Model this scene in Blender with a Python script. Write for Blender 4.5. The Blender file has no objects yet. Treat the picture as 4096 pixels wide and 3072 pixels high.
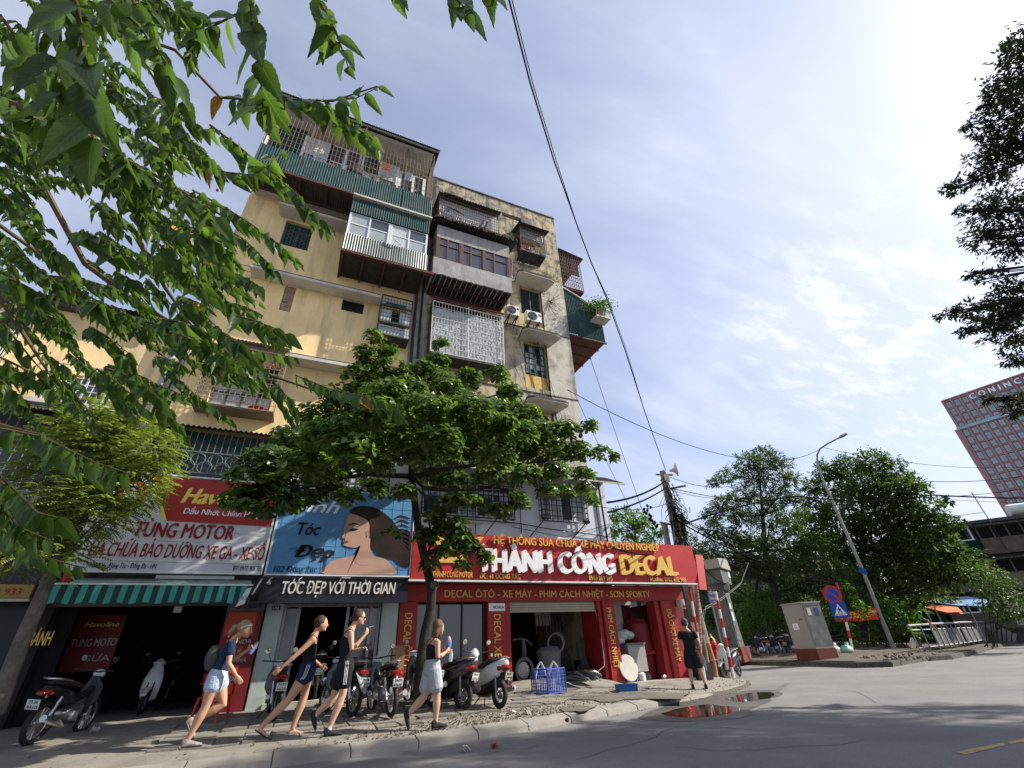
import bpy, bmesh, math, random
import numpy as np
from mathutils import Vector, Matrix, Euler
random.seed(7); RN = np.random.RandomState(11)
C = bpy.context.scene.collection
SC = bpy.context.scene
PI = math.pi
R_ = math.radians
# ---------------------------------------------------------------- camera, light, exposure
F_, TH, RO, YAW, CH = 1775.4, R_(30.99), R_(-2.80), R_(-24.95), 1.2
FW = Vector((-math.sin(YAW)*math.cos(TH), math.cos(YAW)*math.cos(TH), math.sin(TH)))
_r = Vector((math.cos(YAW), math.sin(YAW), 0)); _u = _r.cross(FW)
CR = math.cos(RO)*_r + math.sin(RO)*_u; CU = -math.sin(RO)*_r + math.cos(RO)*_u
CAM = Vector((0, 0, CH))
cd = bpy.data.cameras.new('camera'); cam = bpy.data.objects.new('camera', cd); C.objects.link(cam)
cd.sensor_width = 36; cd.lens = 36*F_/4096; cd.clip_start = 0.05; cd.clip_end = 3000
M3 = Matrix((CR, CU, -FW)).transposed()
cam.matrix_world = Matrix.Translation(CAM) @ M3.to_4x4()
SC.camera = cam
SUN_EL, SUN_AZ = R_(36.8), R_(-18)
SD = Vector((math.cos(SUN_EL)*math.cos(SUN_AZ), math.cos(SUN_EL)*math.sin(SUN_AZ), math.sin(SUN_EL)))
sl = bpy.data.lights.new('sun', 'SUN'); sl.energy = 5.0; sl.angle = R_(0.55); sl.color = (1, .93, .82)
so = bpy.data.objects.new('sun', sl); C.objects.link(so); so.rotation_euler = (-SD).to_track_quat('-Z', 'Y').to_euler()
SC.view_settings.view_transform = 'Standard'; SC.view_settings.look = 'None'
SC.view_settings.gamma = 1; SC.view_settings.use_curve_mapping = False
SC.view_settings.exposure = 0.8
SC.render.engine = 'CYCLES'
W = bpy.data.worlds.new('World'); SC.world = W; W.use_nodes = True
def build_world():
    nt = W.node_tree; N = nt.nodes; L = nt.links; N.clear()
    out = N.new('ShaderNodeOutputWorld'); bg = N.new('ShaderNodeBackground'); bg.inputs[1].default_value = 0.085
    sky = N.new('ShaderNodeTexSky'); sky.sky_type = 'NISHITA'; sky.sun_disc = False
    sky.sun_elevation = SUN_EL; sky.sun_rotation = R_(90)-SUN_AZ; sky.air_density = 1.1; sky.dust_density = 1.5; sky.ozone_density = 2.5
    tc = N.new('ShaderNodeTexCoord'); sep = N.new('ShaderNodeSeparateXYZ'); L.new(tc.outputs['Generated'], sep.inputs[0])
    def m(op, a, b=None, c=None, clamp=False):
        n = N.new('ShaderNodeMath'); n.operation = op; n.use_clamp = clamp
        for i, v in enumerate((a, b, c)):
            if v is None: continue
            if isinstance(v, (int, float)): n.inputs[i].default_value = v
            else: L.new(v, n.inputs[i])
        return n.outputs[0]
    def sstep(v, a, b):
        n = N.new('ShaderNodeMapRange'); n.interpolation_type = 'SMOOTHSTEP'; L.new(v, n.inputs[0])
        n.inputs[1].default_value = a; n.inputs[2].default_value = b; return n.outputs[0]
    z = m('MAXIMUM', sep.outputs[2], 0.0); zz = m('ADD', z, 0.12)
    cx = m('DIVIDE', sep.outputs[0], zz); cy = m('DIVIDE', sep.outputs[1], zz)
    cv = N.new('ShaderNodeCombineXYZ'); L.new(cx, cv.inputs[0]); L.new(cy, cv.inputs[1])
    mp = N.new('ShaderNodeMapping'); L.new(cv.outputs[0], mp.inputs[0]); mp.inputs['Rotation'].default_value = (0, 0, R_(35)); mp.inputs['Scale'].default_value = (.55, 1.5, 1)
    n1 = N.new('ShaderNodeTexNoise'); n1.inputs['Scale'].default_value = 1.1; n1.inputs['Detail'].default_value = 9; n1.inputs['Roughness'].default_value = .56; n1.inputs['Distortion'].default_value = .5
    L.new(mp.outputs[0], n1.inputs[0])
    mp2 = N.new('ShaderNodeMapping'); L.new(cv.outputs[0], mp2.inputs[0]); mp2.inputs['Rotation'].default_value = (0, 0, R_(-40)); mp2.inputs['Scale'].default_value = (1.3, 3.6, 1)
    n2 = N.new('ShaderNodeTexNoise'); n2.inputs['Scale'].default_value = 4.2; n2.inputs['Detail'].default_value = 8; n2.inputs['Roughness'].default_value = .62
    L.new(mp2.outputs[0], n2.inputs[0])
    veil = sstep(n1.outputs[0], .36, .72)
    # nearness to the sun: thin cloud scatters forward
    dp = N.new('ShaderNodeVectorMath'); dp.operation = 'DOT_PRODUCT'; L.new(tc.outputs['Generated'], dp.inputs[0]); dp.inputs[1].default_value = SD
    dpc = m('MAXIMUM', dp.outputs['Value'], 0.0)
    near = m('POWER', dpc, 3.0); nearer = m('POWER', dpc, 16.0)
    rip = m('MULTIPLY', sstep(n2.outputs[0], .44, .66), sstep(dpc, .62, .9))
    rip = m('MULTIPLY', rip, sstep(sep.outputs[2], .72, .45))
    low = sstep(sep.outputs[2], .34, .0)
    f = m('MULTIPLY', veil, .46); f = m('ADD', f, .33); f = m('ADD', f, m('MULTIPLY', near, .30)); f = m('ADD', f, m('MULTIPLY', rip, .5)); f = m('ADD', f, m('MULTIPLY', low, .3))
    f = m('MINIMUM', f, 1.0)
    lum = m('ADD', m('MULTIPLY', near, 1.3), 5.3); lum = m('ADD', lum, m('MULTIPLY', veil, 1.0)); lum = m('ADD', lum, m('MULTIPLY', nearer, 1.1)); lum = m('ADD', lum, m('MULTIPLY', rip, 1.6))
    cc = N.new('ShaderNodeVectorMath'); cc.operation = 'SCALE'; cc.inputs[0].default_value = (.90, .95, 1.10); L.new(lum, cc.inputs['Scale'])
    tint = N.new('ShaderNodeMix'); tint.data_type = 'RGBA'; tint.blend_type = 'MULTIPLY'; tint.inputs[0].default_value = 1
    L.new(sky.outputs[0], tint.inputs[6]); tint.inputs[7].default_value = (1.22, 1.22, 1.42, 1)
    mx = N.new('ShaderNodeMix'); mx.data_type = 'RGBA'; L.new(f, mx.inputs[0]); L.new(tint.outputs[2], mx.inputs[6]); L.new(cc.outputs[0], mx.inputs[7])
    L.new(mx.outputs[2], bg.inputs[0]); L.new(bg.outputs[0], out.inputs[0])
build_world()

# ---------------------------------------------------------------- helpers
def ray(px, py): return FW + CR*((px-2048)/F_) - CU*((py-1536)/F_)
def onZ(px, py, z): d = ray(px, py); return CAM + d*((z-CH)/d.z)
def onY(px, py, Y): d = ray(px, py); return CAM + d*(Y/d.y)
def atD(px, py, D): d = ray(px, py); return CAM + d*(D/math.hypot(d.x, d.y))
def XZ(px, py, Y): p = onY(px, py, Y); return p.x, p.z
def wmat(o):
    m = Matrix.Identity(4)
    while o: m = o.matrix_basis @ m; o = o.parent
    return m
def tag(o, label=None, cat=None, group=None, kind=None):
    if label: o['label'] = label
    if cat: o['category'] = cat
    if group: o['group'] = group
    if kind: o['kind'] = kind
    return o
def thing(name, label, cat, loc=(0, 0, 0), rz=0, group=None):
    o = bpy.data.objects.new(name, None); C.objects.link(o); o.location = loc; o.rotation_euler = (0, 0, rz)
    o.empty_display_size = .2
    return tag(o, label, cat, group)
def kids(o): return [c for c in bpy.data.objects if c.parent == o]
def copy_tree(o, parent=None, kidmap=None):
    if kidmap is None:
        kidmap = {}
        for x in bpy.data.objects:
            if x.parent: kidmap.setdefault(x.parent, []).append(x)
    c = o.copy(); C.objects.link(c); c.parent = parent
    for ch in kidmap.get(o, []): copy_tree(ch, c, kidmap)
    return c
def smooth(me, on=True):
    me.polygons.foreach_set('use_smooth', [on]*len(me.polygons))
def link(name, me, mats, parent=None, label=None, kind=None):
    for m in (mats if isinstance(mats, (list, tuple)) else [mats]): me.materials.append(m)
    o = bpy.data.objects.new(name, me); C.objects.link(o); o.parent = parent
    return tag(o, label, kind=kind)
class MB:
    """collects shapes in world (or local) coordinates and links them as one mesh"""
    def __init__(s): s.v = []; s.f = []; s.mi = []; s.m = 0
    def add(s, vs, fs):
        b = len(s.v); s.v += [tuple(v) for v in vs]; s.f += [tuple(i+b for i in f) for f in fs]; s.mi += [s.m]*len(fs); return s
    def box(s, x0, x1, y0, y1, z0, z1):
        if x0 > x1: x0, x1 = x1, x0
        if y0 > y1: y0, y1 = y1, y0
        if z0 > z1: z0, z1 = z1, z0
        v = [(x, y, z) for z in (z0, z1) for y in (y0, y1) for x in (x0, x1)]
        return s.add(v, [(0, 2, 3, 1), (4, 5, 7, 6), (0, 1, 5, 4), (1, 3, 7, 5), (3, 2, 6, 7), (2, 0, 4, 6)])
    def obb(s, c, dx, dy, dz, M=None):
        M = M or Matrix.Identity(3); c = Vector(c)
        v = [c + M @ Vector((x*dx/2, y*dy/2, z*dz/2)) for z in (-1, 1) for y in (-1, 1) for x in (-1, 1)]
        return s.add(v, [(0, 2, 3, 1), (4, 5, 7, 6), (0, 1, 5, 4), (1, 3, 7, 5), (3, 2, 6, 7), (2, 0, 4, 6)])
    def bar(s, a, b, w, h=None, up=(0, 0, 1)):
        a = Vector(a); b = Vector(b); d = b-a; L = d.length
        if L < 1e-6: return s
        d.normalize(); u = Vector(up)
        if abs(d.dot(u)) > .98: u = Vector((1, 0, 0))
        x = d.cross(u).normalized(); u = x.cross(d)
        return s.obb((a+b)/2, w, L, h or w, Matrix((x, d, u)).transposed())
    def tube(s, pts, r, n=8, cap=True, flat=1.0):
        pts = [Vector(p) for p in pts]; rs = r if isinstance(r, (list, tuple)) else [r]*len(pts)
        b = len(s.v); up = None
        for i, p in enumerate(pts):
            d = (pts[min(i+1, len(pts)-1)]-pts[max(i-1, 0)])
            if d.length < 1e-9: d = Vector((0, 0, 1))
            d.normalize()
            if up is None:
                up = Vector((0, 0, 1)) if abs(d.z) < .9 else Vector((1, 0, 0))
            x = d.cross(up)
            if x.length < 1e-4: x = d.orthogonal()
            x.normalize(); up = x.cross(d).normalized()
            for k in range(n):
                a = 2*PI*k/n; s.v.append(tuple(p + x*math.cos(a)*rs[i] + up*math.sin(a)*rs[i]*flat))
        for i in range(len(pts)-1):
            for k in range(n):
                k2 = (k+1) % n
                s.f.append((b+i*n+k, b+i*n+k2, b+(i+1)*n+k2, b+(i+1)*n+k)); s.mi.append(s.m)
        if cap:
            s.f.append(tuple(b+k for k in reversed(range(n)))); s.f.append(tuple(b+(len(pts)-1)*n+k for k in range(n))); s.mi += [s.m]*2
        return s
    def lathe(s, c, axis, prof, n=20):
        """prof: list of (distance along axis, radius)"""
        c = Vector(c); a = Vector(axis).normalized()
        return s.tube_prof([c+a*t for t, _ in prof], [q for _, q in prof], a, n)
    def tube_prof(s, pts, rs, a, n):
        x = a.orthogonal().normalized(); y = a.cross(x); b = len(s.v)
        for p, q in zip(pts, rs):
            for k in range(n):
                t = 2*PI*k/n; s.v.append(tuple(p + (x*math.cos(t)+y*math.sin(t))*max(q, 1e-4)))
        for i in range(len(pts)-1):
            for k in range(n):
                k2 = (k+1) % n; s.f.append((b+i*n+k, b+i*n+k2, b+(i+1)*n+k2, b+(i+1)*n+k)); s.mi.append(s.m)
        s.f.append(tuple(b+k for k in reversed(range(n)))); s.f.append(tuple(b+(len(pts)-1)*n+k for k in range(n))); s.mi += [s.m]*2
        return s
    def prism(s, poly, O, ux, uy, t):
        """polygon (2D) in the frame O,ux,uy extruded by t along ux x uy (towards + normal)"""
        O = Vector(O); ux = Vector(ux); uy = Vector(uy); n = ux.cross(uy).normalized(); k = len(poly)
        v = [O+ux*a+uy*b for a, b in poly] + [O+ux*a+uy*b+n*t for a, b in poly]
        fs = [tuple(reversed(range(k))), tuple(range(k, 2*k))]
        fs += [(i, (i+1) % k, (i+1) % k+k, i+k) for i in range(k)]
        return s.add(v, fs)
    def torus(s, c, axis, R, r, n=24, m=8, flat=1.0):
        c = Vector(c); a = Vector(axis).normalized(); x = a.orthogonal().normalized(); y = a.cross(x); b = len(s.v)
        for i in range(n):
            t = 2*PI*i/n; e = x*math.cos(t)+y*math.sin(t)
            for j in range(m):
                q = 2*PI*j/m; s.v.append(tuple(c+e*(R+r*math.cos(q))+a*r*flat*math.sin(q)))
        for i in range(n):
            for j in range(m):
                i2 = (i+1) % n; j2 = (j+1) % m
                s.f.append((b+i*m+j, b+i2*m+j, b+i2*m+j2, b+i*m+j2)); s.mi.append(s.m)
        return s
    def corr(s, x0, x1, z0, z1, Y, pitch=.085, amp=.016, P=None):
        """corrugated sheet, vertical ribs, front towards -Y; P maps (u,v,w) to world"""
        n = max(4, int((x1-x0)/pitch*4)); b = len(s.v); P = P or (lambda u, v, w: (u, Y-w, v))
        for i in range(n+1):
            u = x0+(x1-x0)*i/n; w = amp*math.sin(2*PI*(u-x0)/pitch)
            s.v.append(tuple(P(u, z0, w))); s.v.append(tuple(P(u, z1, w)))
        for i in range(n): s.f.append((b+2*i, b+2*i+2, b+2*i+3, b+2*i+1)); s.mi.append(s.m)
        return s
    def grille(s, x0, x1, z0, z1, Y, nx, nz, t=.014, frame=None):
        for i in range(nx+1):
            x = x0+(x1-x0)*i/nx; s.box(x-t/2, x+t/2, Y-t/2, Y+t/2, z0, z1)
        for j in range(nz+1):
            z = z0+(z1-z0)*j/nz; s.box(x0, x1, Y-t*1.3, Y-t/2, z-t/2, z+t/2)
        if frame:
            for x in (x0, x1): s.box(x-frame/2, x+frame/2, Y-frame/2, Y+frame/2, z0, z1)
            for z in (z0, z1): s.box(x0+frame/2, x1-frame/2, Y-frame/2, Y+frame/2, z-frame/2, z+frame/2)
        return s
    def sgrille(s, X, y0, y1, z0, z1, ny, nz, t=.014):
        for i in range(ny+1):
            y = y0+(y1-y0)*i/ny; s.box(X-t/2, X+t/2, y-t/2, y+t/2, z0, z1)
        for j in range(nz+1):
            z = z0+(z1-z0)*j/nz; s.box(X-t*1.3, X-t/2, y0, y1, z-t/2, z+t/2)
        return s
    def build(s, name, mat, parent=None, local=False, label=None, kind=None, sm=False, bevel=0, weld=False):
        vs = s.v
        if parent is not None and not local:
            Mi = wmat(parent).inverted(); vs = [tuple(Mi @ Vector(v)) for v in vs]
        me = bpy.data.meshes.new(name); me.from_pydata(vs, [], s.f); me.update()
        if isinstance(mat, (list, tuple)): me.polygons.foreach_set('material_index', s.mi)
        if weld or bevel:
            bm = bmesh.new(); bm.from_mesh(me)
            if weld: bmesh.ops.remove_doubles(bm, verts=bm.verts, dist=1e-4)
            if bevel:
                es = [e for e in bm.edges if e.is_manifold and e.calc_face_angle(0) > .6]
                bmesh.ops.bevel(bm, geom=es, offset=bevel, segments=2, affect='EDGES', clamp_overlap=True)
            bmesh.ops.recalc_face_normals(bm, faces=bm.faces)
            bm.to_mesh(me); bm.free()
        if sm:
            smooth(me)
            try: me.set_sharp_from_angle(angle=R_(sm if sm is not True else 45))
            except Exception: pass
        return link(name, me, mat, parent, label, kind)
def npmesh(name, V, Fc, mat, parent=None, kind=None, label=None, world=True, sm=False):
    """V (n,3), Fc (m,k) arrays"""
    V = np.asarray(V, dtype=np.float32)
    if parent is not None and world:
        Mi = np.array(wmat(parent).inverted()); V = V @ Mi[:3, :3].T.astype(np.float32) + Mi[:3, 3].astype(np.float32)
    Fc = np.asarray(Fc, dtype=np.int32); m, k = Fc.shape
    me = bpy.data.meshes.new(name); me.vertices.add(len(V)); me.vertices.foreach_set('co', V.ravel())
    me.loops.add(m*k); me.loops.foreach_set('vertex_index', Fc.ravel())
    me.polygons.add(m); me.polygons.foreach_set('loop_start', np.arange(0, m*k, k, dtype=np.int32))
    me.update(calc_edges=True); me.validate()
    if sm: smooth(me)
    return link(name, me, mat, parent, label, kind)
_fcache = {}
def text_mesh(s, bold=0.0, depth=.01, shear=0.0, space=1.0):
    key = (s, bold, depth, shear, space)
    if key in _fcache: return _fcache[key]
    hs = dict(zip('ƠỚỜỞỠỢơớờởỡợ', 'OÓÒỎÕỌoóòỏõọ'))
    if any(c in hs for c in s):     # horned letters: plain letter plus a modelled horn
        s2 = ''.join(hs.get(c, c) for c in s); V0, F0 = text_mesh(s2, 0, depth, shear, space); V, Fs = list(V0), list(F0)
        for i, c in enumerate(s):
            if c in hs:
                x = max(v[0] for v in text_mesh(s2[:i+1], 0, depth, 0, space)[0]); y = .66 if c.isupper() else .5; b0 = len(V)
                P = [(x-.12, y-.06), (x-.05, y-.12), (x+.04, y-.03), (x+.06, y+.10), (x-.02, y+.10), (x-.03, y+.02)]
                for z in (-depth/2*.98, depth/2*.98): V += [(a+shear*q, q, z) for a, q in P]
                Fs += [tuple(b0+6+k for k in range(6)), tuple(b0+5-k for k in range(6))]+[(b0+k, b0+(k+1) % 6, b0+(k+1) % 6+6, b0+k+6) for k in range(6)]
        if not bold: _fcache[key] = (V, Fs); return V, Fs
        _fcache[(s, 0, depth, shear, space)] = (V, Fs)
    if bold:
        V0, F0 = text_mesh(s, 0, depth, shear, space); V, Fs = [], []
        for k, (dx, dy) in enumerate(((-1, -.4), (1, .4), (0, 0))): Fs += [tuple(i+len(V) for i in f) for f in F0]; V += [(v[0]+dx*bold*.8, v[1]+dy*bold*.8, v[2]*(1+.02*k)) for v in V0]
        _fcache[key] = (V, Fs); return V, Fs
    cu = bpy.data.curves.new('t', 'FONT'); cu.body = s; cu.size = 1; cu.offset = bold; cu.extrude = depth/2; cu.shear = shear; cu.resolution_u = 3
    cu.space_character = space
    o = bpy.data.objects.new('t', cu); C.objects.link(o)
    dg = bpy.context.evaluated_depsgraph_get(); me = bpy.data.meshes.new_from_object(o.evaluated_get(dg))
    bpy.data.objects.remove(o); bpy.data.curves.remove(cu)
    V = [tuple(v.co) for v in me.vertices]; Fs = [tuple(p.vertices) for p in me.polygons]
    bpy.data.meshes.remove(me); _fcache[key] = (V, Fs); return V, Fs
CAP = .7
def text(s, mat, parent, O, ux, uy, w=None, h=.2, depth=.01, bold=0.0, shear=0.0, name='lettering', proud=.004, align='L', label=None, space=1.0, mb=None):
    """letters of cap height h starting at O (baseline), running along ux, up uy; stretched to width w"""
    V, Fs = text_mesh(s, bold, 1.0, shear, space)
    if not V: return None
    xs = [v[0] for v in V]; x0, x1 = min(xs), max(xs); sy = h/CAP; sx = (w/(x1-x0)) if w else sy
    O = Vector(O); ux = Vector(ux).normalized(); uy = Vector(uy).normalized(); n = ux.cross(uy).normalized()
    off = 0 if align == 'L' else -(x1-x0)*sx/2
    b = mb or MB(); b.add([O + ux*((v[0]-x0)*sx+off) + uy*(v[1]*sy) + n*(proud + (v[2]+.5)*depth) for v in V], Fs)
    if mb is not None: return mb
    return b.build(name, mat, parent, label=label)
def ftext(s, mat, parent, px0, py0, px1, py1, Y, h, **k):
    """text on a plane Y=const, from the photo's left baseline to right baseline point"""
    a = onY(px0, py0, Y); c = onY(px1, py1, Y); z = (a.z+c.z)/2
    return text(s, mat, parent, (a.x, Y, z), (1, 0, 0), (0, 0, 1), w=c.x-a.x, h=h, **k)

# ---------------------------------------------------------------- materials
def mat(name, col, rough=.8, var=.12, vs=2.0, dirt=None, dirt_amt=.0, ds=1.2, streak=None, st_amt=0, st_sc=(6, 6, .6), bump=.15, bs=40, metal=0, spec=.3, coat=0, alpha=1, trans=0, second=None, second_amt=0, second_sc=.4, edge=(.5, .62)):
    m = bpy.data.materials.new(name); m.use_nodes = True; nt = m.node_tree; N = nt.nodes; L = nt.links
    P = N['Principled BSDF']; P.inputs['Roughness'].default_value = rough; P.inputs['Metallic'].default_value = metal
    P.inputs['Specular IOR Level'].default_value = spec; P.inputs['Coat Weight'].default_value = coat
    P.inputs['Alpha'].default_value = alpha; P.inputs['Transmission Weight'].default_value = trans
    g = N.new('ShaderNodeNewGeometry'); pos = g.outputs['Position']
    def noise(sc, det=5, ro=.6, vec=None):
        n = N.new('ShaderNodeTexNoise'); n.inputs['Detail'].default_value = det; n.inputs['Roughness'].default_value = ro
        if isinstance(sc, tuple):
            mp = N.new('ShaderNodeMapping'); mp.inputs['Scale'].default_value = sc; L.new(pos, mp.inputs[0]); L.new(mp.outputs[0], n.inputs[0]); n.inputs['Scale'].default_value = 1
        else:
            n.inputs['Scale'].default_value = sc; L.new(pos, n.inputs[0])
        return n.outputs[0]
    def mix(fac, a, b, blend='MIX'):
        x = N.new('ShaderNodeMix'); x.data_type = 'RGBA'; x.blend_type = blend
        for i, q in ((0, fac), (6, a), (7, b)):
            if hasattr(q, 'links') or hasattr(q, 'is_linked'): L.new(q, x.inputs[i])
            elif isinstance(q, (int, float)): x.inputs[i].default_value = q
            else: x.inputs[i].default_value = (*q, 1)
        return x.outputs[2]
    def ramp(v, a, b, hi=1.0):
        r = N.new('ShaderNodeMapRange'); L.new(v, r.inputs[0]); r.inputs[1].default_value = a; r.inputs[2].default_value = b; r.inputs[4].default_value = hi; return r.outputs[0]
    c = col
    out = None
    if var:
        n = noise(vs); k = ramp(n, .3, .7)
        lo = tuple(max(0, q*(1-var)) for q in col); hi = tuple(min(1, q*(1+var)) for q in col)
        out = mix(k, lo, hi)
    else:
        out = mix(0.0, col, col)
    if second is not None:
        out = mix(ramp(noise(second_sc, 7, .65), edge[0], edge[1], second_amt), out, second)
    if dirt is not None:
        out = mix(ramp(noise(ds, 8, .7), .48, .66, dirt_amt), out, dirt)
    if streak is not None:
        out = mix(ramp(noise(st_sc, 6, .65), .5, .68, st_amt), out, streak)
    L.new(out, P.inputs['Base Color'])
    if bump:
        bn = N.new('ShaderNodeBump'); bn.inputs['Strength'].default_value = bump; bn.inputs['Distance'].default_value = .02
        L.new(noise(bs, 6, .65), bn.inputs['Height']); L.new(bn.outputs[0], P.inputs['Normal'])
    return m
def leafmat(name, c1, c2, trans=.45, rough=.42, spec=.4, sat_t=1.6):
    m = bpy.data.materials.new(name); m.use_nodes = True; nt = m.node_tree; N = nt.nodes; L = nt.links
    P = N['Principled BSDF']; out = N['Material Output']
    g = N.new('ShaderNodeNewGeometry'); oi = N.new('ShaderNodeObjectInfo')
    ad = N.new('ShaderNodeMath'); ad.operation = 'ADD'; L.new(g.outputs['Random Per Island'], ad.inputs[0]); L.new(oi.outputs['Random'], ad.inputs[1])
    fr = N.new('ShaderNodeMath'); fr.operation = 'FRACT'; L.new(ad.outputs[0], fr.inputs[0])
    nz = N.new('ShaderNodeTexNoise'); nz.inputs['Scale'].default_value = 1.3; L.new(g.outputs['Position'], nz.inputs[0])
    a2 = N.new('ShaderNodeMath'); a2.operation = 'MULTIPLY_ADD'; L.new(nz.outputs[0], a2.inputs[0]); a2.inputs[1].default_value = .9; a2.inputs[2].default_value = -.45
    a3 = N.new('ShaderNodeMath'); a3.operation = 'ADD'; a3.use_clamp = True; L.new(a2.outputs[0], a3.inputs[0]); L.new(fr.outputs[0], a3.inputs[1])
    mx = N.new('ShaderNodeMix'); mx.data_type = 'RGBA'; L.new(a3.outputs[0], mx.inputs[0]); mx.inputs[6].default_value = (*c1, 1); mx.inputs[7].default_value = (*c2, 1)
    L.new(mx.outputs[2], P.inputs['Base Color']); P.inputs['Roughness'].default_value = rough; P.inputs['Specular IOR Level'].default_value = spec
    n3 = N.new('ShaderNodeTexNoise'); n3.inputs['Scale'].default_value = 60; L.new(g.outputs['Position'], n3.inputs[0])
    bn = N.new('ShaderNodeBump'); bn.inputs['Strength'].default_value = .25; bn.inputs['Distance'].default_value = .01; L.new(n3.outputs[0], bn.inputs['Height']); L.new(bn.outputs[0], P.inputs['Normal'])
    T = N.new('ShaderNodeBsdfTranslucent'); tm = N.new('ShaderNodeMix'); tm.data_type = 'RGBA'; tm.blend_type = 'MULTIPLY'; tm.inputs[0].default_value = 1
    L.new(mx.outputs[2], tm.inputs[6]); tm.inputs[7].default_value = (sat_t*1.3, sat_t*1.3, sat_t*.6, 1); L.new(tm.outputs[2], T.inputs[0])
    ms = N.new('ShaderNodeMixShader'); ms.inputs[0].default_value = trans; L.new(P.outputs[0], ms.inputs[1]); L.new(T.outputs[0], ms.inputs[2]); L.new(ms.outputs[0], out.inputs[0])
    return m
GR = (.10, .095, .085); MOLD = (.05, .05, .045)
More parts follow.
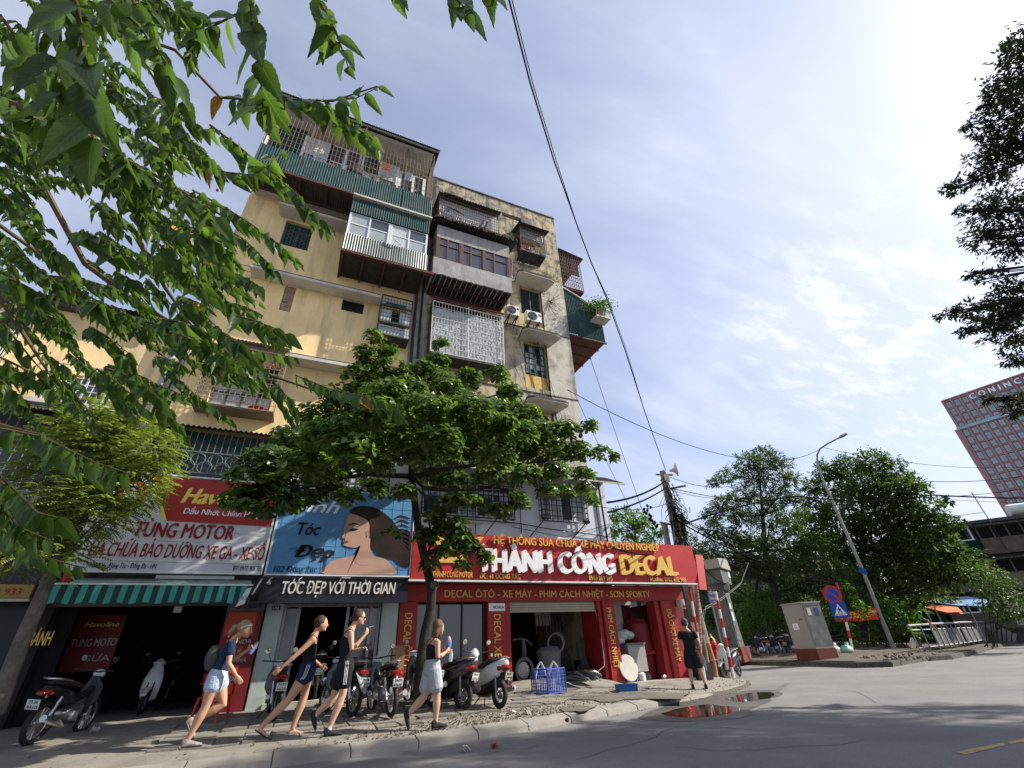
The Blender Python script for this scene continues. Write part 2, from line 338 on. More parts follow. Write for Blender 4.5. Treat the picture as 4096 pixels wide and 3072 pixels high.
M = dict(
 yellow=mat('yellow_plaster', (.84, .625, .31), .9, .10, .8, dirt=(.56, .44, .27), dirt_amt=.5, ds=.5, streak=(.46, .36, .22), st_amt=.75, st_sc=(2.5, 2.5, .3), bump=.25, bs=18),
 yellow2=mat('weathered_plaster', (.52, .42, .24), .92, .16, 1.2, second=(.44, .40, .33), second_amt=.85, second_sc=.7, edge=(.42, .58), dirt=MOLD, dirt_amt=.75, ds=2.2, streak=(.12, .11, .10), st_amt=.8, st_sc=(3.2, 3.2, .5), bump=.4, bs=14),
 parapet=mat('mouldy_parapet', (.48, .40, .25), .95, .2, 2, second=(.26, .245, .22), second_amt=.9, second_sc=1.3, edge=(.4, .6), dirt=(.04, .04, .035), dirt_amt=1, ds=2.6, streak=(.08, .075, .07), st_amt=.9, st_sc=(5, 5, .8), bump=.5, bs=12),
 greycol=mat('grey_streaked_render', (.50, .47, .40), .92, .15, 1.5, second=(.5, .47, .4), second_amt=.6, second_sc=.9, dirt=MOLD, dirt_amt=.6, ds=1.6, streak=(.1, .1, .095), st_amt=.8, st_sc=(3, 3, .35), bump=.35, bs=14),
 niche=mat('ochre_niche_paint', (.62, .42, .13), .9, .12, 1.5, dirt=(.4, .28, .12), dirt_amt=.4, bump=.2),
 render=mat('grey_cement_render', (.34, .335, .32), .95, .14, 1.6, dirt=(.14, .135, .13), dirt_amt=.55, ds=1.5, streak=(.16, .155, .15), st_amt=.5, st_sc=(5, 5, .5), bump=.9, bs=9),
 concrete=mat('stained_concrete', (.42, .39, .33), .93, .12, 2, dirt=(.08, .075, .065), dirt_amt=.5, ds=2, streak=(.15, .14, .12), st_amt=.4, bump=.3, bs=20),
 edge=mat('mossy_concrete_edge', (.085, .08, .07), .95, .3, 9, dirt=(.03, .03, .027), dirt_amt=.9, ds=6, bump=.8, bs=30),
 soffit=mat('soffit_paint', (.52, .49, .43), .92, .1, 2, dirt=(.3, .27, .22), dirt_amt=.5, ds=1.5, bump=.1),
 white=mat('bluish_white_paint', (.60, .63, .68), .85, .06, 1, dirt=(.4, .41, .42), dirt_amt=.4, ds=.9, streak=(.38, .38, .38), st_amt=.35, bump=.12),
 mint=mat('pale_mint_paint', (.42, .52, .48), .85, .1, 2, dirt=(.2, .22, .2), dirt_amt=.5, ds=2, bump=.1),
 greencorr=mat('green_corrugated_steel', (.022, .07, .072), .7, .2, 3, dirt=(.13, .11, .08), dirt_amt=.4, ds=2, streak=(.14, .13, .1), st_amt=.4, st_sc=(8, 8, 1), spec=.15, bump=.05),
 agedcorr=mat('aged_corrugated_steel', (.17, .2, .19), .5, .3, 3, dirt=(.12, .09, .06), dirt_amt=.6, ds=3, streak=(.4, .4, .36), st_amt=.7, st_sc=(9, 9, .7), metal=.35, spec=.5, bump=.05),
 greycorr=mat('galvanised_corrugated_sheet', (.40, .41, .41), .5, .2, 3, dirt=(.12, .1, .08), dirt_amt=.6, ds=3, metal=.4, bump=.05),
 fibro=mat('blackened_fibre_cement', (.07, .068, .062), .95, .3, 6, dirt=(.02, .02, .02), dirt_amt=.8, ds=4, bump=.6, bs=20),
 rustbeam=mat('rusty_red_beam', (.085, .035, .03), .8, .3, 4, bump=.2),
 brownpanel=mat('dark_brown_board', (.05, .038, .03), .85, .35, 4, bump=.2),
 darksoffit=mat('dark_grey_soffit', (.045, .043, .04), .95, .3, 4, bump=.3),  # dark grey with random variation, for balcony and cage floor slabs
 brownwood=mat('brown_window_frame', (.12, .055, .04), .6, .2, 5, bump=.1),
 whiteframe=mat('white_aluminium_frame', (.72, .73, .74), .45, .04, 5, dirt=(.5, .5, .5), dirt_amt=.3, bump=0),
 glass=mat('window_glass', (.05, .06, .075), .08, .2, 1, spec=.9, bump=0),
 paleglass=mat('frosted_glass', (.32, .36, .37), .25, .15, 3, spec=.6, bump=0),
 curtain=mat('pale_curtain', (.45, .5, .52), .9, .2, 6, bump=.2),
 plastic=mat('plastic_sheeting', (.42, .45, .46), .35, .18, 1.5, dirt=(.25, .27, .28), dirt_amt=.6, ds=1.5, spec=.5, bump=.8, bs=5),
 rustbar=mat('rusty_grille_bar', (.16, .11, .08), .85, .4, 20, bump=.1),
 tanbar=mat('sunbleached_grille_bar', (.26, .20, .14), .8, .3, 20, bump=.1),
 whitebar=mat('white_painted_bar', (.60, .59, .56), .7, .2, 20, dirt=(.25, .17, .1), dirt_amt=.4, ds=8, bump=.1),
 darkbar=mat('dark_iron_bar', (.035, .033, .032), .7, .3, 20, bump=.1),
 ironteal=mat('grey_green_ironwork', (.10, .14, .14), .7, .2, 10, bump=.1),
 shutter=mat('dark_green_shutter', (.045, .085, .08), .7, .25, 4, bump=.2),
 shutterslat=mat('black_green_slat', (.02, .03, .032), .8, .25, 4, bump=.2),
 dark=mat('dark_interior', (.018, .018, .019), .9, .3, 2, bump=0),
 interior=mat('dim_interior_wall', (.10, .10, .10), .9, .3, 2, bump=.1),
 ac=mat('air_conditioner_casing', (.66, .67, .66), .5, .04, 3, dirt=(.4, .38, .34), dirt_amt=.4, ds=4, bump=0),
 black=mat('black_plastic', (.012, .012, .013), .45, .2, 10, spec=.4, bump=.03),
 blackgloss=mat('black_gloss_paint', (.012, .012, .014), .25, .2, 5, dirt=(.07, .062, .05), dirt_amt=.5, ds=6, spec=.6, coat=.5, bump=0),
 rubber=mat('tyre_rubber', (.018, .018, .018), .85, .2, 30, dirt=(.08, .07, .06), dirt_amt=.4, ds=12, bump=.3, bs=60),
 chrome=mat('dull_chrome', (.5, .5, .5), .28, .1, 10, metal=.9, bump=0),
 steel=mat('grey_metal', (.25, .25, .25), .45, .2, 10, metal=.6, bump=.05),
 red=mat('red_sign_panel', (.42, .025, .03), .45, .08, 1.2, dirt=(.28, .02, .022), dirt_amt=.4, ds=1, bump=.05),
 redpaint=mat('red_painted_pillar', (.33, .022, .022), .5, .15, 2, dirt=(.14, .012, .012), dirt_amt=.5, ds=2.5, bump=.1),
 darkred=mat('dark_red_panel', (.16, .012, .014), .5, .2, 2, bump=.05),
 gold=mat('gold_acrylic_letter', (.68, .44, .10), .4, .06, 4, bump=0),
 yellowp=mat('yellow_print', (.85, .66, .10), .55, .03, 4, bump=0),
 whitel=mat('white_acrylic_letter', (.80, .81, .82), .4, .04, 4, bump=0),
 vinyl=mat('white_vinyl_banner', (.60, .62, .64), .55, .06, .9, dirt=(.45, .46, .47), dirt_amt=.4, ds=1.4, bump=.35, bs=3),
 redvinyl=mat('red_vinyl_print', (.36, .03, .025), .5, .1, 1, bump=.2, bs=3),
 redtext=mat('dark_red_print', (.26, .015, .02), .6, .06, 4, bump=0),
 bluetext=mat('navy_print', (.02, .035, .09), .6, .06, 4, bump=0),
 blackprint=mat('black_print', (.01, .01, .012), .6, .06, 4, bump=0),
 bluesign=mat('sky_blue_print', (.07, .22, .45), .5, .12, .6, second=(.16, .36, .58), second_amt=.7, second_sc=.35, edge=(.4, .7), bump=.1, bs=4),
 gridline=mat('pale_blue_grid_print', (.16, .36, .6), .5, .05, 2, bump=0),
 skinprint=mat('printed_skin_tone', (.50, .31, .24), .5, .08, 1.5, bump=0),
 skinshade=mat('printed_skin_shade', (.43, .26, .2), .5, .08, 1.5, bump=0),
 hairprint=mat('printed_dark_hair', (.03, .018, .016), .45, .4, 2, bump=0),
 lipprint=mat('printed_lips', (.32, .05, .05), .5, .05, 3, bump=0),
 signblack=mat('black_fascia', (.015, .016, .022), .4, .15, 2, bump=.05),
 signwhite=mat('pale_cutout_letter', (.62, .60, .54), .5, .05, 3, bump=0),
 bluep=mat('blue_plate', (.015, .04, .16), .5, .1, 3, bump=0),
 awn1=mat('teal_awning_stripe', (.05, .33, .29), .8, .1, 4, dirt=(.03, .15, .14), dirt_amt=.4, bump=.2),
 awn2=mat('dark_awning_stripe', (.025, .05, .055), .8, .15, 4, bump=.2),
 awntop=mat('faded_awning_top', (.30, .40, .37), .8, .35, 3, dirt=(.08, .13, .12), dirt_amt=.7, ds=3, bump=.3),
 cloth=mat('creased_cloth', (.5, .5, .5), .9, .2, 4, bump=.2),
 asphalt=mat('asphalt', (.185, .182, .175), .92, .13, .5, dirt=(.09, .09, .09), dirt_amt=.35, ds=.6, second=(.21, .2, .185), second_amt=.8, second_sc=.5, streak=(.085, .085, .085), st_amt=.5, st_sc=(38, 38, 38), bump=.55, bs=55),
 paving=mat('worn_paving', (.235, .215, .185), .95, .16, 1.5, dirt=(.10, .092, .08), dirt_amt=.5, ds=1.1, second=(.17, .155, .135), second_amt=.6, second_sc=3, bump=.6, bs=30),
 tile=mat('grey_paving_tile', (.22, .20, .175), .92, .2, 2.2, streak=(.1, .09, .08), st_amt=.5, st_sc=(30, 30, 30), dirt=(.085, .078, .07), dirt_amt=.6, ds=1.3, bump=.5, bs=40),
 kerb=mat('granite_kerb', (.27, .25, .22), .9, .15, 4, dirt=(.11, .10, .09), dirt_amt=.5, ds=2, bump=.7, bs=60),
 dirtm=mat('packed_earth', (.095, .078, .06), .98, .3, 3, dirt=(.07, .058, .045), dirt_amt=.6, ds=2, bump=.9, bs=18),
 wet=mat('wet_ground', (.08, .072, .063), .5, .4, 2, spec=.6, bump=.15, bs=12),
 water=mat('puddle_water', (.03, .026, .02), .07, 0, 1, spec=.9, bump=0),
 roadyellow=mat('worn_yellow_paint', (.42, .30, .12), .85, .15, 4, dirt=(.12, .11, .1), dirt_amt=.6, ds=6, bump=.3, bs=50),
 bark=mat('dark_bark', (.032, .027, .022), .95, .35, 7, dirt=(.02, .018, .015), dirt_amt=.6, ds=5, bump=1, bs=20),
 greybark=mat('grey_bark', (.13, .115, .095), .95, .3, 8, dirt=(.05, .045, .04), dirt_amt=.5, ds=5, bump=.8, bs=22),
 twig=mat('green_brown_twig', (.10, .075, .04), .9, .3, 12, bump=.3),
 polec=mat('weathered_concrete_pole', (.20, .185, .16), .95, .2, 5, dirt=(.08, .07, .06), dirt_amt=.5, ds=4, bump=.5),
 cable=mat('black_cable', (.012, .012, .013), 1, .1, 5, spec=0, bump=0),
 lampgrey=mat('galvanised_lamp_pole', (.30, .30, .30), .55, .15, 4, metal=.3, bump=.05),
 polewhite=mat('white_pole_paint', (.72, .70, .68), .6, .08, 6, bump=0),
 polered=mat('red_pole_paint', (.55, .02, .025), .5, .1, 6, bump=0),
 cabgrey=mat('grey_cabinet_paint', (.30, .29, .27), .6, .05, 2, dirt=(.2, .19, .17), dirt_amt=.4, ds=2, bump=.03),
 cabdark=mat('dark_grey_cabinet_paint', (.095, .10, .10), .6, .1, 2, dirt=(.22, .22, .21), dirt_amt=.5, ds=2.5, bump=.03),
 brickbase=mat('maroon_plinth_paint', (.14, .035, .025), .85, .2, 3, bump=.3),
 signred=mat('traffic_sign_red', (.5, .02, .02), .5, .05, 3, bump=0),
 signblue=mat('traffic_sign_blue', (.01, .07, .38), .5, .05, 3, bump=0),
 banner=mat('red_cloth_banner', (.62, .06, .02), .8, .08, 2, bump=.3, bs=6),
 tarpgreen=mat('dark_green_tarp', (.008, .035, .03), 1, .15, 1.5, spec=0, bump=.3, bs=4),
 tarpblue=mat('blue_tarp', (.12, .22, .42), .7, .3, 2, dirt=(.5, .52, .55), dirt_amt=.6, ds=2, bump=.6, bs=5),
 tarporange=mat('orange_tarp', (.65, .17, .07), .75, .15, 2, bump=.4, bs=5),
 crate=mat('blue_plastic_crate', (.05, .085, .33), .5, .08, 4, bump=0),
 tray=mat('blue_plastic_tray', (.015, .10, .30), .5, .1, 4, bump=0),
 chairred=mat('red_plastic', (.50, .02, .02), .4, .06, 4, bump=0),
 bag=mat('crumpled_plastic_bag', (.45, .52, .48), .35, .2, 8, spec=.5, bump=.8, bs=14),
 bagclear=mat('thin_clear_bag', (.45, .45, .45), .25, .2, 8, spec=.6, bump=.8, bs=14, alpha=.55),
 towerred=mat('red_brown_tower_cladding', (.34, .19, .175), .7, .12, .05, bump=0),
 towerbeige=mat('beige_spandrel', (.38, .32, .26), .8, .1, .05, bump=0),
 towerglass=mat('tower_glass', (.25, .36, .44), .12, .2, .08, spec=.8, bump=0),
 blockwall=mat('grimy_block_wall', (.11, .105, .085), .95, .3, .8, dirt=(.04, .04, .035), dirt_amt=.6, ds=.7, second=(.2, .16, .08), second_amt=.5, second_sc=.2, bump=.2),
 blockyellow=mat('ochre_block_frame', (.36, .25, .08), .9, .2, 1, bump=.1),
 roofrust=mat('rusted_roof_sheet', (.12, .09, .07), .9, .3, 2, bump=.2),
 pot=mat('terracotta_pot', (.28, .10, .06), .85, .2, 6, bump=.2),
 soil=mat('soil', (.05, .035, .025), 1, .3, 10, bump=.5),
 rubble=mat('rubble', (.13, .11, .09), .95, .3, 6, bump=.6),
 orangeduct=mat('orange_brown_conduit', (.32, .14, .08), .7, .2, 4, bump=.1),
 hydyellow=mat('yellow_paint', (.6, .34, .04), .5, .1, 5, bump=0),
 plate=mat('number_plate_white', (.68, .69, .66), .5, .06, 20, bump=0),
 platey=mat('number_plate_dusty', (.5, .46, .34), .6, .1, 20, bump=0),
 skin=mat('tanned_skin', (.44, .25, .16), .55, .08, 6, spec=.35, bump=.05),
 skin2=mat('lighter_skin', (.50, .30, .20), .55, .08, 6, spec=.35, bump=.05),  # lighter skin tone for the tall woman and the one in grey shorts
 hairb=mat('blonde_hair', (.27, .19, .10), .6, .35, 30, bump=.6, bs=60),
 hairbr=mat('brown_hair', (.05, .028, .018), .55, .35, 30, bump=.6, bs=60),
 hairl=mat('light_brown_hair', (.12, .065, .035), .55, .35, 30, bump=.6, bs=60),
 navy=mat('navy_cotton', (.012, .02, .055), .9, .15, 8, bump=1, bs=16),
 blackc=mat('black_cotton', (.010, .010, .013), .9, .2, 8, bump=1, bs=16),
 denim=mat('faded_denim', (.34, .42, .52), .9, .2, 14, dirt=(.6, .65, .7), dirt_amt=.5, ds=12, bump=1, bs=16),
 greyc=mat('pale_grey_jersey', (.36, .385, .40), .9, .08, 8, bump=1, bs=16),
 capgrey=mat('charcoal_cap_cloth', (.07, .068, .07), .9, .1, 10, bump=.2),
 shoe=mat('dark_shoe_fabric', (.02, .02, .02), .8, .3, 30, bump=.2),
 shoel=mat('grey_pink_shoe', (.26, .22, .21), .8, .3, 30, bump=.2),
 sockw=mat('white_sock', (.6, .6, .6), .9, .05, 10, bump=.1),
 bottle=mat('clear_bottle_plastic', (.55, .6, .62), .1, .1, 8, spec=.8, bump=.2, bs=20, alpha=.6),
 snack=mat('snack_packet_foil', (.07, .16, .4), .3, .5, 12, second=(.5, .15, .06), second_amt=1, second_sc=14, spec=.6, bump=.5, bs=14),
 scwhite=mat('white_scooter_plastic', (.66, .68, .66), .3, .05, 4, spec=.5, dirt=(.4, .38, .34), dirt_amt=.3, ds=4, coat=.3, bump=0),
 taillight=mat('red_tail_lens', (.22, .01, .012), .15, .1, 8, spec=.7, bump=0),
 lens=mat('clear_lens', (.55, .56, .58), .08, .1, 8, spec=.9, bump=0),
 mirror=mat('mirror_glass', (.8, .82, .85), .03, 0, 1, metal=1, bump=0),
 seat=mat('worn_seat_vinyl', (.03, .026, .024), .6, .3, 10, bump=.2),
 boardy=mat('yellow_menu_board', (.50, .47, .04), .6, .06, 4, bump=0),
 orangep=mat('orange_poster', (.36, .06, .02), .6, .1, 3, bump=0),
 lidgrey=mat('dusty_grey_plastic', (.11, .113, .118), .7, .15, 5, dirt=(.2, .19, .17), dirt_amt=.4, ds=5, bump=.1),
 cream=mat('cream_roller_slat', (.42, .38, .28), .6, .08, 3, bump=0),
 yleaf=mat('yellowed_leaf', (.42, .20, .03), .7, .3, 20, bump=.3),
)
def veins(m):
    nt = m.node_tree; N = nt.nodes; L = nt.links; tc = N.new('ShaderNodeTexCoord'); sp = N.new('ShaderNodeSeparateXYZ'); L.new(tc.outputs['Object'], sp.inputs[0])
    def mm(op, a, b):
        n = N.new('ShaderNodeMath'); n.operation = op
        for i, v in enumerate((a, b)):
            if isinstance(v, (int, float)): n.inputs[i].default_value = v
            elif v is not None: L.new(v, n.inputs[i])
        return n.outputs[0]
    ay = mm('ABSOLUTE', sp.outputs[1], None); mid = mm('LESS_THAN', ay, .008)
    q = mm('FRACT', mm('MULTIPLY', mm('SUBTRACT', sp.outputs[0], mm('MULTIPLY', ay, 1.1)), 9), None); lat = mm('MULTIPLY', mm('LESS_THAN', q, .10), .6); v = mm('MAXIMUM', mid, lat)
    src = [l for l in nt.links if l.to_node == N['Principled BSDF'] and l.to_socket.name == 'Base Color'][0].from_socket; users = [l.to_socket for l in nt.links if l.from_socket == src]
    mx = N.new('ShaderNodeMix'); mx.data_type = 'RGBA'; mx.blend_type = 'ADD'; mx.inputs[7].default_value = (.035, .055, .02, 1); L.new(v, mx.inputs[0])
    L.new(src, mx.inputs[6])
    for u in users: L.new(mx.outputs[2], u)
    return m
LM = dict(
 near=veins(leafmat('veined_leaf', (.032, .066, .014), (.07, .125, .03), .5, .4, .35)),
 fore=leafmat('mulberry_like_leaf', (.032, .066, .014), (.075, .135, .03), .5, .4, .35),
 almond=leafmat('almond_leaf', (.018, .044, .012), (.11, .18, .036), .38, .27, .5),
 compound=leafmat('pinnate_leaf', (.07, .11, .025), (.23, .30, .07), .35, .45, .35),
 back=leafmat('background_leaf', (.022, .05, .015), (.075, .13, .03), .35, .5, .3),
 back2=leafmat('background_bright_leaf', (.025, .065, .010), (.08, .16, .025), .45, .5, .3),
 kapok=leafmat('kapok_leaf', (.014, .026, .014), (.034, .055, .024), .3, .6, .2),
)
# ---------------------------------------------------------------- leaves
LSHAPE = dict(
 ov=[(0, 0, 0), (.30, -.5, .06), (.70, -.36, .03), (1, 0, -.10), (.70, .36, .03), (.30, .5, .06)],
 ob=[(0, 0, 0), (.45, -.36, .04), (.82, -.48, .0), (1, 0, -.08), (.82, .48, .0), (.45, .36, .04)])
def leafarr(P, D, Nn, L, Wd, shape='ov'):
    P = np.asarray(P, float); D = np.asarray(D, float); Nn = np.asarray(Nn, float); n = len(P)
    D = D/np.linalg.norm(D, axis=1, keepdims=True); S = np.cross(D, Nn); S /= (np.linalg.norm(S, axis=1, keepdims=True)+1e-9); U = np.cross(S, D)
    L = np.broadcast_to(L, (n,)); Wd = np.broadcast_to(Wd, (n,)); sh = LSHAPE[shape]; k = len(sh)
    V = np.zeros((n, k, 3))
    for i, (a, b_, c) in enumerate(sh): V[:, i] = P + D*(a*L)[:, None] + S*(b_*Wd)[:, None] + U*(c*L)[:, None]
    base = (np.arange(n)*k)[:, None]
    Fc = np.concatenate([base+np.array([[0, 1, 2, 3]]), base+np.array([[0, 3, 4, 5]])], axis=0)
    return V.reshape(-1, 3), Fc
def unit(n, rs): v = rs.normal(0, 1, (n, 3)); return v/np.linalg.norm(v, axis=1, keepdims=True)
def leafcloud(name, P, L, Wd, m, parent=None, local=False, rs=None, shape='ov', droop=.35, kind=None, out=None):
    rs = rs or np.random.RandomState(3); P = np.asarray(P); n = len(P)
    D = unit(n, rs); D[:, 2] = D[:, 2]*.6-droop
    if out is not None: D += out*.8
    Nn = unit(n, rs)*.6+np.array([0, 0, 1.0])
    V, Fc = leafarr(P, D, Nn, L*rs.uniform(.7, 1.25, n), Wd*rs.uniform(.7, 1.25, n), shape)
    return npmesh(name, V, Fc, m, parent, world=not local, kind=kind)
def clump_points(c, r, ntw, nl, rs, flat=.75, tw=.5):
    """twig tips on a clump; returns leaf base points, outward dirs"""
    c = np.array(c, float); d = unit(ntw, rs); rad = r*(rs.uniform(.15, 1, ntw)**.45)
    tips = d*rad[:, None]*np.array([1, 1, flat]); pts = []; outs = []
    for t, dd in zip(tips, d):
        k = nl; s = rs.uniform(-1, .1, (k, 1)); q = t + dd*s*tw*r*.6 + rs.normal(0, .07*r**.5, (k, 3)); pts.append(c+q); outs.append(np.repeat(dd[None], k, 0))
    return np.concatenate(pts), np.concatenate(outs)
def tree(name, label, base, trunk, clumps, L, Wd, m, group=None, bark='bark', r0=.18, seed=1, shape='ov', ntw=60, nl=9, flat=.75, limbs=True, extra=None, droop=.3):
    """trunk: list of (point, radius); clumps: list of (centre, radius)"""
    rs = np.random.RandomState(seed); t = thing(name, label, 'tree', base, 0, group)
    b = MB(); b.tube([p for p, _ in trunk], [q for _, q in trunk], 10)
    b.build('trunk', M[bark], t, sm=True)
    if limbs:
        b = MB()
        for i, (c, r) in enumerate(clumps):
            c = Vector(c); j = min(range(len(trunk)), key=lambda k: (Vector(trunk[k][0])-c).length + (3 if trunk[k][0][2] > c.z+.3 else 0)); a = Vector(trunk[j][0]); ra = min(trunk[j][1]*.6, .10)
            mid = a.lerp(c, .5)+Vector((rs.normal(0, .12), rs.normal(0, .12), -.1*(c-a).length*.5)); b.tube([a, a.lerp(mid, .5)+Vector((0, 0, -.02)), mid, mid.lerp(c, .6), c], [ra, ra*.8, ra*.6, ra*.4, ra*.15], 6)
            for k in range(5):
                dd = Vector(unit(1, rs)[0]); dd.z *= flat; b.tube([mid.lerp(c, .5+.1*k), c+dd*r*.5, c+dd*r*.95], [ra*.25, ra*.14, .008], 4)
        b.build('limb', M[bark], t, sm=True)
    PP, OO = [], []
    for c, r in clumps:
        p, o = clump_points(c, r, int(ntw*r*r)+4, nl, rs, flat); PP.append(p); OO.append(o)
    P = np.concatenate(PP); O = np.concatenate(OO)
    leafcloud('crown', P, L, Wd, m, t, rs=rs, shape=shape, out=O, droop=droop)
    return t
# ================================================================ ground
def itp(x, xs, ys): return float(np.interp(x, xs, ys))
def rz(x, y): t = min(1, max(0, (x-13)/10)); return .1*t*t*(3-2*t)
def yo(x): return itp(x, [-60, .5, 1.9, 4.66, 7.47, 10.58, 13, 14.6, 15.4, 15.8], [8.6, 8.35, 8.34, 8.89, 9.82, 10.72, 12.1, 13.6, 15.4, 20])
def yc(x): return yo(x) + itp(x, [9, 11], [.33, 0])
def gz(x, y):
    zc = itp(x, [6, 8, 10, 12, 15.8], [.13, .11, .07, .05, .03]); zf = itp(x, [-8, 0, 3, 5.5, 9, 12, 15.8], [.3, .34, .45, .38, .25, .2, .1])
    u = min(1, max(0, (y-yc(x))/max(13.4-yc(x), 1.5))); return zc+(zf-zc)*u
def onG(px, py, dz=0, f=gz):
    z = .2
    for _ in range(8): p = onZ(px, py, z+dz); z = f(p.x, p.y)
    return Vector((p.x, p.y, z))
def grid(name, xs, yfun, nv, zfun, m):
    V = []; Fc = []
    for i, x in enumerate(xs):
        y0, y1 = yfun(x)
        for j in range(nv):
            y = y0+(y1-y0)*(j/(nv-1))**1.5; V.append((x, y, zfun(x, y)))
    for i in range(len(xs)-1):
        for j in range(nv-1): a = i*nv+j; Fc.append((a, a+nv, a+nv+1, a+1))
    return V, Fc
xs = sorted(set(list(np.arange(-30, 50, 1.0)) + [-600, -200, -80, -45, 60, 80, 120, 250, 800]))
V, Fc = [], []
ys = sorted(set(list(np.arange(-10, 50, 1.0)) + [-600, -150, -40, 70, 120, 300, 900]))
V = [(x, y, rz(x, y)) for x in xs for y in ys]; ny = len(ys)
Fc = [(i*ny+j, (i+1)*ny+j, (i+1)*ny+j+1, i*ny+j+1) for i in range(len(xs)-1) for j in range(ny-1)]
tag(npmesh('road', V, Fc, M['asphalt'], sm=True), 'grey asphalt road with a side street turning off', kind='structure')
xs = list(np.arange(-30, 15.81, .4))
def sz(x, y):
    return gz(x, y) + .012*math.sin(x*2.1+y*1.3)*min(1, max(0, (y-yc(x))*2)) + .008*math.sin(x*5.3-y*3.7)*min(1, max(0, (y-yc(x))*2))
V, Fc = grid('pavement', xs, lambda x: (yc(x), 22), 40, sz, None)
pav = npmesh('pavement', V, Fc, M['paving'], sm=True); tag(pav, 'worn uneven pavement in front of the shops', kind='structure')
# outer rim of the pavement at the corner
b = MB()
for i in range(len(xs)-1):
    if xs[i] > 8.6:
        x0, x1 = xs[i], xs[i+1]
        b.add([(x0, yc(x0), sz(x0, yc(x0))), (x1, yc(x1), sz(x1, yc(x1))), (x1, yc(x1)-.25, -.02), (x0, yc(x0)-.25, -.02)], [(0, 3, 2, 1)])
b.build('broken_rim', M['dirtm'], pav)
x = -16.0; k = 0
while x < 9.4:
    L = .98+.06*random.random(); x1 = x+L
    y0, y1 = yo(x), yo(x1); g = .005; dz = random.uniform(-.008, .008)
    v = []
    for xx, yy in ((x+g, y0), (x1-g, y1)):
        h = itp(xx, [6, 9.4], [1, .6])
        v += [(xx, yy, -.02), (xx, yy+.03, .085*h+dz), (xx, yy+.10, .105*h+dz), (xx, yy+.335, gz(xx, yy+.34)+.012+dz), (xx, yy+.335, -.02)]
    b = MB(); b.add(v, [(0, 5, 6, 1), (1, 6, 7, 2), (2, 7, 8, 3), (3, 8, 9, 4), (0, 1, 2, 3, 4), (9, 8, 7, 6, 5)])
    b.build('kerb_stone', M['kerb'], pav, bevel=.008); x = x1
# paving tiles, many worn away
tm = MB(); tm.box(-.19, .19, -.19, .19, -.03, .012); t0 = tm.build('paving_tile', M['tile'], pav, local=True, bevel=.006)
first = True
cnt = 0
for i in range(30):
    for j in range(12):
        x = -1.8+i*.4+.02*random.random(); y = 9.3+j*.4
        if x > 9.8 or y < yc(x)+.9 or y > 13.0 or random.random() < .22: continue
        if cnt > 280: continue
        cnt += 1
        o = t0 if first else t0.copy()
        if not first: C.objects.link(o)
        first = False
        o.location = (x, y, sz(x, y)+random.uniform(.0, .010)); o.rotation_euler = (random.gauss(0, .012), random.gauss(0, .012)-.0, random.gauss(0, .015))
# debris: grit, leaf litter
b = MB()
for k in range(1500):
    if k < 900: x = random.gauss(3.6, 1.5); y = yc(x)+abs(random.gauss(.35, .45))
    elif k < 1300: x = random.uniform(5, 14.5); y = yc(x)+random.gauss(.3, .6)
    else: x = random.uniform(-6, 9); y = yc(x)+random.uniform(.1, 4)
    z = (sz(x, y) if y > yc(x) else rz(x, y))+.01; s = random.uniform(.006, .022)
    if y > yo(x)-.2: b.obb((x, y, z), s*random.uniform(1, 2.4), s, s*.6, Euler((random.random()*.6, random.random()*.6, random.random()*6)).to_matrix())
tag(b.build('grit', M['rubble']), 'grit and crumbs scattered on the pavement edge', 'grit', kind='stuff')
b = MB()
for k in range(420):
    x = random.gauss(3.5, 1.8); y = yc(x)+random.uniform(-.1, 1.3); z = (sz(x, y) if y > yc(x) else .03)+.016
    s = random.uniform(.02, .045); Mx = Euler((random.gauss(0, .3), random.gauss(0, .3), random.random()*6)).to_matrix(); c = Vector((x, y, z))
    b.add([c+Mx@Vector((-s, 0, 0)), c+Mx@Vector((0, -s*.4, .004)), c+Mx@Vector((s, 0, 0)), c+Mx@Vector((0, s*.4, .004))], [(0, 1, 2, 3)])
tag(b.build('leaf_litter', mat('dry_leaf', (.12, .07, .03), .95, .4, 20, bump=.2)), 'small dry leaves fallen along the kerb', 'leaf litter', kind='stuff')
# wet patches, puddles, road paint
def flat(name, pts, z, m, label, kind='structure', f=rz):
    P = [onZ(px, py, z) for px, py in pts]; c = sum(P, Vector())/len(P)
    # smooth closed outline
    Q = []
    n = len(P)
    for i in range(n):
        for t in (0, .25, .5, .75):
            p0, p1, p2, p3 = P[i-1], P[i], P[(i+1) % n], P[(i+2) % n]
            q = .5*((2*p1)+(-p0+p2)*t+(2*p0-5*p1+4*p2-p3)*t*t+(-p0+3*p1-3*p2+p3)*t**3)
            q = q+Vector((random.gauss(0, .07), random.gauss(0, .04), 0)); Q.append((q.x, q.y, f(q.x, q.y)+z))
    b = MB(); b.add([(c.x, c.y, f(c.x, c.y)+z)]+Q, [(0, i+1, (i+1) % len(Q)+1) for i in range(len(Q))])
    return tag(b.build(name, m), label, kind=kind)
flat('wet_patch', [(2560, 2872), (2680, 2815), (2800, 2790), (2960, 2765), (3110, 2762), (3090, 2795), (3010, 2830), (2990, 2862), (2850, 2880), (2700, 2885)], .004, M['wet'], 'dark wet asphalt round the puddles')
flat('puddle', [(2650, 2858), (2720, 2832), (2810, 2819), (2900, 2821), (2965, 2837), (2905, 2854), (2780, 2868)], .008, M['water'], 'long puddle reflecting the red shop front')
flat('puddle', [(2905, 2800), (2980, 2774), (3085, 2768), (3082, 2788), (2990, 2806)], .008, M['water'], 'smaller puddle nearer the striped pole')
b = MB()
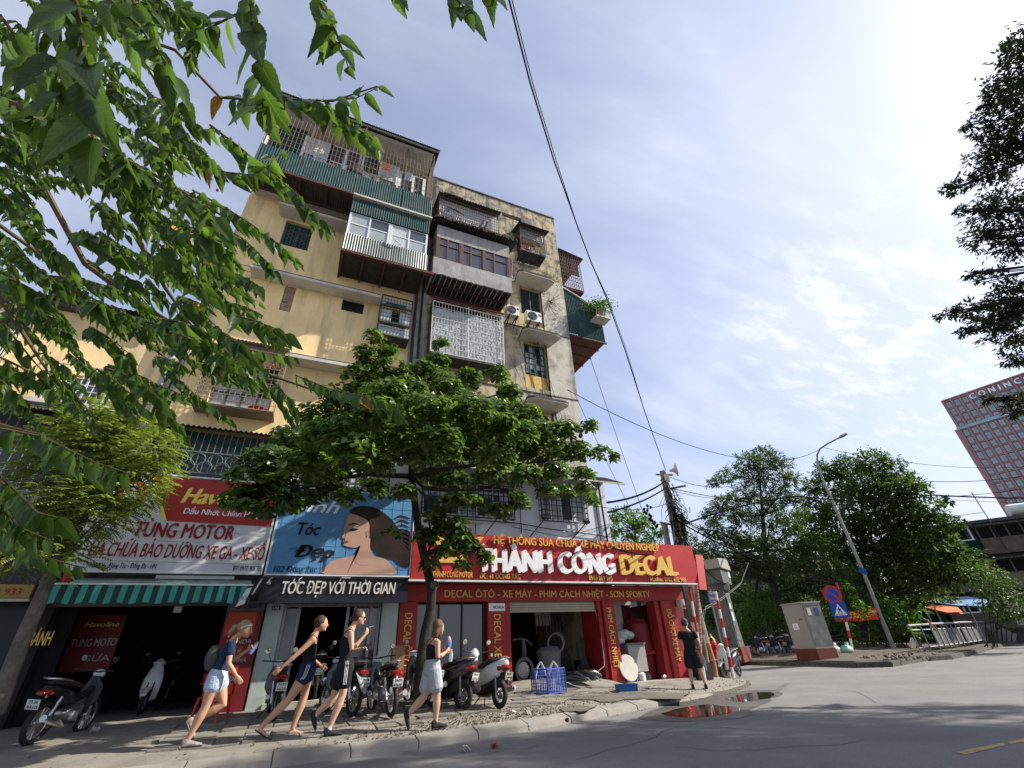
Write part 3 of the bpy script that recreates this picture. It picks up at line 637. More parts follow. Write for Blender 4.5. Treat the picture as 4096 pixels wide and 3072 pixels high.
for pts in ([(2270, 2800), (2400, 2775), (2560, 2770), (2760, 2778), (2740, 2800), (2560, 2798), (2400, 2812)], [(2230, 2835), (2310, 2825), (2390, 2832), (2330, 2850), (2250, 2850)]):
    P = [onG(px, py) for px, py in pts]; c = sum(P, Vector())/len(P)
    Q = [p.lerp(P[(i+1) % len(P)], t)+Vector((random.gauss(0, .06), random.gauss(0, .06), 0)) for i, p in enumerate(P) for t in (0, .33, .66)]
    b.add([(c.x, c.y, sz(c.x, c.y)+.02)]+[(q.x, q.y, sz(q.x, q.y)+.02) for q in Q], [(0, i+1, (i+1) % len(Q)+1) for i in range(len(Q))])
b.build('oil_stain', mat('damp_stain', (.125, .112, .095), .8, .25, 3, bump=.5), pav)
b = MB()
for q in ([(3822, 3008), (4012, 2970), (4022, 2980), (3862, 3018)], [(4030, 2966), (4300, 2915), (4310, 2925), (4045, 2976)]):
    P = [onZ(x, y, .004) for x, y in q]; b.add(P, [(0, 1, 2, 3)])
tag(b.build('road_marking', M['roadyellow']), 'worn yellow dashed line on the asphalt', kind='structure')
rm = bpy.data.objects['road']
def streak(pts, w, m, name, z=.0045):
    b = MB(); P = [onZ(px, py, z) for px, py in pts]
    for i in range(len(P)-1):
        d = (P[i+1]-P[i]).normalized(); n_ = Vector((-d.y, d.x, 0))*w/2; b.add([P[i]-n_, P[i+1]-n_, P[i+1]+n_, P[i]+n_], [(0, 1, 2, 3)])
    b.build(name, m, rm)
tk = mat('tyre_rubber_mark', (.10, .098, .095), .85, .3, 3)
for k, o_ in enumerate((0, 14)): streak([(2960+o_, 2800), (3040+o_, 2785), (3100+o_, 2762), (3140+o_, 2735), (3152+o_, 2712), (3145+o_, 2700)], .05, tk, 'tyre_mark')
rk_ = random.Random(5); ck = mat('road_crack', (.045, .043, .04), 1, 0)
for (x, y, dx, dy, n_) in ((2300, 3040, 55, -14, 14), (2700, 2990, 70, -6, 12), (3350, 2760, 40, 8, 11), (1700, 3060, 50, -9, 9)):
    q = [(x, y)]
    for k in range(n_): q.append((q[-1][0]+dx*rk_.uniform(.5, 1.4), q[-1][1]+dy+rk_.gauss(0, 7)))
    streak(q, .009, ck, 'crack')
# far pavement across the side street (land on which the trees stand)
fc = [onZ(px, py, .3) for px, py in ((3020, 2632), (3150, 2642), (3300, 2643), (3420, 2645), (3560, 2641), (3700, 2622), (3800, 2616), (3900, 2596), (3960, 2581), (4096, 2556))]
fc = [Vector((22.5, 60, .3)), Vector((22.3, 30, .3)), Vector((21.6, 21, .3))] + fc[1:] + [fc[-1]+(fc[-1]-fc[-2])*3]
b = MB(); n = len(fc)
for i in range(n-1):
    p, q = fc[i], fc[i+1]; ux = (q-p).normalized(); nr = Vector((ux.y, -ux.x, 0))
    b.add([(p.x+nr.x*.05, p.y+nr.y*.05, 0), (q.x+nr.x*.05, q.y+nr.y*.05, 0), (q.x, q.y, .26), (p.x, p.y, .26), (p.x-nr.x*.25, p.y-nr.y*.25, .30), (q.x-nr.x*.25, q.y-nr.y*.25, .30)], [(0, 1, 2, 3), (3, 2, 5, 4)])
fk = b.build('far_kerb', M['edge']); tag(fk, 'dark kerb of the pavement across the side street', kind='structure')
def fz(x, y):
    d = min(((Vector((x, y))-Vector((a.x, a.y))).length for a in fc)); return .3+min(.5, max(0, d-2)*.045)
V = []; Fc = []; cols = 16
for i, p in enumerate(fc):
    q0 = fc[max(0, i-1)]; q1 = fc[min(n-1, i+1)]; ux = (q1-q0).normalized(); nr = Vector((-ux.y, ux.x, 0)); nr = Vector((.6, .8, 0)) if i > 2 else Vector((1, .1, 0))
    for j in range(cols):
        d = .2+ (j/(cols-1))**1.6*(60 if i > 2 else 60); V.append((p.x+nr.x*d, p.y+nr.y*d, .298+min(.5, max(0, d-2)*.045)))
for i in range(n-1):
    for j in range(cols-1): a = i*cols+j; Fc.append((a, a+cols, a+cols+1, a+1))
tag(npmesh('earth_verge', V, Fc, M['dirtm'], sm=True), 'bare earth verge under the trees', kind='structure')

# ================================================================ apartment building
YF = 13.5
def wall_holes(mb, x0, x1, z0, z1, Y, holes, reveal=.18):
    xs = sorted({x0, x1, *[h[0] for h in holes], *[h[1] for h in holes]}); zs = sorted({z0, z1, *[h[2] for h in holes], *[h[3] for h in holes]})
    for i in range(len(xs)-1):
        for j in range(len(zs)-1):
            cx = (xs[i]+xs[i+1])/2; cz = (zs[j]+zs[j+1])/2
            if any(h[0] < cx < h[1] and h[2] < cz < h[3] for h in holes): continue
            mb.add([(xs[i], Y, zs[j]), (xs[i+1], Y, zs[j]), (xs[i+1], Y, zs[j+1]), (xs[i], Y, zs[j+1])], [(0, 1, 2, 3)])
    for a, c, d, e in holes:
        y2 = Y+reveal
        mb.add([(a, Y, d), (a, y2, d), (a, y2, e), (a, Y, e)], [(0, 1, 2, 3)]); mb.add([(c, Y, d), (c, y2, d), (c, y2, e), (c, Y, e)], [(3, 2, 1, 0)])
        mb.add([(a, Y, d), (c, Y, d), (c, y2, d), (a, y2, d)], [(0, 1, 2, 3)]); mb.add([(a, Y, e), (c, Y, e), (c, y2, e), (a, y2, e)], [(3, 2, 1, 0)])
BLD = thing('apartment_building', 'tall old yellow apartment block with mould stains and cantilevered balconies', 'building', (2.4, YF, 0))
XL, XR, XM, ZT = -4.25, 9.25, 2.42, 21.2
b = MB()
wall_holes(b, XL, XM-.25, 6.3, ZT, YF, [(-2.82, -1.87, 14.30, 15.6), (-.33, .43, 11.92, 12.45), (.98, 2.0, 10.95, 12.5), (-3.3, -1.7, 7.6, 9.1), (-2.22, -1.88, 11.35, 12.44), (-2.9, 2.0, 17.2, 20.4), (-.5, 2.1, 14.2, 15.9)])
b.build('wall', M['yellow'], BLD)
b = MB(); wall_holes(b, XM+.35, 6.9, 6.3, 16.4, YF, [(2.95, 5.6, 10.6, 12.8), (3.0, 5.7, 14.3, 15.8)])
b.box(6.9, 8.0, YF+.0, YF+.1, 6.3, 7.35); 
for z0, z1 in ((9.12, 10.15), (12.42, 13.35), (15.55, 16.4)): b.box(6.9, 8.0, YF, YF+.1, z0, z1)
b.build('wall', M['yellow2'], BLD)
b = MB()
for z0, z1, w0 in ((7.35, 9.12, 7.6), (10.15, 12.42, 10.8), (13.35, 15.55, 14.0)):
    wall_holes(b, 6.9, 8.0, z0, z1, YF+.1, [(6.95, 7.95, w0, z1-.03)], .12)
    for x in (6.9, 8.0): b.add([(x, YF-.001, z0), (x, YF+.1, z0), (x, YF+.1, z1), (x, YF-.001, z1)], [(0, 1, 2, 3)])
    b.add([(6.9, YF, z0), (8.0, YF, z0), (8, YF+.1, z0), (6.9, YF+.1, z0)], [(0, 1, 2, 3)])
b.build('window_recess', M['niche'], BLD)
b = MB(); b.box(8.0, XR, YF-.012, YF+.3, 6.3, 16.4); b.build('corner_pier', M['greycol'], BLD)
b = MB(); b.box(XM-.25, XM+.35, YF-.05, YF+.25, 6.3, 17); b.build('party_pier', M['greycol'], BLD)
b = MB(); wall_holes(b, XM+.35, XR, 16.4, ZT, YF-.006, [(3.15, 4.14, 20.2, 20.42), (6.18, 7.27, 20.05, 20.35), (3.0, 5.3, 17.2, 19.2), (6.9, 7.9, 17.4, 19.0)])
b.add([(XR, YF-.006, 16.4), (XR, YF+.4, 16.4), (XR, YF+.4, ZT), (XR, YF-.006, ZT)], [(0, 1, 2, 3)])
b.build('parapet_wall', M['parapet'], BLD)
b = MB(); b.box(XM-.25, XM+.35, YF-.04, YF+.3, 17, ZT); b.box(XM-.2, XR+.03, YF-.05, YF+.3, ZT, ZT+.07); b.build('parapet_coping', M['edge'], BLD)
b = MB(); b.box(XR-.3, XR-.002, YF+.31, 30, 0, ZT-.01); b.box(XL, XR-.31, 25, 25.3, 0, ZT-.02); b.box(XL-.002, XL+.25, YF+.02, 25, 6, ZT-.03); b.box(XL, XR-.01, YF+.3, 25, ZT-.6, ZT-.35)
b.build('side_wall', M['yellow2'], BLD)
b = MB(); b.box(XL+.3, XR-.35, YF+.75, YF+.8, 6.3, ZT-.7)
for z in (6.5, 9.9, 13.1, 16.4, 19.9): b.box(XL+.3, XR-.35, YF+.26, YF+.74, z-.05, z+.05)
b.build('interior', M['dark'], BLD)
b = MB()
for z in (9.93, 13.13):
    b.box(XM+.36, XR+.01, YF-.03, YF-.013, z-.025, z+.025)
b.build('string_course', M['edge'], BLD)
b = MB()
for z in (12.68, 9.48, 12.9): b.box(XL, -.7 if z > 12.8 else .9, YF-.012, YF-.001, z-.008, z+.008)
b.build('plaster_joint', M['rubble'], BLD)
def ledge(x0, x1, z, d):
    b = MB(); b.m = 0; b.box(x0, x1, YF-d, YF, z, z+.13); o = b.build('concrete_ledge', M['soffit'], BLD, bevel=.01)
    b = MB(); b.box(x0+.01, x1-.01, YF-d-.004, YF-d+.05, z+.131, z+.15); b.build('ledge_edge', M['edge'], o)
ledge(-3.3, .92, 12.45, .52); ledge(-3.1, -.68, 15.7, .6); ledge(-3.3, .92, 9.28, .52)
# exposed brick patch: every brick its own piece
pt = MB(); pt.box(-2.22, -1.88, YF+.03, YF+.06, 11.35, 12.44); pt = pt.build('brick_patch', M['rubble'], BLD)
bm_ = mat('pinkish_brick', (.36, .22, .17), .95, .3, 4, dirt=(.25, .2, .17), dirt_amt=.5, bump=.4)
for r in range(13):
    for c in range(2):
        x = -2.205+c*.165+(.02 if r % 2 else 0); z = 11.38+r*.08
        if random.random() < .08: continue
        q = MB(); d = random.uniform(0, .02); q.box(x, x+.15, YF+.0+d, YF+.029, z, z+.066); q.build('brick', bm_, pt)
def pane_window(parent, x0, x1, z0, z1, Y, cols, rows, fm, gm, fw=.045, name='window', d=.05, label=None, arch=False):
    """cols, rows: lists of fractions; frame as a part, each pane a sub-part"""
    b = MB(); X = [x0+(x1-x0)*c for c in cols]; Z = [z0+(z1-z0)*r for r in rows]
    for i, x in enumerate(X):
        w = fw if 0 < i < len(X)-1 else fw*1.3; b.box(x-w/2, x+w/2, Y-d, Y, z0, z1)
    for i, z in enumerate(Z):
        w = fw*.8
        b.box(x0+fw*.65, x1-fw*.65, Y-d*.85, Y-.002, max(z0+.001, z-w/2), min(z1-.001, z+w/2))
    o = b.build(name, fm, parent, label=label)
    if wmat(o) and (parent.parent is None):
        for i in range(len(X)-1):
            for j in range(len(Z)-1):
                q = MB(); q.box(X[i]+fw/2, X[i+1]-fw/2, Y-.022+random.uniform(-.002, .002), Y-.014, Z[j]+fw*.4, Z[j+1]-fw*.4); q.build('pane', gm if not isinstance(gm, list) else random.choice(gm), o)
    return o
# windows of the right column
w = pane_window(BLD, 6.97, 7.93, 14.02, 15.5, YF+.18, [0, .5, 1], [0, .36, .7, 1], M['shutter'], M['dark'], .06, d=.06, label='green louvred window shutters, one slat leaf ajar')
b = MB()
for k in range(44):
    z = 14.06+k*.0325; b.obb((7.21, YF+.125, z), .4, .012, .026, Euler((.6, 0, 0)).to_matrix()); b.obb((7.69, YF+.125, z), .4, .012, .026, Euler((.6, 0, 0)).to_matrix())
tag(b.build('slats', M['shutterslat'], w), kind='stuff')
pane_window(BLD, 6.97, 7.93, 10.83, 12.36, YF+.18, [0, .04, .24, .46, .54, .76, .96, 1], [0, .06, .2, .38, .56, .74, .94, 1], M['shutter'], [M['paleglass'], M['paleglass'], M['dark']], .035, d=.06, label='green casement window of small panes')
pane_window(BLD, 6.97, 7.93, 7.62, 9.08, YF+.18, [0, .5, 1], [0, 1], M['whiteframe'], M['glass'], .07, d=.06, label='white framed window of dark glass')
w = pane_window(BLD, -2.8, -1.89, 14.32, 15.58, YF+.16, [0, .5, 1], [0, .72, 1], M['shutter'], M['dark'], .06, label='dark green window with ornamental ironwork')
b = MB()
for cx in (-2.57, -2.12):
    for k in range(5): b.torus((cx, YF+.06, 14.5+k*.2), (0, 1, 0), .085, .007, 14, 4)
    for k in range(4): b.box(cx-.17+k*.11, cx-.162+k*.11, YF+.055, YF+.063, 14.35, 15.55)
    for k in range(12): b.box(cx-.2, cx+.2, YF+.05, YF+.056, 14.36+k*.1, 14.368+k*.1)
b.build('ironwork', M['ironteal'], w)
w = pane_window(BLD, -.32, .42, 11.93, 12.44, YF+.12, [0, 1], [0, 1], M['shutter'], M['dark'], .03, name='louvre_vent')
b = MB()
for k in range(7): b.box(-.3, .4, YF+.05, YF+.07, 11.97+k*.066, 12.0+k*.066)
b.build('slats', M['black'], w)
pane_window(BLD, -3.28, -1.72, 7.62, 9.08, YF+.15, [0, .25, .5, .75, 1], [0, .3, 1], M['shutter'], [M['paleglass'], M['dark']], .05)
def canopy(x0, x1, zb, d, t=.12):
    pl = [(x0+.22, YF-d), (x1-.22, YF-d), (x1-.06, YF-d+.07), (x1, YF-d+.2), (x1-.12, YF), (x0+.12, YF), (x0, YF-d+.2), (x0+.06, YF-d+.07)]
    b = MB(); b.prism(pl, (0, 0, zb), (1, 0, 0), (0, 1, 0), t*.35); o = b.build('window_canopy', M['soffit'], BLD)
    b = MB(); pl2 = [(x+(x-(x0+x1)/2)*.02, y-(.015 if y < YF-.05 else 0)) for x, y in pl]; b.prism(pl2, (0, 0, zb+t*.35), (1, 0, 0), (0, 1, 0), t*.65); b.build('canopy_edge', M['edge'], o)
canopy(6.55, 8.38, 15.62, .78, .16); canopy(6.6, 8.36, 12.44, .78); canopy(6.6, 8.36, 9.2, .78)
canopy(2.95, 4.6, 9.3, .6); canopy(.6, 2.2, 9.5, .5)
# drain pipes down the party pier
b = MB(); b.tube([(2.28, YF-.13, 6.4), (2.28, YF-.13, 16.3)], .055, 8); b.tube([(2.52, YF-.14, 6.4), (2.5, YF-.14, 12.5), (2.55, YF-.14, 16.3)], .045, 8); b.build('drain_pipe', M['darkbar'], BLD)
b = MB(); b.tube([(6.3, YF-.06, 14.0), (6.32, YF-.06, 15.2), (6.5, YF-.08, 15.8), (6.6, YF-.05, 17.1)], .035, 8); b.build('drain_pipe', M['ac'], BLD)
b = MB(); b.tube([(8.7, YF+.3, 21.2), (8.69, YF+.3, 21.95)], .012, 5); b.build('lightning_rod', M['darkbar'], BLD)
# wires draped on the facade
b = MB()
for k in range(7):
    x0 = random.uniform(6, 7.6); z0 = random.uniform(11, 15); x1 = random.uniform(8.2, 9.1); z1 = random.uniform(6.5, 8.5)
    b.tube([(x0+(x1-x0)*t, YF-.05-.05*random.random(), z0+(z1-z0)*t-.5*math.sin(PI*t)) for t in np.linspace(0, 1, 9)], .008, 4)
b.build('facade_cable', M['cable'], BLD)

# ---- air conditioners
def ac(x0, x1, z0, z1, Y, label, group=None, rz=0, D=.3):
    w, h = x1-x0, z1-z0
    t = thing('air_conditioner', label, 'air conditioner', ((x0+x1)/2, Y, z0), rz, group)
    b = MB(); b.box(-w/2, w/2, 0, D, 0, h); b.build('casing', M['ac'], t, local=True, bevel=.015)
    b = MB(); b.lathe((-w*.12, -.002, h*.5), (0, -1, 0), [(0, h*.40), (.012, h*.40), (.014, h*.37)], 24); f = b.build('fan_grille', M['darkbar'], t, local=True)
    b = MB()
    for k in range(5): b.torus((-w*.12, -.02, h*.5), (0, 1, 0), h*(.08+.07*k), .004, 20, 4)
    for k in range(8): a = k*PI/4; b.bar((-w*.12, -.022, h*.5), (-w*.12+math.cos(a)*h*.38, -.022, h*.5+math.sin(a)*h*.38), .006)
    b.build('guard', M['steel'], f, local=True)
    b = MB(); b.box(w*.3, w*.45, -.006, -.001, h*.6, h*.8); b.build('badge', M['bluep'], t, local=True)
    b = MB()
    for s in (-1, 1): b.bar((s*w*.3, -.05, -.02), (s*w*.3, .5, -.02), .04); b.bar((s*w*.3, 0, -.04), (s*w*.3, .45, -.35), .03)
    b.build('bracket', M['darkbar'], t, local=True)
    return t
ac(6.88, 7.58, 13.12, 13.68, 12.95, 'white air conditioner below the green louvred window')
ac(5.98, 6.55, 13.22, 13.74, 12.98, 'older white air conditioner beside the grey balcony underside')
# ================================================================ balcony enclosures hung on the facade
# ---- top floor, long green one
T = thing('balcony_enclosure', 'long top floor balcony cage with green corrugated skirt and tin roof', 'balcony', (-.9, YF, 16.5))
x0, x1, y0 = -4.1, 2.33, 12.1
b = MB()
for a, c in ((x0, -2.62), (-2.6, -.72), (-.7, 1.12), (1.14, x1)): b.corr(a, c, 16.55, 17.68+random.uniform(-.03, .03), y0-.01*random.random(), .09, .011)
b.build('corrugated_skirt', M['greencorr'], T)
b = MB(); b.corr(0, YF-y0, 16.55, 17.66, 0, .09, .018, P=lambda u, v, w: (x1+w, y0+u, v)); b.build('corrugated_side', M['agedcorr'], T); b = MB(); b.corr(0, YF-y0, 16.55, 19.6, 0, .09, .018, P=lambda u, v, w: (x0-w, y0+u, v)); b.build('corrugated_side', M['agedcorr'], T)
b = MB(); b.grille(x0+.02, x1-.02, 17.68, 20.75, y0+.03, 44, 9, .011); b.sgrille(x1-.02, y0+.03, YF-.05, 17.68, 20.7, 12, 10, .014)
b.build('grille', M['tanbar'], T)
b = MB()
for x in (x0+.02, -2.6, -.7, 1.13, x1-.03): b.box(x-.025, x+.025, y0+.05, y0+.1, 16.5, 20.8)
b.box(x0, x1, y0+.05, y0+.1, 17.64, 17.7); b.build('frame_post', M['rustbar'], T)
b = MB(); b.corr(x0-.15, x1+.15, 0, 1, 0, .1, .02, P=lambda u, v, w: (u, 11.8+v*1.9, 20.82+v*.35+w)); b.build('roof_sheet', M['fibro'], T)
b = MB(); b.box(x0-.1, x1+.1, 11.84, 11.9, 20.62, 20.78)
for x in (-2.9, -.9, .9, 2.2): b.box(x-.03, x+.03, 11.95, YF, 20.7, 20.77)
b.build('roof_beam', M['fibro'], T)
b = MB(); b.box(x0+.2, x1-.1, 12.0, YF-.05, 20.62, 20.66); b.build('ceiling_board', M['soffit'], T)
b = MB(); b.box(x0, x1, y0-.02, y0+.08, 16.42, 16.53); b.build('edge_beam', M['rustbeam'], T)
b = MB()
for i in range(38):
    xa = x0+.02+i*.0895
    if xa < -.8: b.box(xa+.004, xa+.085, y0+.1, 12.98, 16.43+random.uniform(-.008, .008), 16.47)
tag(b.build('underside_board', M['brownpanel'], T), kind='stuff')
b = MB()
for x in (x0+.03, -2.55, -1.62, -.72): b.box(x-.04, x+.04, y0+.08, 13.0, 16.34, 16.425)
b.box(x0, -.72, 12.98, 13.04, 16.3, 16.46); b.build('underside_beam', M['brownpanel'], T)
b = MB(); b.box(-.66, x1+.05, 11.98, YF, 16.32, 16.41); b.box(x0, x1, y0+.1, YF, 16.48, 16.54); b.build('floor_slab', M['soffit'], T)
b = MB(); b.corr(x0+.1, -2.98, 17.6, 20.6, 13.0, .09, .018); b.build('inner_corrugated_wall', M['greencorr'], T)
for a, c in ((-2.95, -1.95), (-1.93, -.72), (-.64, .88)):
    pane_window(T, a, c, 18.62, 20.25, 13.0, [0, .5, 1], [0, .33, 1], M['whiteframe'], [M['glass'], M['curtain'], M['glass']], .09)
pane_window(T, 1.0, 2.1, 18.0, 20.2, 13.1, [0, .55, 1], [0, 1], M['whiteframe'], M['glass'], .1)
b = MB(); b.box(x0+.1, x1-.05, 13.12, 13.2, 17.6, 18.6); b.build('inner_wall', M['soffit'], T)
t = thing('flower_box', 'dark box hanging inside the top floor cage', 'box', (-.8, 12.35, 17.95)); b = MB(); b.box(-1.12, -.52, 12.2, 12.5, 17.95, 18.5); b.build('box_body', M['lidgrey'], t, bevel=.02)
b = MB(); b.box(-1.1, -.9, 12.15, 12.2, 17.95, 18.52); b.build('box_front', M['black'], t)
def potplant(x, y, z, r, label, leafy=True, m='pot', n=60, spread=.3, h=.35, lm='back2', group=None):
    t = thing('potted_plant', label, 'plant', (x, y, z), 0, group)
    b = MB(); b.lathe((0, 0, 0), (0, 0, 1), [(0, r*.7), (r*1.3, r), (r*1.35, r*1.08), (r*1.5, r*1.08), (r*1.5, r*.95), (r*1.3, r*.9)], 14); b.build('pot', M[m], t, local=True, sm=True)
    if leafy:
        rr = np.random.RandomState(int(abs(x*100)+z*7)); P = rr.normal(0, 1, (n, 3))*np.array([spread*.5, spread*.5, h*.4])+np.array([0, 0, r*1.5+h*.6]); leafcloud('leaves', P, .12, .06, LM[lm], t, local=True)
        b = MB()
        for k in range(5): b.tube([(0, 0, r*1.3), tuple(P[k])], .006, 4)
        b.build('stem', M['twig'], t, local=True)
    return t
def basin(x, y, z, r, mt, label, tilt=0, cat='basin'):
    b = MB(); b.lathe((x, y, z), Vector((math.sin(tilt)*.3, -math.sin(tilt), math.cos(tilt))), [(0, r*.75), (r*.35, r), (r*.37, r*1.04), (r*.38, r*.96), (.02, r*.7)], 20); return tag(b.build('basin', M[mt], sm=True), label, cat)
# ---- fourth floor, white casements over striped steel
T = thing('balcony_enclosure', 'balcony box with white casement windows above rust-striped corrugated sheet', 'balcony', (.83, YF, 13.4))
x0, x1, y0 = -.64, 2.31, 12.14
b = MB(); b.corr(x0-.02, x1+.02, 13.5, 14.36, y0-.03, .088, .02); b.corr(0, YF-y0, 13.5, 14.36, 0, .088, .02, P=lambda u, v, w: (x0-.02-w, y0+u, v)); b.corr(0, YF-y0, 13.5, 14.36, 0, .088, .02, P=lambda u, v, w: (x1+.02+w, y0+u, v)); b.build('corrugated_skirt', M['agedcorr'], T)
b = MB(); b.corr(x0, x1, 15.5, 16.28, y0-.04, .088, .018); b.corr(0, YF-y0, 15.5, 16.28, 0, .088, .018, P=lambda u, v, w: (x0-w, y0+u, v)); b.build('corrugated_header', M['greencorr'], T)
for a, c in ((x0+.03, .82), (.9, x1-.05)): pane_window(T, a, c, 14.34, 15.48, y0+.05, [0, .5, 1], [0, .52, 1], M['whiteframe'], [M['curtain'], M['glass'], M['paleglass']], .055)
b = MB()
for i in range(18): x = x0+.1+i*.162; b.box(x-.006, x+.006, y0+.09, y0+.1, 14.36, 15.46)
b.build('inner_bars', M['darkbar'], T)
b = MB(); b.box(x0, x0+.03, y0+.1, YF, 14.36, 15.5); b.box(x1-.03, x1, y0+.1, YF, 14.36, 15.5); b.build('side_panel', M['interior'], T)
b = MB(); b.box(x0-.05, x1+.3, y0-.06, y0+.05, 13.38, 13.49); b.box(x0-.04, x0+.04, y0, YF, 13.37, 13.48)
for x in (.1, .85, 1.6, 2.28): b.box(x-.03, x+.03, y0+.05, YF, 13.36, 13.45)
b.build('floor_beam', M['rustbeam'], T)
b = MB(); b.corr(0, YF-y0-.05, x0+.05, x1-.03, 0, .1, .015, P=lambda u, v, w: (v, y0+.05+u, 13.47+w)); b.build('floor_sheet', M['brownpanel'], T)
b = MB(); b.tube([(.95, 12.05, 14.75), (1.05, 11.98, 14.5), (1.3, 12.0, 14.35)], .02, 5); tag(b.build('rag', M['cloth']), 'rag hanging on the sill of the white casements', 'rag')
# ---- fourth floor, grey cement box
T = thing('balcony_enclosure', 'grey cement balcony box with brown framed dark windows', 'balcony', (4.25, YF, 13.6))
x0, x1, y0 = 2.68, 5.88, 12.26
def rough_panel(xa, xb, za, zb, y, th, n=30, amp=.03, ragged=True):
    b = MB(); X = np.linspace(xa, xb, n+1); lo = [za+(random.uniform(-amp, amp) if ragged else 0) for _ in X]
    for i in range(n): b.add([(X[i], y, lo[i]), (X[i+1], y, lo[i+1]), (X[i+1], y, zb), (X[i], y, zb), (X[i], y+th, lo[i]), (X[i+1], y+th, lo[i+1]), (X[i+1], y+th, zb), (X[i], y+th, zb)], [(0, 1, 2, 3), (0, 4, 5, 1), (7, 6, 5, 4)])
    return b
b = rough_panel(x0-.08, x1+.03, 13.66, 14.5, y0-.02, .06); b.box(x0-.08, x0-.02, y0+.04, YF, 13.66, 14.5); b.box(x1, x1+.03, y0+.041, YF, 13.66, 14.5); b.build('cement_skirt', M['render'], T)
b = MB(); b.box(x0, x1, y0, y0+.05, 15.7, 16.4); b.box(x0, x0+.05, y0+.05, YF, 14.5, 16.4); b.box(x1-.05, x1, y0+.05, YF, 14.5, 16.4); b.build('cement_header', M['render'], T)
for a, c in ((2.78, 3.66), (3.76, 4.66), (4.72, 5.78)): pane_window(T, a, c, 14.5, 15.7, y0+.06, [0, .42, 1], [0, .68, 1], M['brownwood'], M['glass'], .07, d=.07)
b = MB()
for x in (2.72, 3.71, 4.69, 5.84): b.box(x-.045, x+.045, y0-.02, y0+.05, 14.5, 15.7)
b.build('mullion', M['brownwood'], T)
b = MB(); b.corr(x0-.2, x1+.35, 0, 1, 0, .14, .03, P=lambda u, v, w: (u, 11.95+v*1.55, 16.62+v*.3+w)); b.build('roof_sheet', M['fibro'], T)
b = MB()
for i in range(80): x = x0-.18+i*.046; h = random.uniform(.02, .14); b.box(x, x+.045, 11.96, 11.98, 16.64-h, 16.64)
b.build('roof_fringe', M['fibro'], T)
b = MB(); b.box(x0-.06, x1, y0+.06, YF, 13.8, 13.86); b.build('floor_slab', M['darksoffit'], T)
b = MB()
for i in range(15): x = x0+.1+i*.215; b.box(x-.012, x+.012, y0+.1, YF-.02, 13.765, 13.8)
b.build('joist', M['soffit'], T)
b = MB(); b.bar((x0-.1, 12.95, 13.7), (x1+.1, 12.95, 13.7), .06); b.bar((x0, YF-.1, 13.62), (x1, YF-.1, 13.62), .09)
for x in (x0+.02, 4.2, x1-.08): b.box(x-.04, x+.04, y0+.05, YF, 13.66, 13.76)
b.build('floor_beam', M['rustbeam'], T)
# ---- fifth floor cages
T = thing('window_cage', 'rusty window cage with torn white sheet lining under the parapet', 'window grille', (4.2, YF, 17))
x0, x1, y0 = 2.78, 5.58, 12.6
b = MB(); b.grille(x0, x1, 17.12, 18.72, y0, 26, 9, .013, .03); b.sgrille(x0, y0, YF, 17.12, 18.7, 7, 9, .013); b.build('grille', M['rustbar'], T)
b = MB(); b.corr(x0+.03, 3.95, 17.15, 17.7, y0+.04, .09, .014); b.corr(4.0, 4.6, 17.3, 17.62, y0+.05, .09, .014); b.corr(x0+.01, 3.0, 17.7, 18.65, y0+.05, .07, .01); b.build('lining_sheet', M['greycorr'], T)
b = MB(); b.box(3.0, x1-.02, y0+.12, y0+.13, 17.75, 18.7); b.build('plastic_lining', M['plastic'], T)
b = MB(); b.corr(x0-.1, x1+.1, 0, 1, 0, .13, .025, P=lambda u, v, w: (u, 12.4+v*1.1, 18.78+v*.2+w)); b.build('roof_sheet', M['fibro'], T)
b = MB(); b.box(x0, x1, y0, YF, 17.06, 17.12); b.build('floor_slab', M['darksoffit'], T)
b = MB(); b.tube([(3.1, 12.55, 18.1), (3.5, 12.5, 18.0), (3.9, 12.52, 17.85)], [.03, .05, .02], 6); tag(b.build('rag', M['rustbar']), 'rusty bundle lodged in the upper cage', 'bundle')
T = thing('window_cage', 'small rusty window cage with tin awning near the corner', 'window grille', (7.4, YF, 17.1))
x0, x1, y0 = 6.78, 8.05, 12.8
b = MB(); b.grille(x0, x1, 17.15, 18.75, y0, 12, 10, .013, .035); b.sgrille(x0, y0, YF, 17.15, 18.7, 5, 10, .013); b.sgrille(x1, y0, YF, 17.15, 18.7, 5, 10, .013); b.build('grille', M['rustbar'], T)
b = MB(); b.corr(x0+.05, x1, 18.1, 18.72, y0+.05, .08, .012); b.build('lining_sheet', M['greycorr'], T)
b = MB(); b.box(x0+.1, x1-.2, y0+.03, y0+.045, 17.75, 18.0); b.build('rusted_strip', M['rustbeam'], T)
b = MB(); b.corr(x0-.15, x1+.25, 0, 1, 0, .11, .02, P=lambda u, v, w: (u, 12.55+v*.95, 18.76+v*.3+w)); b.build('awning_sheet', M['fibro'], T)
b = MB(); b.corr(x0, x1, 0, 1, 0, .11, .015, P=lambda u, v, w: (u, y0+v*.68, 17.12+w-.02*v)); b.build('floor_sheet', M['fibro'], T)
b = MB(); b.add([(8.05, 12.8, 18.1), (7.75, 12.78, 18.1), (7.8, 12.8, 17.6)], [(0, 1, 2)]); b.build('green_scrap', M['greencorr'], T)
ac(6.95, 7.6, 17.3, 17.75, 12.95, 'air conditioner inside the small corner cage')
b = MB(); b.tube([(7.7, 12.7, 17.15), (7.95, 12.7, 17.05), (8.15, 12.75, 17.2)], [.05, .07, .03], 6); tag(b.build('rag', M['tarpblue']), 'blue cloth hanging from the small corner cage', 'cloth')
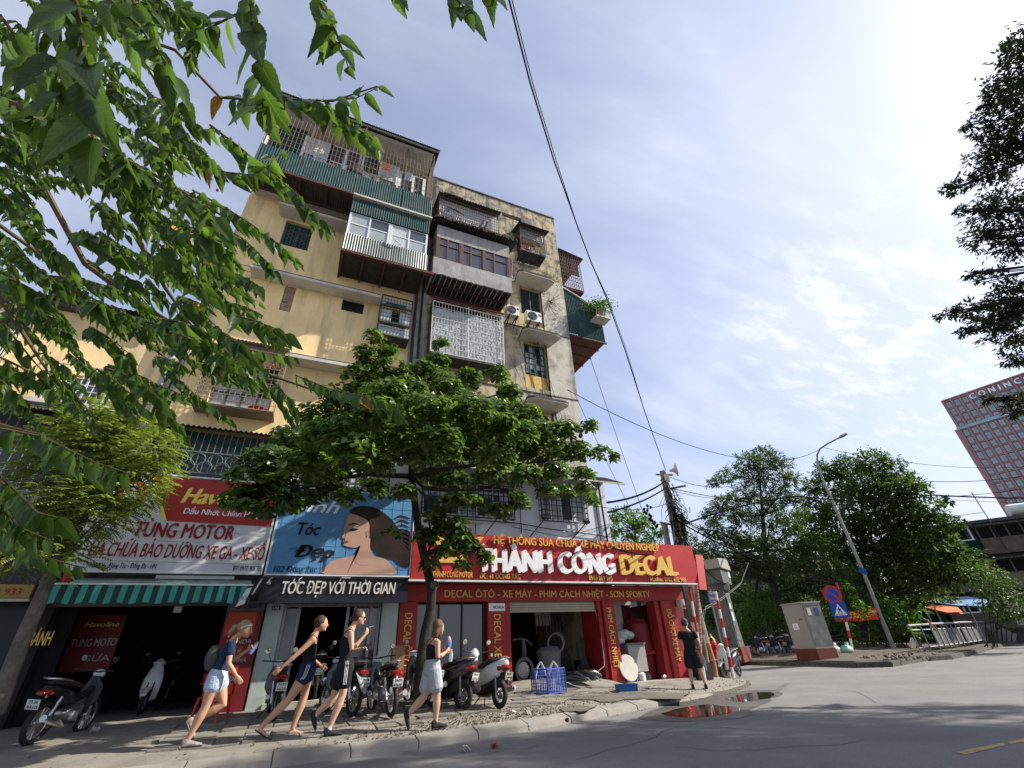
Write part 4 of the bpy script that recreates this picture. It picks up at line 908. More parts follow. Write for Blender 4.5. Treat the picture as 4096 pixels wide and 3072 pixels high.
# ---- third floor white grille with sheeting
T = thing('balcony_enclosure', 'balcony closed by a white grille with plastic sheeting behind', 'balcony', (4.25, YF, 10.4))
x0, x1, y0 = 2.85, 5.72, 12.9
b = MB(); b.grille(x0, x1, 10.5, 12.85, y0, 24, 9, .016, .035); b.box(4.25, 4.29, y0-.02, y0+.02, 10.45, 12.95); b.sgrille(x1, y0, YF, 10.5, 12.85, 5, 9, .016); b.build('grille', M['whitebar'], T)
b = MB(); N_ = 26; vs = []
for i in range(N_+1):
    for j in range(12): vs.append((x0+.04+(x1-x0-.12)*i/N_, y0+.07+.02*math.sin(i*1.1+j*2.3)+.015*math.sin(i*2.9-j*1.7), 10.52+(12.62-10.52)*j/11))
b.add(vs, [(i*12+j, (i+1)*12+j, (i+1)*12+j+1, i*12+j+1) for i in range(N_) for j in range(11)]); b.build('plastic_sheet', M['plastic'], T, sm=True)
b = MB(); b.box(x0, x1, y0-.06, YF, 10.36, 10.46); b.box(x0, x0+.05, y0+.05, YF, 10.46, 12.9); b.build('floor_slab', M['edge'], T)
b = MB(); b.box(x0, x1, y0+.03, YF, 12.92, 12.99); b.tube([(x0-.1, y0-.05, 13.0), (x1+.05, y0-.05, 13.0)], .04, 6)
for x in (3.4, 4.3, 5.2): b.box(x-.05, x+.05, y0-.02, YF, 10.26, 10.355)
b.build('beam', M['rustbeam'], T)
T = thing('window_cage', 'narrow window cage with pale panels beside the drain pipes', 'window grille', (1.55, YF, 10.8))
x0, x1, y0 = .98, 2.08, 12.95
b = MB(); b.grille(x0, x1, 10.82, 12.6, y0, 10, 11, .012, .04); b.sgrille(x0, y0, YF, 10.82, 12.6, 4, 11, .012); b.build('grille', M['darkbar'], T)
b = MB(); b.box(x0, x1, y0-.03, y0+.02, 12.1, 12.17); b.box(x0, x1, y0-.03, y0+.02, 11.35, 11.42); b.box(x0, x1, y0, YF, 10.78, 10.83); b.build('rail', M['fibro'], T)
b = MB(); b.box(x0+.04, x1-.04, y0+.14, y0+.16, 12.2, 12.58); b.box(x0+.04, x0+.4, y0+.1, y0+.12, 11.45, 12.05); b.box(x0+.7, x1-.04, y0+.1, y0+.12, 11.45, 12.05); b.box(x0+.02, x1-.02, y0+.08, y0+.1, 10.9, 11.3); b.build('pale_panel', M['curtain'], T)
b = MB(); b.box(x0+.15, x1-.2, y0+.12, y0+.135, 12.25, 12.42); b.build('vent_strip', M['shutter'], T)
# ---- second floor cage with plants (behind the branches)
T = thing('window_cage', 'wide tan window cage with a red basin behind the branches', 'window grille', (-2.45, YF, 7.2))
x0, x1, y0 = -3.5, -1.5, 12.9
b = MB(); b.grille(x0, x1, 7.3, 9.35, y0, 15, 12, .016, .03); b.sgrille(x0, y0, YF, 7.3, 9.3, 4, 12, .014); b.box(x0, x1, y0, YF, 7.26, 7.3); b.build('grille', M['tanbar'], T)
b = MB(); b.corr(x0, x1, 0, 1, 0, .1, .015, P=lambda u, v, w: (u, 12.7+v*.8, 9.38+v*.15+w)); b.build('awning_sheet', M['greycorr'], T)
basin(-1.95, 13.15, 7.32, .26, 'chairred', 'red basin inside the wide tan window cage')
# ---- teal window beyond the almond tree
T = thing('window_cage', 'teal barred window just above the almond tree crown', 'window grille', (5.2, YF, 7.9))
b = MB(); b.grille(4.7, 5.75, 7.7, 9.1, 13.1, 9, 10, .014, .04); b.sgrille(5.75, 13.1, YF, 7.7, 9.1, 3, 10, .014); b.build('grille', M['ironteal'], T)
b = MB(); b.box(4.72, 5.73, 13.2, 13.22, 8.3, 9.1); b.build('teal_panel', mat('teal_panel', (.02, .16, .18), .6), T); b = MB(); b.box(4.65, 5.8, 13.05, YF, 7.62, 7.69); b.build('floor_slab', M['edge'], T)
# ---- end wall balconies
T = thing('balcony_enclosure', 'dark rusty cage balcony on the end wall', 'balcony', (9.25, 14, 16.3))
x0, x1, y0, y1 = 9.28, 10.5, 13.55, 15.6
b = MB(); b.grille(x0, x1, 16.4, 18.7, y0, 10, 9, .016, .03); b.sgrille(x1, y0, y1, 16.4, 18.6, 12, 9, .016); b.build('grille', M['rustbar'], T)
b = MB(); b.corr(x0, x1-.1, 17.4, 18.55, y0+.04, .1, .015); b.build('rusted_sheet', M['rustbeam'], T)
b = MB(); b.corr(0, y1-y0+.2, x0, x1+.25, 0, .1, .015, P=lambda u, v, w: (v, y0-.1+u, 18.95-(v-x0)*.17+w)); b.build('roof_sheet', M['roofrust'], T)
b = MB(); b.box(x0, x1, y0, y1, 16.3, 16.38); b.box(9.28, 9.3, y0+.05, y1, 16.4, 18.8); b.build('floor_slab', M['rustbeam'], T)
T = thing('balcony_enclosure', 'green corrugated balcony box jutting from the end wall', 'balcony', (9.25, 14, 13.4))
y0, y1 = 13.55, 16.4
b = MB(); n = 90
for i in range(n):
    xa = 9.27+2.0*i/n; xb = 9.27+2.0*(i+1)/n; wa = .02*math.sin(i*PI/2); wb = .02*math.sin((i+1)*PI/2); za = 16.22-(xa-9.27)*.43; zb = 16.22-(xb-9.27)*.43
    b.add([(xa, y0-wa, 13.5), (xb, y0-wb, 13.5), (xb, y0-wb, zb), (xa, y0-wa, za)], [(0, 1, 2, 3)])
b.corr(0, y1-y0, 13.5, 15.35, 0, .09, .018, P=lambda u, v, w: (11.27+w, y0+u, v)); b.build('corrugated_wall', M['greencorr'], T)
b = MB(); b.bar((9.27, y0-.03, 16.25), (11.3, y0-.03, 15.4), .06); b.build('top_rail', M['soffit'], T)
b = MB()
for k in range(13): xa = 9.28+k*.153; b.box(xa+.005, xa+.148, y0, y1, 13.44+random.uniform(-.006, .006), 13.47)
tag(b.build('underside_board', M['rustbeam'], T), kind='stuff')
b = MB(); b.box(9.27, 11.32, y0-.04, y0+.04, 13.36, 13.44)
for y in (14.2, 14.9, 15.6): b.box(9.27, 11.28, y-.03, y+.03, 13.38, 13.44)
b.build('floor_beam', M['rustbeam'], T)

# ================================================================ white annex over the red shop
AN = thing('shop_annex', 'bluish white two storey annex above the red shop', 'building', (6, 13.3, 0))
YA = 13.3
b = MB(); wall_holes(b, -.85, 9.72, 2.96, 6.62, YA, [(7.02, 8.74, 4.92, 5.98), (3.0, 5.95, 4.88, 5.95), (-.3, 1.9, 5.2, 6.3)], .15)
b.box(9.5, 9.72, YA+.01, 18, 2.96, 6.6); b.box(-.84, 9.5, YA+.02, 13.49, 6.5, 6.6); b.build('wall', M['white'], AN)
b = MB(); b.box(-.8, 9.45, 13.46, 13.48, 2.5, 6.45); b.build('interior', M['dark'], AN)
for a, c, z0, z1, cols in ((7.04, 8.72, 4.94, 5.96, [0, .25, .5, .75, 1]), (3.02, 5.93, 4.9, 5.93, [0, .2, .4, .6, .8, 1]), (-.28, 1.88, 5.22, 6.28, [0, .25, .5, .75, 1])):
    w = pane_window(AN, a, c, z0, z1, YA+.12, cols, [0, 1], M['whiteframe'], [M['glass'], M['curtain'], M['paleglass'], M['glass']], .055)
    b = MB(); nx = int((c-a)/.17); b.grille(a-.06, c+.06, z0-.1, z1+.12, YA-.14, nx, 7, .02, .03); b.sgrille(a-.06, YA-.14, YA, z0-.1, z1+.1, 1, 7, .016); b.sgrille(c+.06, YA-.14, YA, z0-.1, z1+.1, 1, 7, .016); b.build('window_grille', M['darkbar'], w)
b = MB()
for x in (6.25, 9.25, 4.7): b.tube([(x, YA-.03, 4.05), (x+.01, YA-.03, 6.4)], .012, 5)
b.tube([(2.7, YA-.05, 4.75), (6.2, YA-.05, 4.72), (7, YA-.06, 4.62), (8.9, YA-.06, 4.5), (9.7, YA-.05, 4.45)], .014, 5); b.tube([(5.9, YA-.05, 4.6), (7.8, YA-.08, 4.35), (9.7, YA-.05, 4.9)], .009, 4)
b.tube([(9.55, YA-.06, 2.9), (9.5, YA-.06, 4.5), (9.45, YA-.06, 6.5)], .03, 6)
b.build('wall_cable', M['cable'], AN)
b = MB(); b.box(3.4, 4.9, YA-.2, YA, 4.62, 4.68); b.build('sill_shelf', M['soffit'], AN)
b = MB(); b.corr(2.45, 9.95, 0, 1, 0, .1, .02, P=lambda u, v, w: (u, 12.35+v*.95, 6.12+math.sin(v*PI/2)*.5+w))
o = b.build('eave_sheet', M['roofrust'], AN); b = MB(); b.box(2.45, 9.95, 12.33, 12.37, 6.06, 6.11); b.build('eave_rail', M['soffit'], AN)
# flood lights on arms
for k, (px, py, qx, qy) in enumerate(((1995, 2065, 1940, 2135), (2180, 2075, 2120, 2145), (2345, 2090, 2290, 2155))):
    a = onY(qx, qy, 12.75); e = onY(px, py, 12.2)
    t = thing('flood_light', ['black flood light arm left of the others, under the wide barred window', 'middle black flood light above the letters', 'right black flood light near the annex corner'][k], 'flood light', a, 0, 'flood lights over the red sign')
    b = MB(); b.tube([(a.x-.05, 12.95, 4.1), e], .018, 6); b.build('arm', M['darkbar'], t)
    b = MB(); b.obb(e+Vector((0, -.03, .02)), .2, .13, .07, Euler((.5, 0, 0)).to_matrix()); b.build('lamp_head', M['black'], t, bevel=.01)
    b = MB(); b.tube([e+Vector((-.12, .03, -.02)), e+Vector((-.12, .0, .09)), e+Vector((.12, .0, .09)), e+Vector((.12, .03, -.02))], .008, 5); b.build('yoke', M['black'], t)

# ================================================================ lower yellow building on the left
LB = thing('low_building', 'lower yellow building on the left behind the branches', 'building', (-9, YF, 0))
b = MB(); wall_holes(b, -26, -4.3, 6.6, 9.78, YF+.02, [(-6.6, -5.5, 7.05, 7.9), (-9.3, -7.9, 7.9, 9.1), (-12.5, -11, 7.4, 8.8)]); b.box(-26, -4.3, YF+.3, 24, 9.6, 9.7); b.build('wall', M['yellow'], LB)
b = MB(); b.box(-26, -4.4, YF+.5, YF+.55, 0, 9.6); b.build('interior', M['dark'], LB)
b = MB(); b.box(-26, -4.35, YF-.25, YF+.25, 9.79, 9.9); b.corr(-26, -5.2, 0, 1, 0, .11, .02, P=lambda u, v, w: (u, YF-.4+v*2, 9.95+v*.4+w)); b.build('roof', M['fibro'], LB)
b = MB(); b.box(-6.2, -4.5, YF-.3, YF-.26, 9.72, 9.84); b.build('fascia_strip', M['greencorr'], LB)
for a, c, z0, z1 in ((-6.58, -5.52, 7.07, 7.88), (-9.28, -7.92, 7.92, 9.08), (-12.48, -11.02, 7.42, 8.78)):
    w = pane_window(LB, a, c, z0, z1, YF+.15, [0, .5, 1], [0, 1], M['whiteframe'], M['glass'], .05)
    b = MB(); b.grille(a-.12, c+.12, z0-.15, z1+.1, YF-.35, 9, 6, .016, .025)
    for X in (a-.12, c+.12): b.sgrille(X, YF-.35, YF, z0-.15, z1+.1, 3, 6, .014)
    b.build('window_grille', M['whitebar'], w)
b = MB(); b.tube([(-4.43, YF-.12, 6.5), (-4.45, YF-.12, 9.6)], .09, 10); b.tube([(-4.2, YF-.1, 6.6), (-4.15, YF-.1, 10), (-4.2, YF-.08, 15)], .03, 6); b.build('drain_pipe', M['lampgrey'], LB)
b = MB()
for k in range(3): b.tube([(-4.3+.05*k, YF-.1, 6.9+.02*k), (-4.22+.04*k, YF-.1, 9), (-4.0+.05*k, YF-.1, 11.5)], .016, 5)
for k in range(3): b.tube([(-10, YF-.1, 6.95+.05*k), (-7, YF-.12, 6.85+.04*k), (-4.4, YF-.1, 6.75+.05*k), (-2.5, YF-.12, 6.3+.05*k), (0, YF-.12, 6.1+.04*k)], .018, 5)
b.build('teal_pipe', mat('teal_pipe', (.02, .12, .10), .6), LB)
for k, x in enumerate((-5.6, -7.6)):
    t = thing('water_tank', ['steel water tank on the low roof, right one behind branches', 'steel water tank on the low roof, left one behind branches'][k], 'water tank', (x, 15.5, 9.9), 0, 'roof water tanks')
    b = MB(); b.lathe((-.9, 0, .8), (1, 0, 0), [(0, .25), (.08, .5), (.2, .56), (1.6, .56), (1.72, .5), (1.8, .25)], 24); b.build('tank', M['greycorr'], t, local=True, sm=True)
    b = MB()
    for s in (-.5, .5): b.box(s-.03, s+.03, -.5, .5, 0, .3)
    b.build('stand', M['darkbar'], t, local=True)
# first floor verandas with ironwork, between shop signs and yellow wall
VB = thing('veranda', 'dark first floor veranda with looped ironwork railing above the shop signs', 'veranda', (-2.4, 13.3, 5))
b = MB(); b.corr(-4.2, -.6, 0, 1, 0, .12, .025, P=lambda u, v, w: (u, 12.75+v*.75, 6.55+v*.25+w)); b.build('roof_sheet', M['fibro'], VB)
b = MB()
for i in range(23): x = -4.15+i*.152; b.box(x-.008, x+.008, 12.92, 12.94, 4.3, 6.5)
b.box(-4.15, -.8, 12.9, 12.93, 5.9, 5.93); b.box(-4.15, -.8, 12.9, 12.93, 5.35, 5.38)
for i in range(9):
    x = -4.05+i*.38; b.torus((x, 12.91, 5.72), (0, 1, 0), .16, .01, 18, 4); b.torus((x+.19, 12.91, 5.52), (0, 1, 0), .16, .01, 18, 4)
b.build('railing', M['ironteal'], VB)
b = MB(); b.box(-4.2, -.7, 12.95, 13.48, 5.1, 5.16); b.box(-4.2, -4.1, 12.95, 13.48, 3, 6.6); b.build('floor_slab', M['interior'], VB)
b = MB(); b.box(-26, -.86, 13.42, 13.47, 2.4, 6.65); b.build('back_wall', M['interior'], VB)
VC = thing('veranda', 'dark barred veranda at the far left edge', 'veranda', (-8, 13.3, 5))
b = MB(); b.corr(-14, -4.6, 0, 1, 0, .12, .025, P=lambda u, v, w: (u, 12.6+v*.9, 6.45+v*.2+w)); b.build('roof_sheet', M['fibro'], VC)
b = MB(); b.box(-14, -4.6, 12.6, 12.75, 6.62, 6.72); b.build('gutter', M['soffit'], VC)
b = MB(); b.grille(-14, -4.5, 4.2, 6.4, 12.95, 50, 5, .016, .03); b.build('railing', M['ironteal'], VC)
b = MB(); b.box(-14, -4.4, 12.8, 13.4, 3.9, 4.1); b.build('floor_slab', M['interior'], VC)
# ================================================================ shop fronts and signs
def F(x, z, Y): return (x, Y, z)
X_, Z_ = Vector((1, 0, 0)), Vector((0, 0, 1))
# ---- red motorbike decal shop (ground floor)
RS = thing('decal_shop', 'red motorbike decal and repair shop with open roller shutter', 'shop', (7, 13.4, .3))
def pillar(x0, x1, y0, y1, z0, z1, m, par, label=None):
    b = MB(); b.box(x0, x1, y0, y1, z0, z1); return b.build('pillar', m, par, bevel=.012, label=label)
b = MB(); b.box(2.56, 12.4, 13.32, 13.6, 2.46, 2.9); b.build('fascia', M['redpaint'], RS)
P1 = pillar(2.56, 3.06, 13.3, 13.8, .1, 2.455, M['redpaint'], RS); P2 = pillar(5.08, 5.62, 13.3, 13.8, .1, 2.455, M['redpaint'], RS)
pillar(5.64, 5.8, 13.36, 13.8, .1, 2.455, M['redpaint'], RS); pillar(8.82, 8.96, 13.36, 14.4, .1, 2.455, M['redpaint'], RS)
P3 = pillar(8.98, 9.42, 13.28, 13.75, .05, 2.455, M['redpaint'], RS); pillar(11.1, 11.3, 13.36, 13.8, .05, 2.455, M['redpaint'], RS)
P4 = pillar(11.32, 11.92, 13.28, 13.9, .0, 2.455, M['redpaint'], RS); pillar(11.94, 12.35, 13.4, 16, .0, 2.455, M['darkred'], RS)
def vtext(s, x, ztop, zbot, Y, h, m, par):
    # letters turned a quarter clockwise, reading downwards
    text(s, m, par, (x, Y, ztop), (0, 0, -1), (1, 0, 0), w=ztop-zbot, h=h, depth=.02, bold=.012)
vtext('DECAL ÔTÔ', 2.72, 2.18, .98, 13.3, .2, M['gold'], P1); vtext('DECAL XE MÁY', 5.26, 2.12, .5, 13.3, .2, M['gold'], P2)
vtext('PHIM CÁCH NHIỆT', 9.1, 2.25, .62, 13.28, .17, M['gold'], P3); vtext('ĐỒ CHƠI XE MÁY', 11.5, 2.2, .68, 13.28, .19, M['gold'], P4)
b = MB(); b.box(5.1, 5.6, 13.27, 13.295, 2.2, 2.4); st = b.build('brand_plate', M['whitel'], RS); text('MICHELIN', M['bluetext'], st, (5.22, 13.27, 2.26), X_, Z_, w=.35, h=.07, depth=.003, shear=.3, bold=.02)
b = MB(); b.box(5.08, 5.13, 13.285, 13.297, .95, 1.03); b.box(5.14, 5.2, 13.285, 13.297, 1.1, 1.17); b.box(5.66, 5.71, 13.35, 13.358, .55, .85); b.build('sticker', M['whitel'], RS)
# roller shutter, its slats one by one
sh = MB(); sh.box(5.8, 8.82, 13.5, 13.62, 2.4, 2.455); sh = sh.build('roller_shutter', M['cream'], RS)
for k in range(4): q = MB(); q.box(5.82, 8.8, 13.46+.012*(k % 2), 13.5, 2.17+k*.066, 2.17+k*.066+.058); q.build('slat', M['cream'], sh, bevel=.01)
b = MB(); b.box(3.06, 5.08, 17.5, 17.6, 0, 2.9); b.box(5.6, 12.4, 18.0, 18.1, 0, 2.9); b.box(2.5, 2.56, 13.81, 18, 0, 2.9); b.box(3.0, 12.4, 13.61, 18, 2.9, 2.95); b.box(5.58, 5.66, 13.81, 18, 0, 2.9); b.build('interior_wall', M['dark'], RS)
b = MB(); b.box(9.56, 12.3, 16.2, 16.3, .1, 2.9); b.build('partition', M['soffit'], RS); b = MB(); b.box(9.3, 10.42, 14.3, 14.36, .1, 2.9); b.build('partition', M['soffit'], RS)
b = MB(); b.box(3.1, 5.05, 13.55, 13.58, .6, 2.4); b.build('dark_glass_front', M['glass'], RS)
b = MB(); 
for x in (3.08, 3.7, 4.38, 5.02): b.box(x-.02, x+.02, 13.5, 13.56, .45, 2.44)
b.build('glass_mullion', M['black'], RS)
b = MB(); b.box(10.5, 11.1, 14.7, 14.8, .1, 2.44); b.build('red_inner_door', M['darkred'], RS)
def ramp(x0, x1, y0, y1, zt, name='cement_ramp'):
    vs = []; nx, ny = 12, 8
    for i in range(nx+1):
        for j in range(ny+1):
            x = x0+(x1-x0)*i/nx; y = y0+(y1-y0)*j/ny; u = j/ny; e = math.sin(PI*min(1, max(0, i/nx)))**.3 if 0 < i < nx else 0
            vs.append((x, y, sz(x, y)+.005+zt*u*u*(3-2*u)*e))
    b = MB(); b.add(vs, [(i*(ny+1)+j, (i+1)*(ny+1)+j, (i+1)*(ny+1)+j+1, i*(ny+1)+j+1) for i in range(nx) for j in range(ny)]); return b.build(name, M['render'], RS, sm=True)
ramp(5.55, 9.3, 12.5, 13.5, .16).data.materials[0] = M['paving']
b = MB(); b.box(9.42, 12.3, 13.1, 13.5, .1, .24); b.build('threshold', M['concrete'], RS, bevel=.01)
# hanging hose and tools inside
b = MB()
for k in range(5): b.torus((7.9, 14.6, 1.35), (0, 1, .1*k), .26+.015*k, .008, 24, 5)
b.tube([(8.82, 13.5, 2.3), (8.84, 13.4, 1.5), (8.8, 13.3, 1.0), (8.7, 13.2, .7), (8.4, 13.2, .55)], .012, 6); tag(b.build('air_hose', M['greycorr']), 'coiled pale hose hanging in the shutter opening', 'hose')
b = MB(); b.tube([onG(2412, 2650, .55), onG(2440, 2700, .3), onG(2475, 2735, .1), onG(2482, 2742, .03)], .016, 6); tag(b.build('water_hose', M['whitebar']), 'pale hose running down from the red pillar', 'hose')
# big sign
SG = thing('shop_sign', 'long red sign box with large raised white and gold letters over the red shop', 'sign', (7.6, 12.6, 2.9))
b = MB(); b.box(2.62, 12.62, 12.62, 13.28, 2.92, 4.14); b.build('sign_box', M['lidgrey'], SG)
for i in range(7):   # metal facing sheets with visible joints
    xa = 2.62+i*10.0/7; q = MB(); q.box(xa+.006, xa+10/7-.006, 12.6+.003*(i % 2), 12.615, 2.93, 4.15); q.build('facing_sheet', M['red'], SG)
b = MB(); b.box(2.6, 12.66, 12.56, 12.66, 2.875, 2.915); b.build('bottom_trim', M['whiteframe'], SG)
ftext('THÀNH CÔNG', M['whitel'], SG, 1905, 2286, 2462, 2295, 12.56, .6, depth=.06, bold=.09)
ftext('DECAL', M['gold'], SG, 2482, 2298, 2712, 2300, 12.56, .58, depth=.06, bold=.09)
ftext('HỆ THỐNG SỬA CHỮA XE MÁY CHUYÊN NGHIỆP', M['gold'], SG, 1974, 2177, 2636, 2203, 12.57, .225, depth=.035, bold=.02)
ftext('ĐC: 41 ĐÔNG TÁC', M['gold'], SG, 1917, 2313, 2082, 2316, 12.58, .13, depth=.02, bold=.01)
ftext('0965 869 365', M['gold'], SG, 2356, 2320, 2449, 2322, 12.58, .13, depth=.02, bold=.01)
ftext('Hotline: 0982 652 986', M['gold'], SG, 2602, 2325, 2745, 2327, 12.58, .13, depth=.02, bold=.01)
ftext('THÀNH CÔNG MOTOR', M['gold'], SG, 1728, 2308, 1890, 2311, 12.58, .15, depth=.02, bold=.02)
b = MB()
for poly in ([(3.35, 3.35), (4.05, 3.35), (4.25, 3.75), (4.1, 3.75), (3.98, 3.5), (3.45, 3.5)], [(3.2, 3.8), (4.6, 3.95), (4.7, 4.08), (3.3, 4.05)], [(3.5, 3.55), (3.9, 3.55), (3.75, 3.9), (3.65, 3.9)]): b.prism(poly, (0, 12.59, 0), (1, 0, 0), (0, 0, 1), .02)
b.build('logo', M['gold'], SG)
text('DECAL ÔTÔ - XE MÁY - PHIM CÁCH NHIỆT - SƠN SPORTY', M['gold'], RS, (XZ(1778, 2372, 13.3)[0], 13.315, 2.56), X_, Z_, w=XZ(2600, 2380, 13.3)[0]-XZ(1778, 2372, 13.3)[0], h=.19, depth=.02, bold=.012)
t = thing('sign_flap', 'narrow red side panel hanging beyond the big red sign', 'sign', (13, 12.5, 2.6)); b = MB()
P = [onY(2782, 2218, 12.7), onY(2811, 2223, 12.7), onY(2828, 2360, 12.5), onY(2799, 2357, 12.5)]; b.add(P+[p+Vector((0, .05, 0)) for p in P], [(3, 2, 1, 0), (4, 5, 6, 7), (0, 1, 5, 4), (1, 2, 6, 5), (2, 3, 7, 6), (3, 0, 4, 7)]); b.build('panel', M['red'], t)
b = MB(); b.tube([onY(2782, 2300, 12.69), onY(2820, 2310, 12.6)], .008, 4); b.build('tie_wire', M['cable'], t)

# ---- hair salon
SL = thing('hair_salon', 'hair salon front with mint pillars and aluminium sliding doors', 'shop', (.9, 13.4, .4))
pillar(-.62, -.24, 13.3, 13.8, .2, 2.45, M['mint'], SL); pillar(2.12, 2.54, 13.32, 13.8, .3, 2.45, M['mint'], SL)
b = MB(); b.box(-.62, 2.54, 13.34, 13.7, 2.45, 2.9); b.build('lintel', M['interior'], SL)
b = MB()
for x in (-.2, .12, 1.28, 1.46, 1.86, 2.06): b.box(x-.035, x+.035, 13.42, 13.5, .35, 2.42)
b.box(-.23, 2.1, 13.4, 13.48, 2.36, 2.44); b.box(1.46, 1.86, 13.44, 13.5, .38, .46); b.build('door_frame', M['steel'], SL)
for xa, xb in ((-.16, .08), (1.5, 1.82), (1.9, 2.02)): q = MB(); q.box(xa, xb, 13.455, 13.465, .46, 2.34); q.build('door_pane', M['glass'], SL)
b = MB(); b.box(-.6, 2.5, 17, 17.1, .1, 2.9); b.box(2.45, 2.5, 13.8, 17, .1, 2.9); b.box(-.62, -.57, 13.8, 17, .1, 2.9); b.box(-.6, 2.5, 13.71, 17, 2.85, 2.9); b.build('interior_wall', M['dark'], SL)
b = MB(); b.box(-.3, 2.3, 13.2, 13.6, .3, .42); b.build('threshold', M['concrete'], SL, bevel=.01)
b = MB(); b.box(-.5, -.32, 13.27, 13.295, 2.28, 2.38); hp = b.build('house_number_plate', M['bluep'], SL); text('102', M['whitel'], hp, (-.475, 13.27, 2.3), X_, Z_, w=.13, h=.055, depth=.002)
b = MB(); b.box(-.8, 2.62, 12.66, 12.85, 2.38, 2.93); fs = thing('fascia_sign', 'black fascia sign with pale slanted letters over the salon door', 'sign', (.9, 12.66, 2.38)); b.build('board', M['signblack'], fs)
ftext('TÓC ĐẸP VỚI THỜI GIAN', M['signwhite'], fs, 1122, 2372, 1580, 2378, 12.655, .27, depth=.015, bold=.03, shear=.12)
BS = thing('billboard', 'sky blue billboard showing a dark haired woman in profile', 'sign', (.9, 12.6, 3))
bz0, bz1, bx0, bx1 = 3.0, 5.1, -.76, 2.62
b = MB(); b.box(bx0, bx1, 12.62, 12.75, bz0, bz1); b.build('board', M['bluesign'], BS)
b = MB(); b.box(bx0-.04, bx0, 12.6, 12.76, bz0-.03, bz1+.03); b.box(bx1, bx1+.03, 12.6, 12.76, bz0-.03, bz1+.03); b.box(bx0, bx1, 12.6, 12.76, bz1, bz1+.03); b.box(bx0, bx1, 12.6, 12.76, bz0-.03, bz0); b.build('frame', M['whiteframe'], BS)
b = MB()
for i in range(12): b.box(bx0+.1+i*.27, bx0+.104+i*.27, 12.614, 12.619, bz0, bz1)
for i in range(8): b.box(bx0, bx1, 12.614, 12.619, bz0+.15+i*.26, bz0+.154+i*.26)
b.build('grid_print', M['gridline'], BS)
def bp(pts, lay, name, m):
    """flat print traced on the board (photo pixels on the plane of the board), thin layer"""
    P = [XZ(px, py, 12.6) for px, py in pts]; Q = []
    n = len(P)
    for i in range(n):
        p0, p1, p2, p3 = (Vector(P[(i+k) % n]) for k in (-1, 0, 1, 2))
        for t in (0, .33, .66): Q.append(tuple(.5*((2*p1)+(-p0+p2)*t+(2*p0-5*p1+4*p2-p3)*t*t+(-p0+3*p1-3*p2+p3)*t**3)))
    Q = [(min(max(x, bx0+.01), bx1-.01), min(max(z, bz0+.01), bz1-.01)) for x, z in Q]
    bm = bmesh.new(); vs = [bm.verts.new((x, 12.612-lay*.003, z)) for x, z in Q]; f = bm.faces.new(vs); bmesh.ops.triangulate(bm, faces=[f])
    b = MB(); bm.verts.index_update(); b.add([v.co[:] for v in bm.verts], [tuple(v.index for v in g.verts) for g in bm.faces]); bm.free(); return b.build(name, m, BS)
bp([(1430, 2025), (1500, 2030), (1560, 2070), (1600, 2120), (1640, 2130), (1640, 2260), (1600, 2262), (1575, 2240), (1540, 2232), (1510, 2220), (1480, 2180), (1465, 2140), (1440, 2090), (1410, 2055)], 1, 'hair_print', M['hairprint'])
bp([(1300, 2298), (1310, 2260), (1340, 2238), (1400, 2225), (1440, 2205), (1445, 2160), (1480, 2160), (1475, 2200), (1490, 2222), (1540, 2235), (1565, 2260), (1572, 2299)], 2, 'shoulder_print', M['skinprint'])
bp([(1420, 2245), (1440, 2190), (1442, 2150), (1482, 2130), (1480, 2190), (1500, 2240), (1460, 2262)], 3, 'neck_print', M['skinprint'])
bp([(1395, 2060), (1425, 2045), (1465, 2070), (1482, 2100), (1480, 2145), (1455, 2172), (1425, 2190), (1397, 2188), (1374, 2180), (1377, 2172), (1373, 2163), (1378, 2155), (1368, 2148), (1376, 2128), (1375, 2118), (1384, 2085)], 4, 'face_print', M['skinprint'])
bp([(1400, 2050), (1420, 2028), (1470, 2030), (1510, 2060), (1520, 2130), (1500, 2150), (1478, 2150), (1482, 2110), (1468, 2080), (1430, 2062)], 5, 'front_hair_print', M['hairprint'])
bp([(1376, 2167), (1384, 2163), (1396, 2165), (1390, 2171), (1378, 2173)], 6, 'lip_print', M['lipprint'])
bp([(1396, 2120), (1412, 2113), (1432, 2116), (1424, 2122), (1404, 2124)], 6, 'eye_print', M['hairprint']); bp([(1392, 2102), (1412, 2092), (1438, 2098), (1412, 2098)], 6, 'brow_print', M['hairprint'])
bp([(1465, 2128), (1474, 2122), (1478, 2140), (1468, 2148)], 6, 'ear_print', M['skinshade'])
for k in range(9): bp([(1570+k*7, 2080+k*14), (1600+k*4, 2060+k*18), (1635, 2070+k*18), (1638, 2076+k*18), (1602+k*4, 2068+k*18)], 1, 'hair_strand_print', M['hairprint'])
ftext('Linh', M['whitel'], BS, 1172, 2046, 1356, 2052, 12.61, .33, depth=.003, shear=.35, bold=.02, proud=.001)
ftext('Tóc', M['blackprint'], BS, 1182, 2150, 1280, 2128, 12.61, .3, depth=.003, shear=.2, bold=.04, proud=.001)
ftext('Đẹp', M['blackprint'], BS, 1175, 2228, 1335, 2232, 12.61, .28, depth=.003, shear=.3, bold=.05, proud=.001)
b = MB(); b.tube([(onY(1155, 2196, 12.608)), onY(1210, 2190, 12.608), onY(1270, 2202, 12.608)], [.012, .03, .006], 5, flat=.1); b.tube([onY(1308, 2225, 12.608), onY(1304, 2255, 12.608), onY(1296, 2284, 12.608)], [.02, .01, .024], 5, flat=.3); b.build('brush_stroke_print', M['blackprint'], BS)
ftext('102 Đông Tác', M['bluetext'], BS, 1092, 2286, 1265, 2290, 12.61, .13, depth=.003, shear=.1, bold=.02, proud=.001)
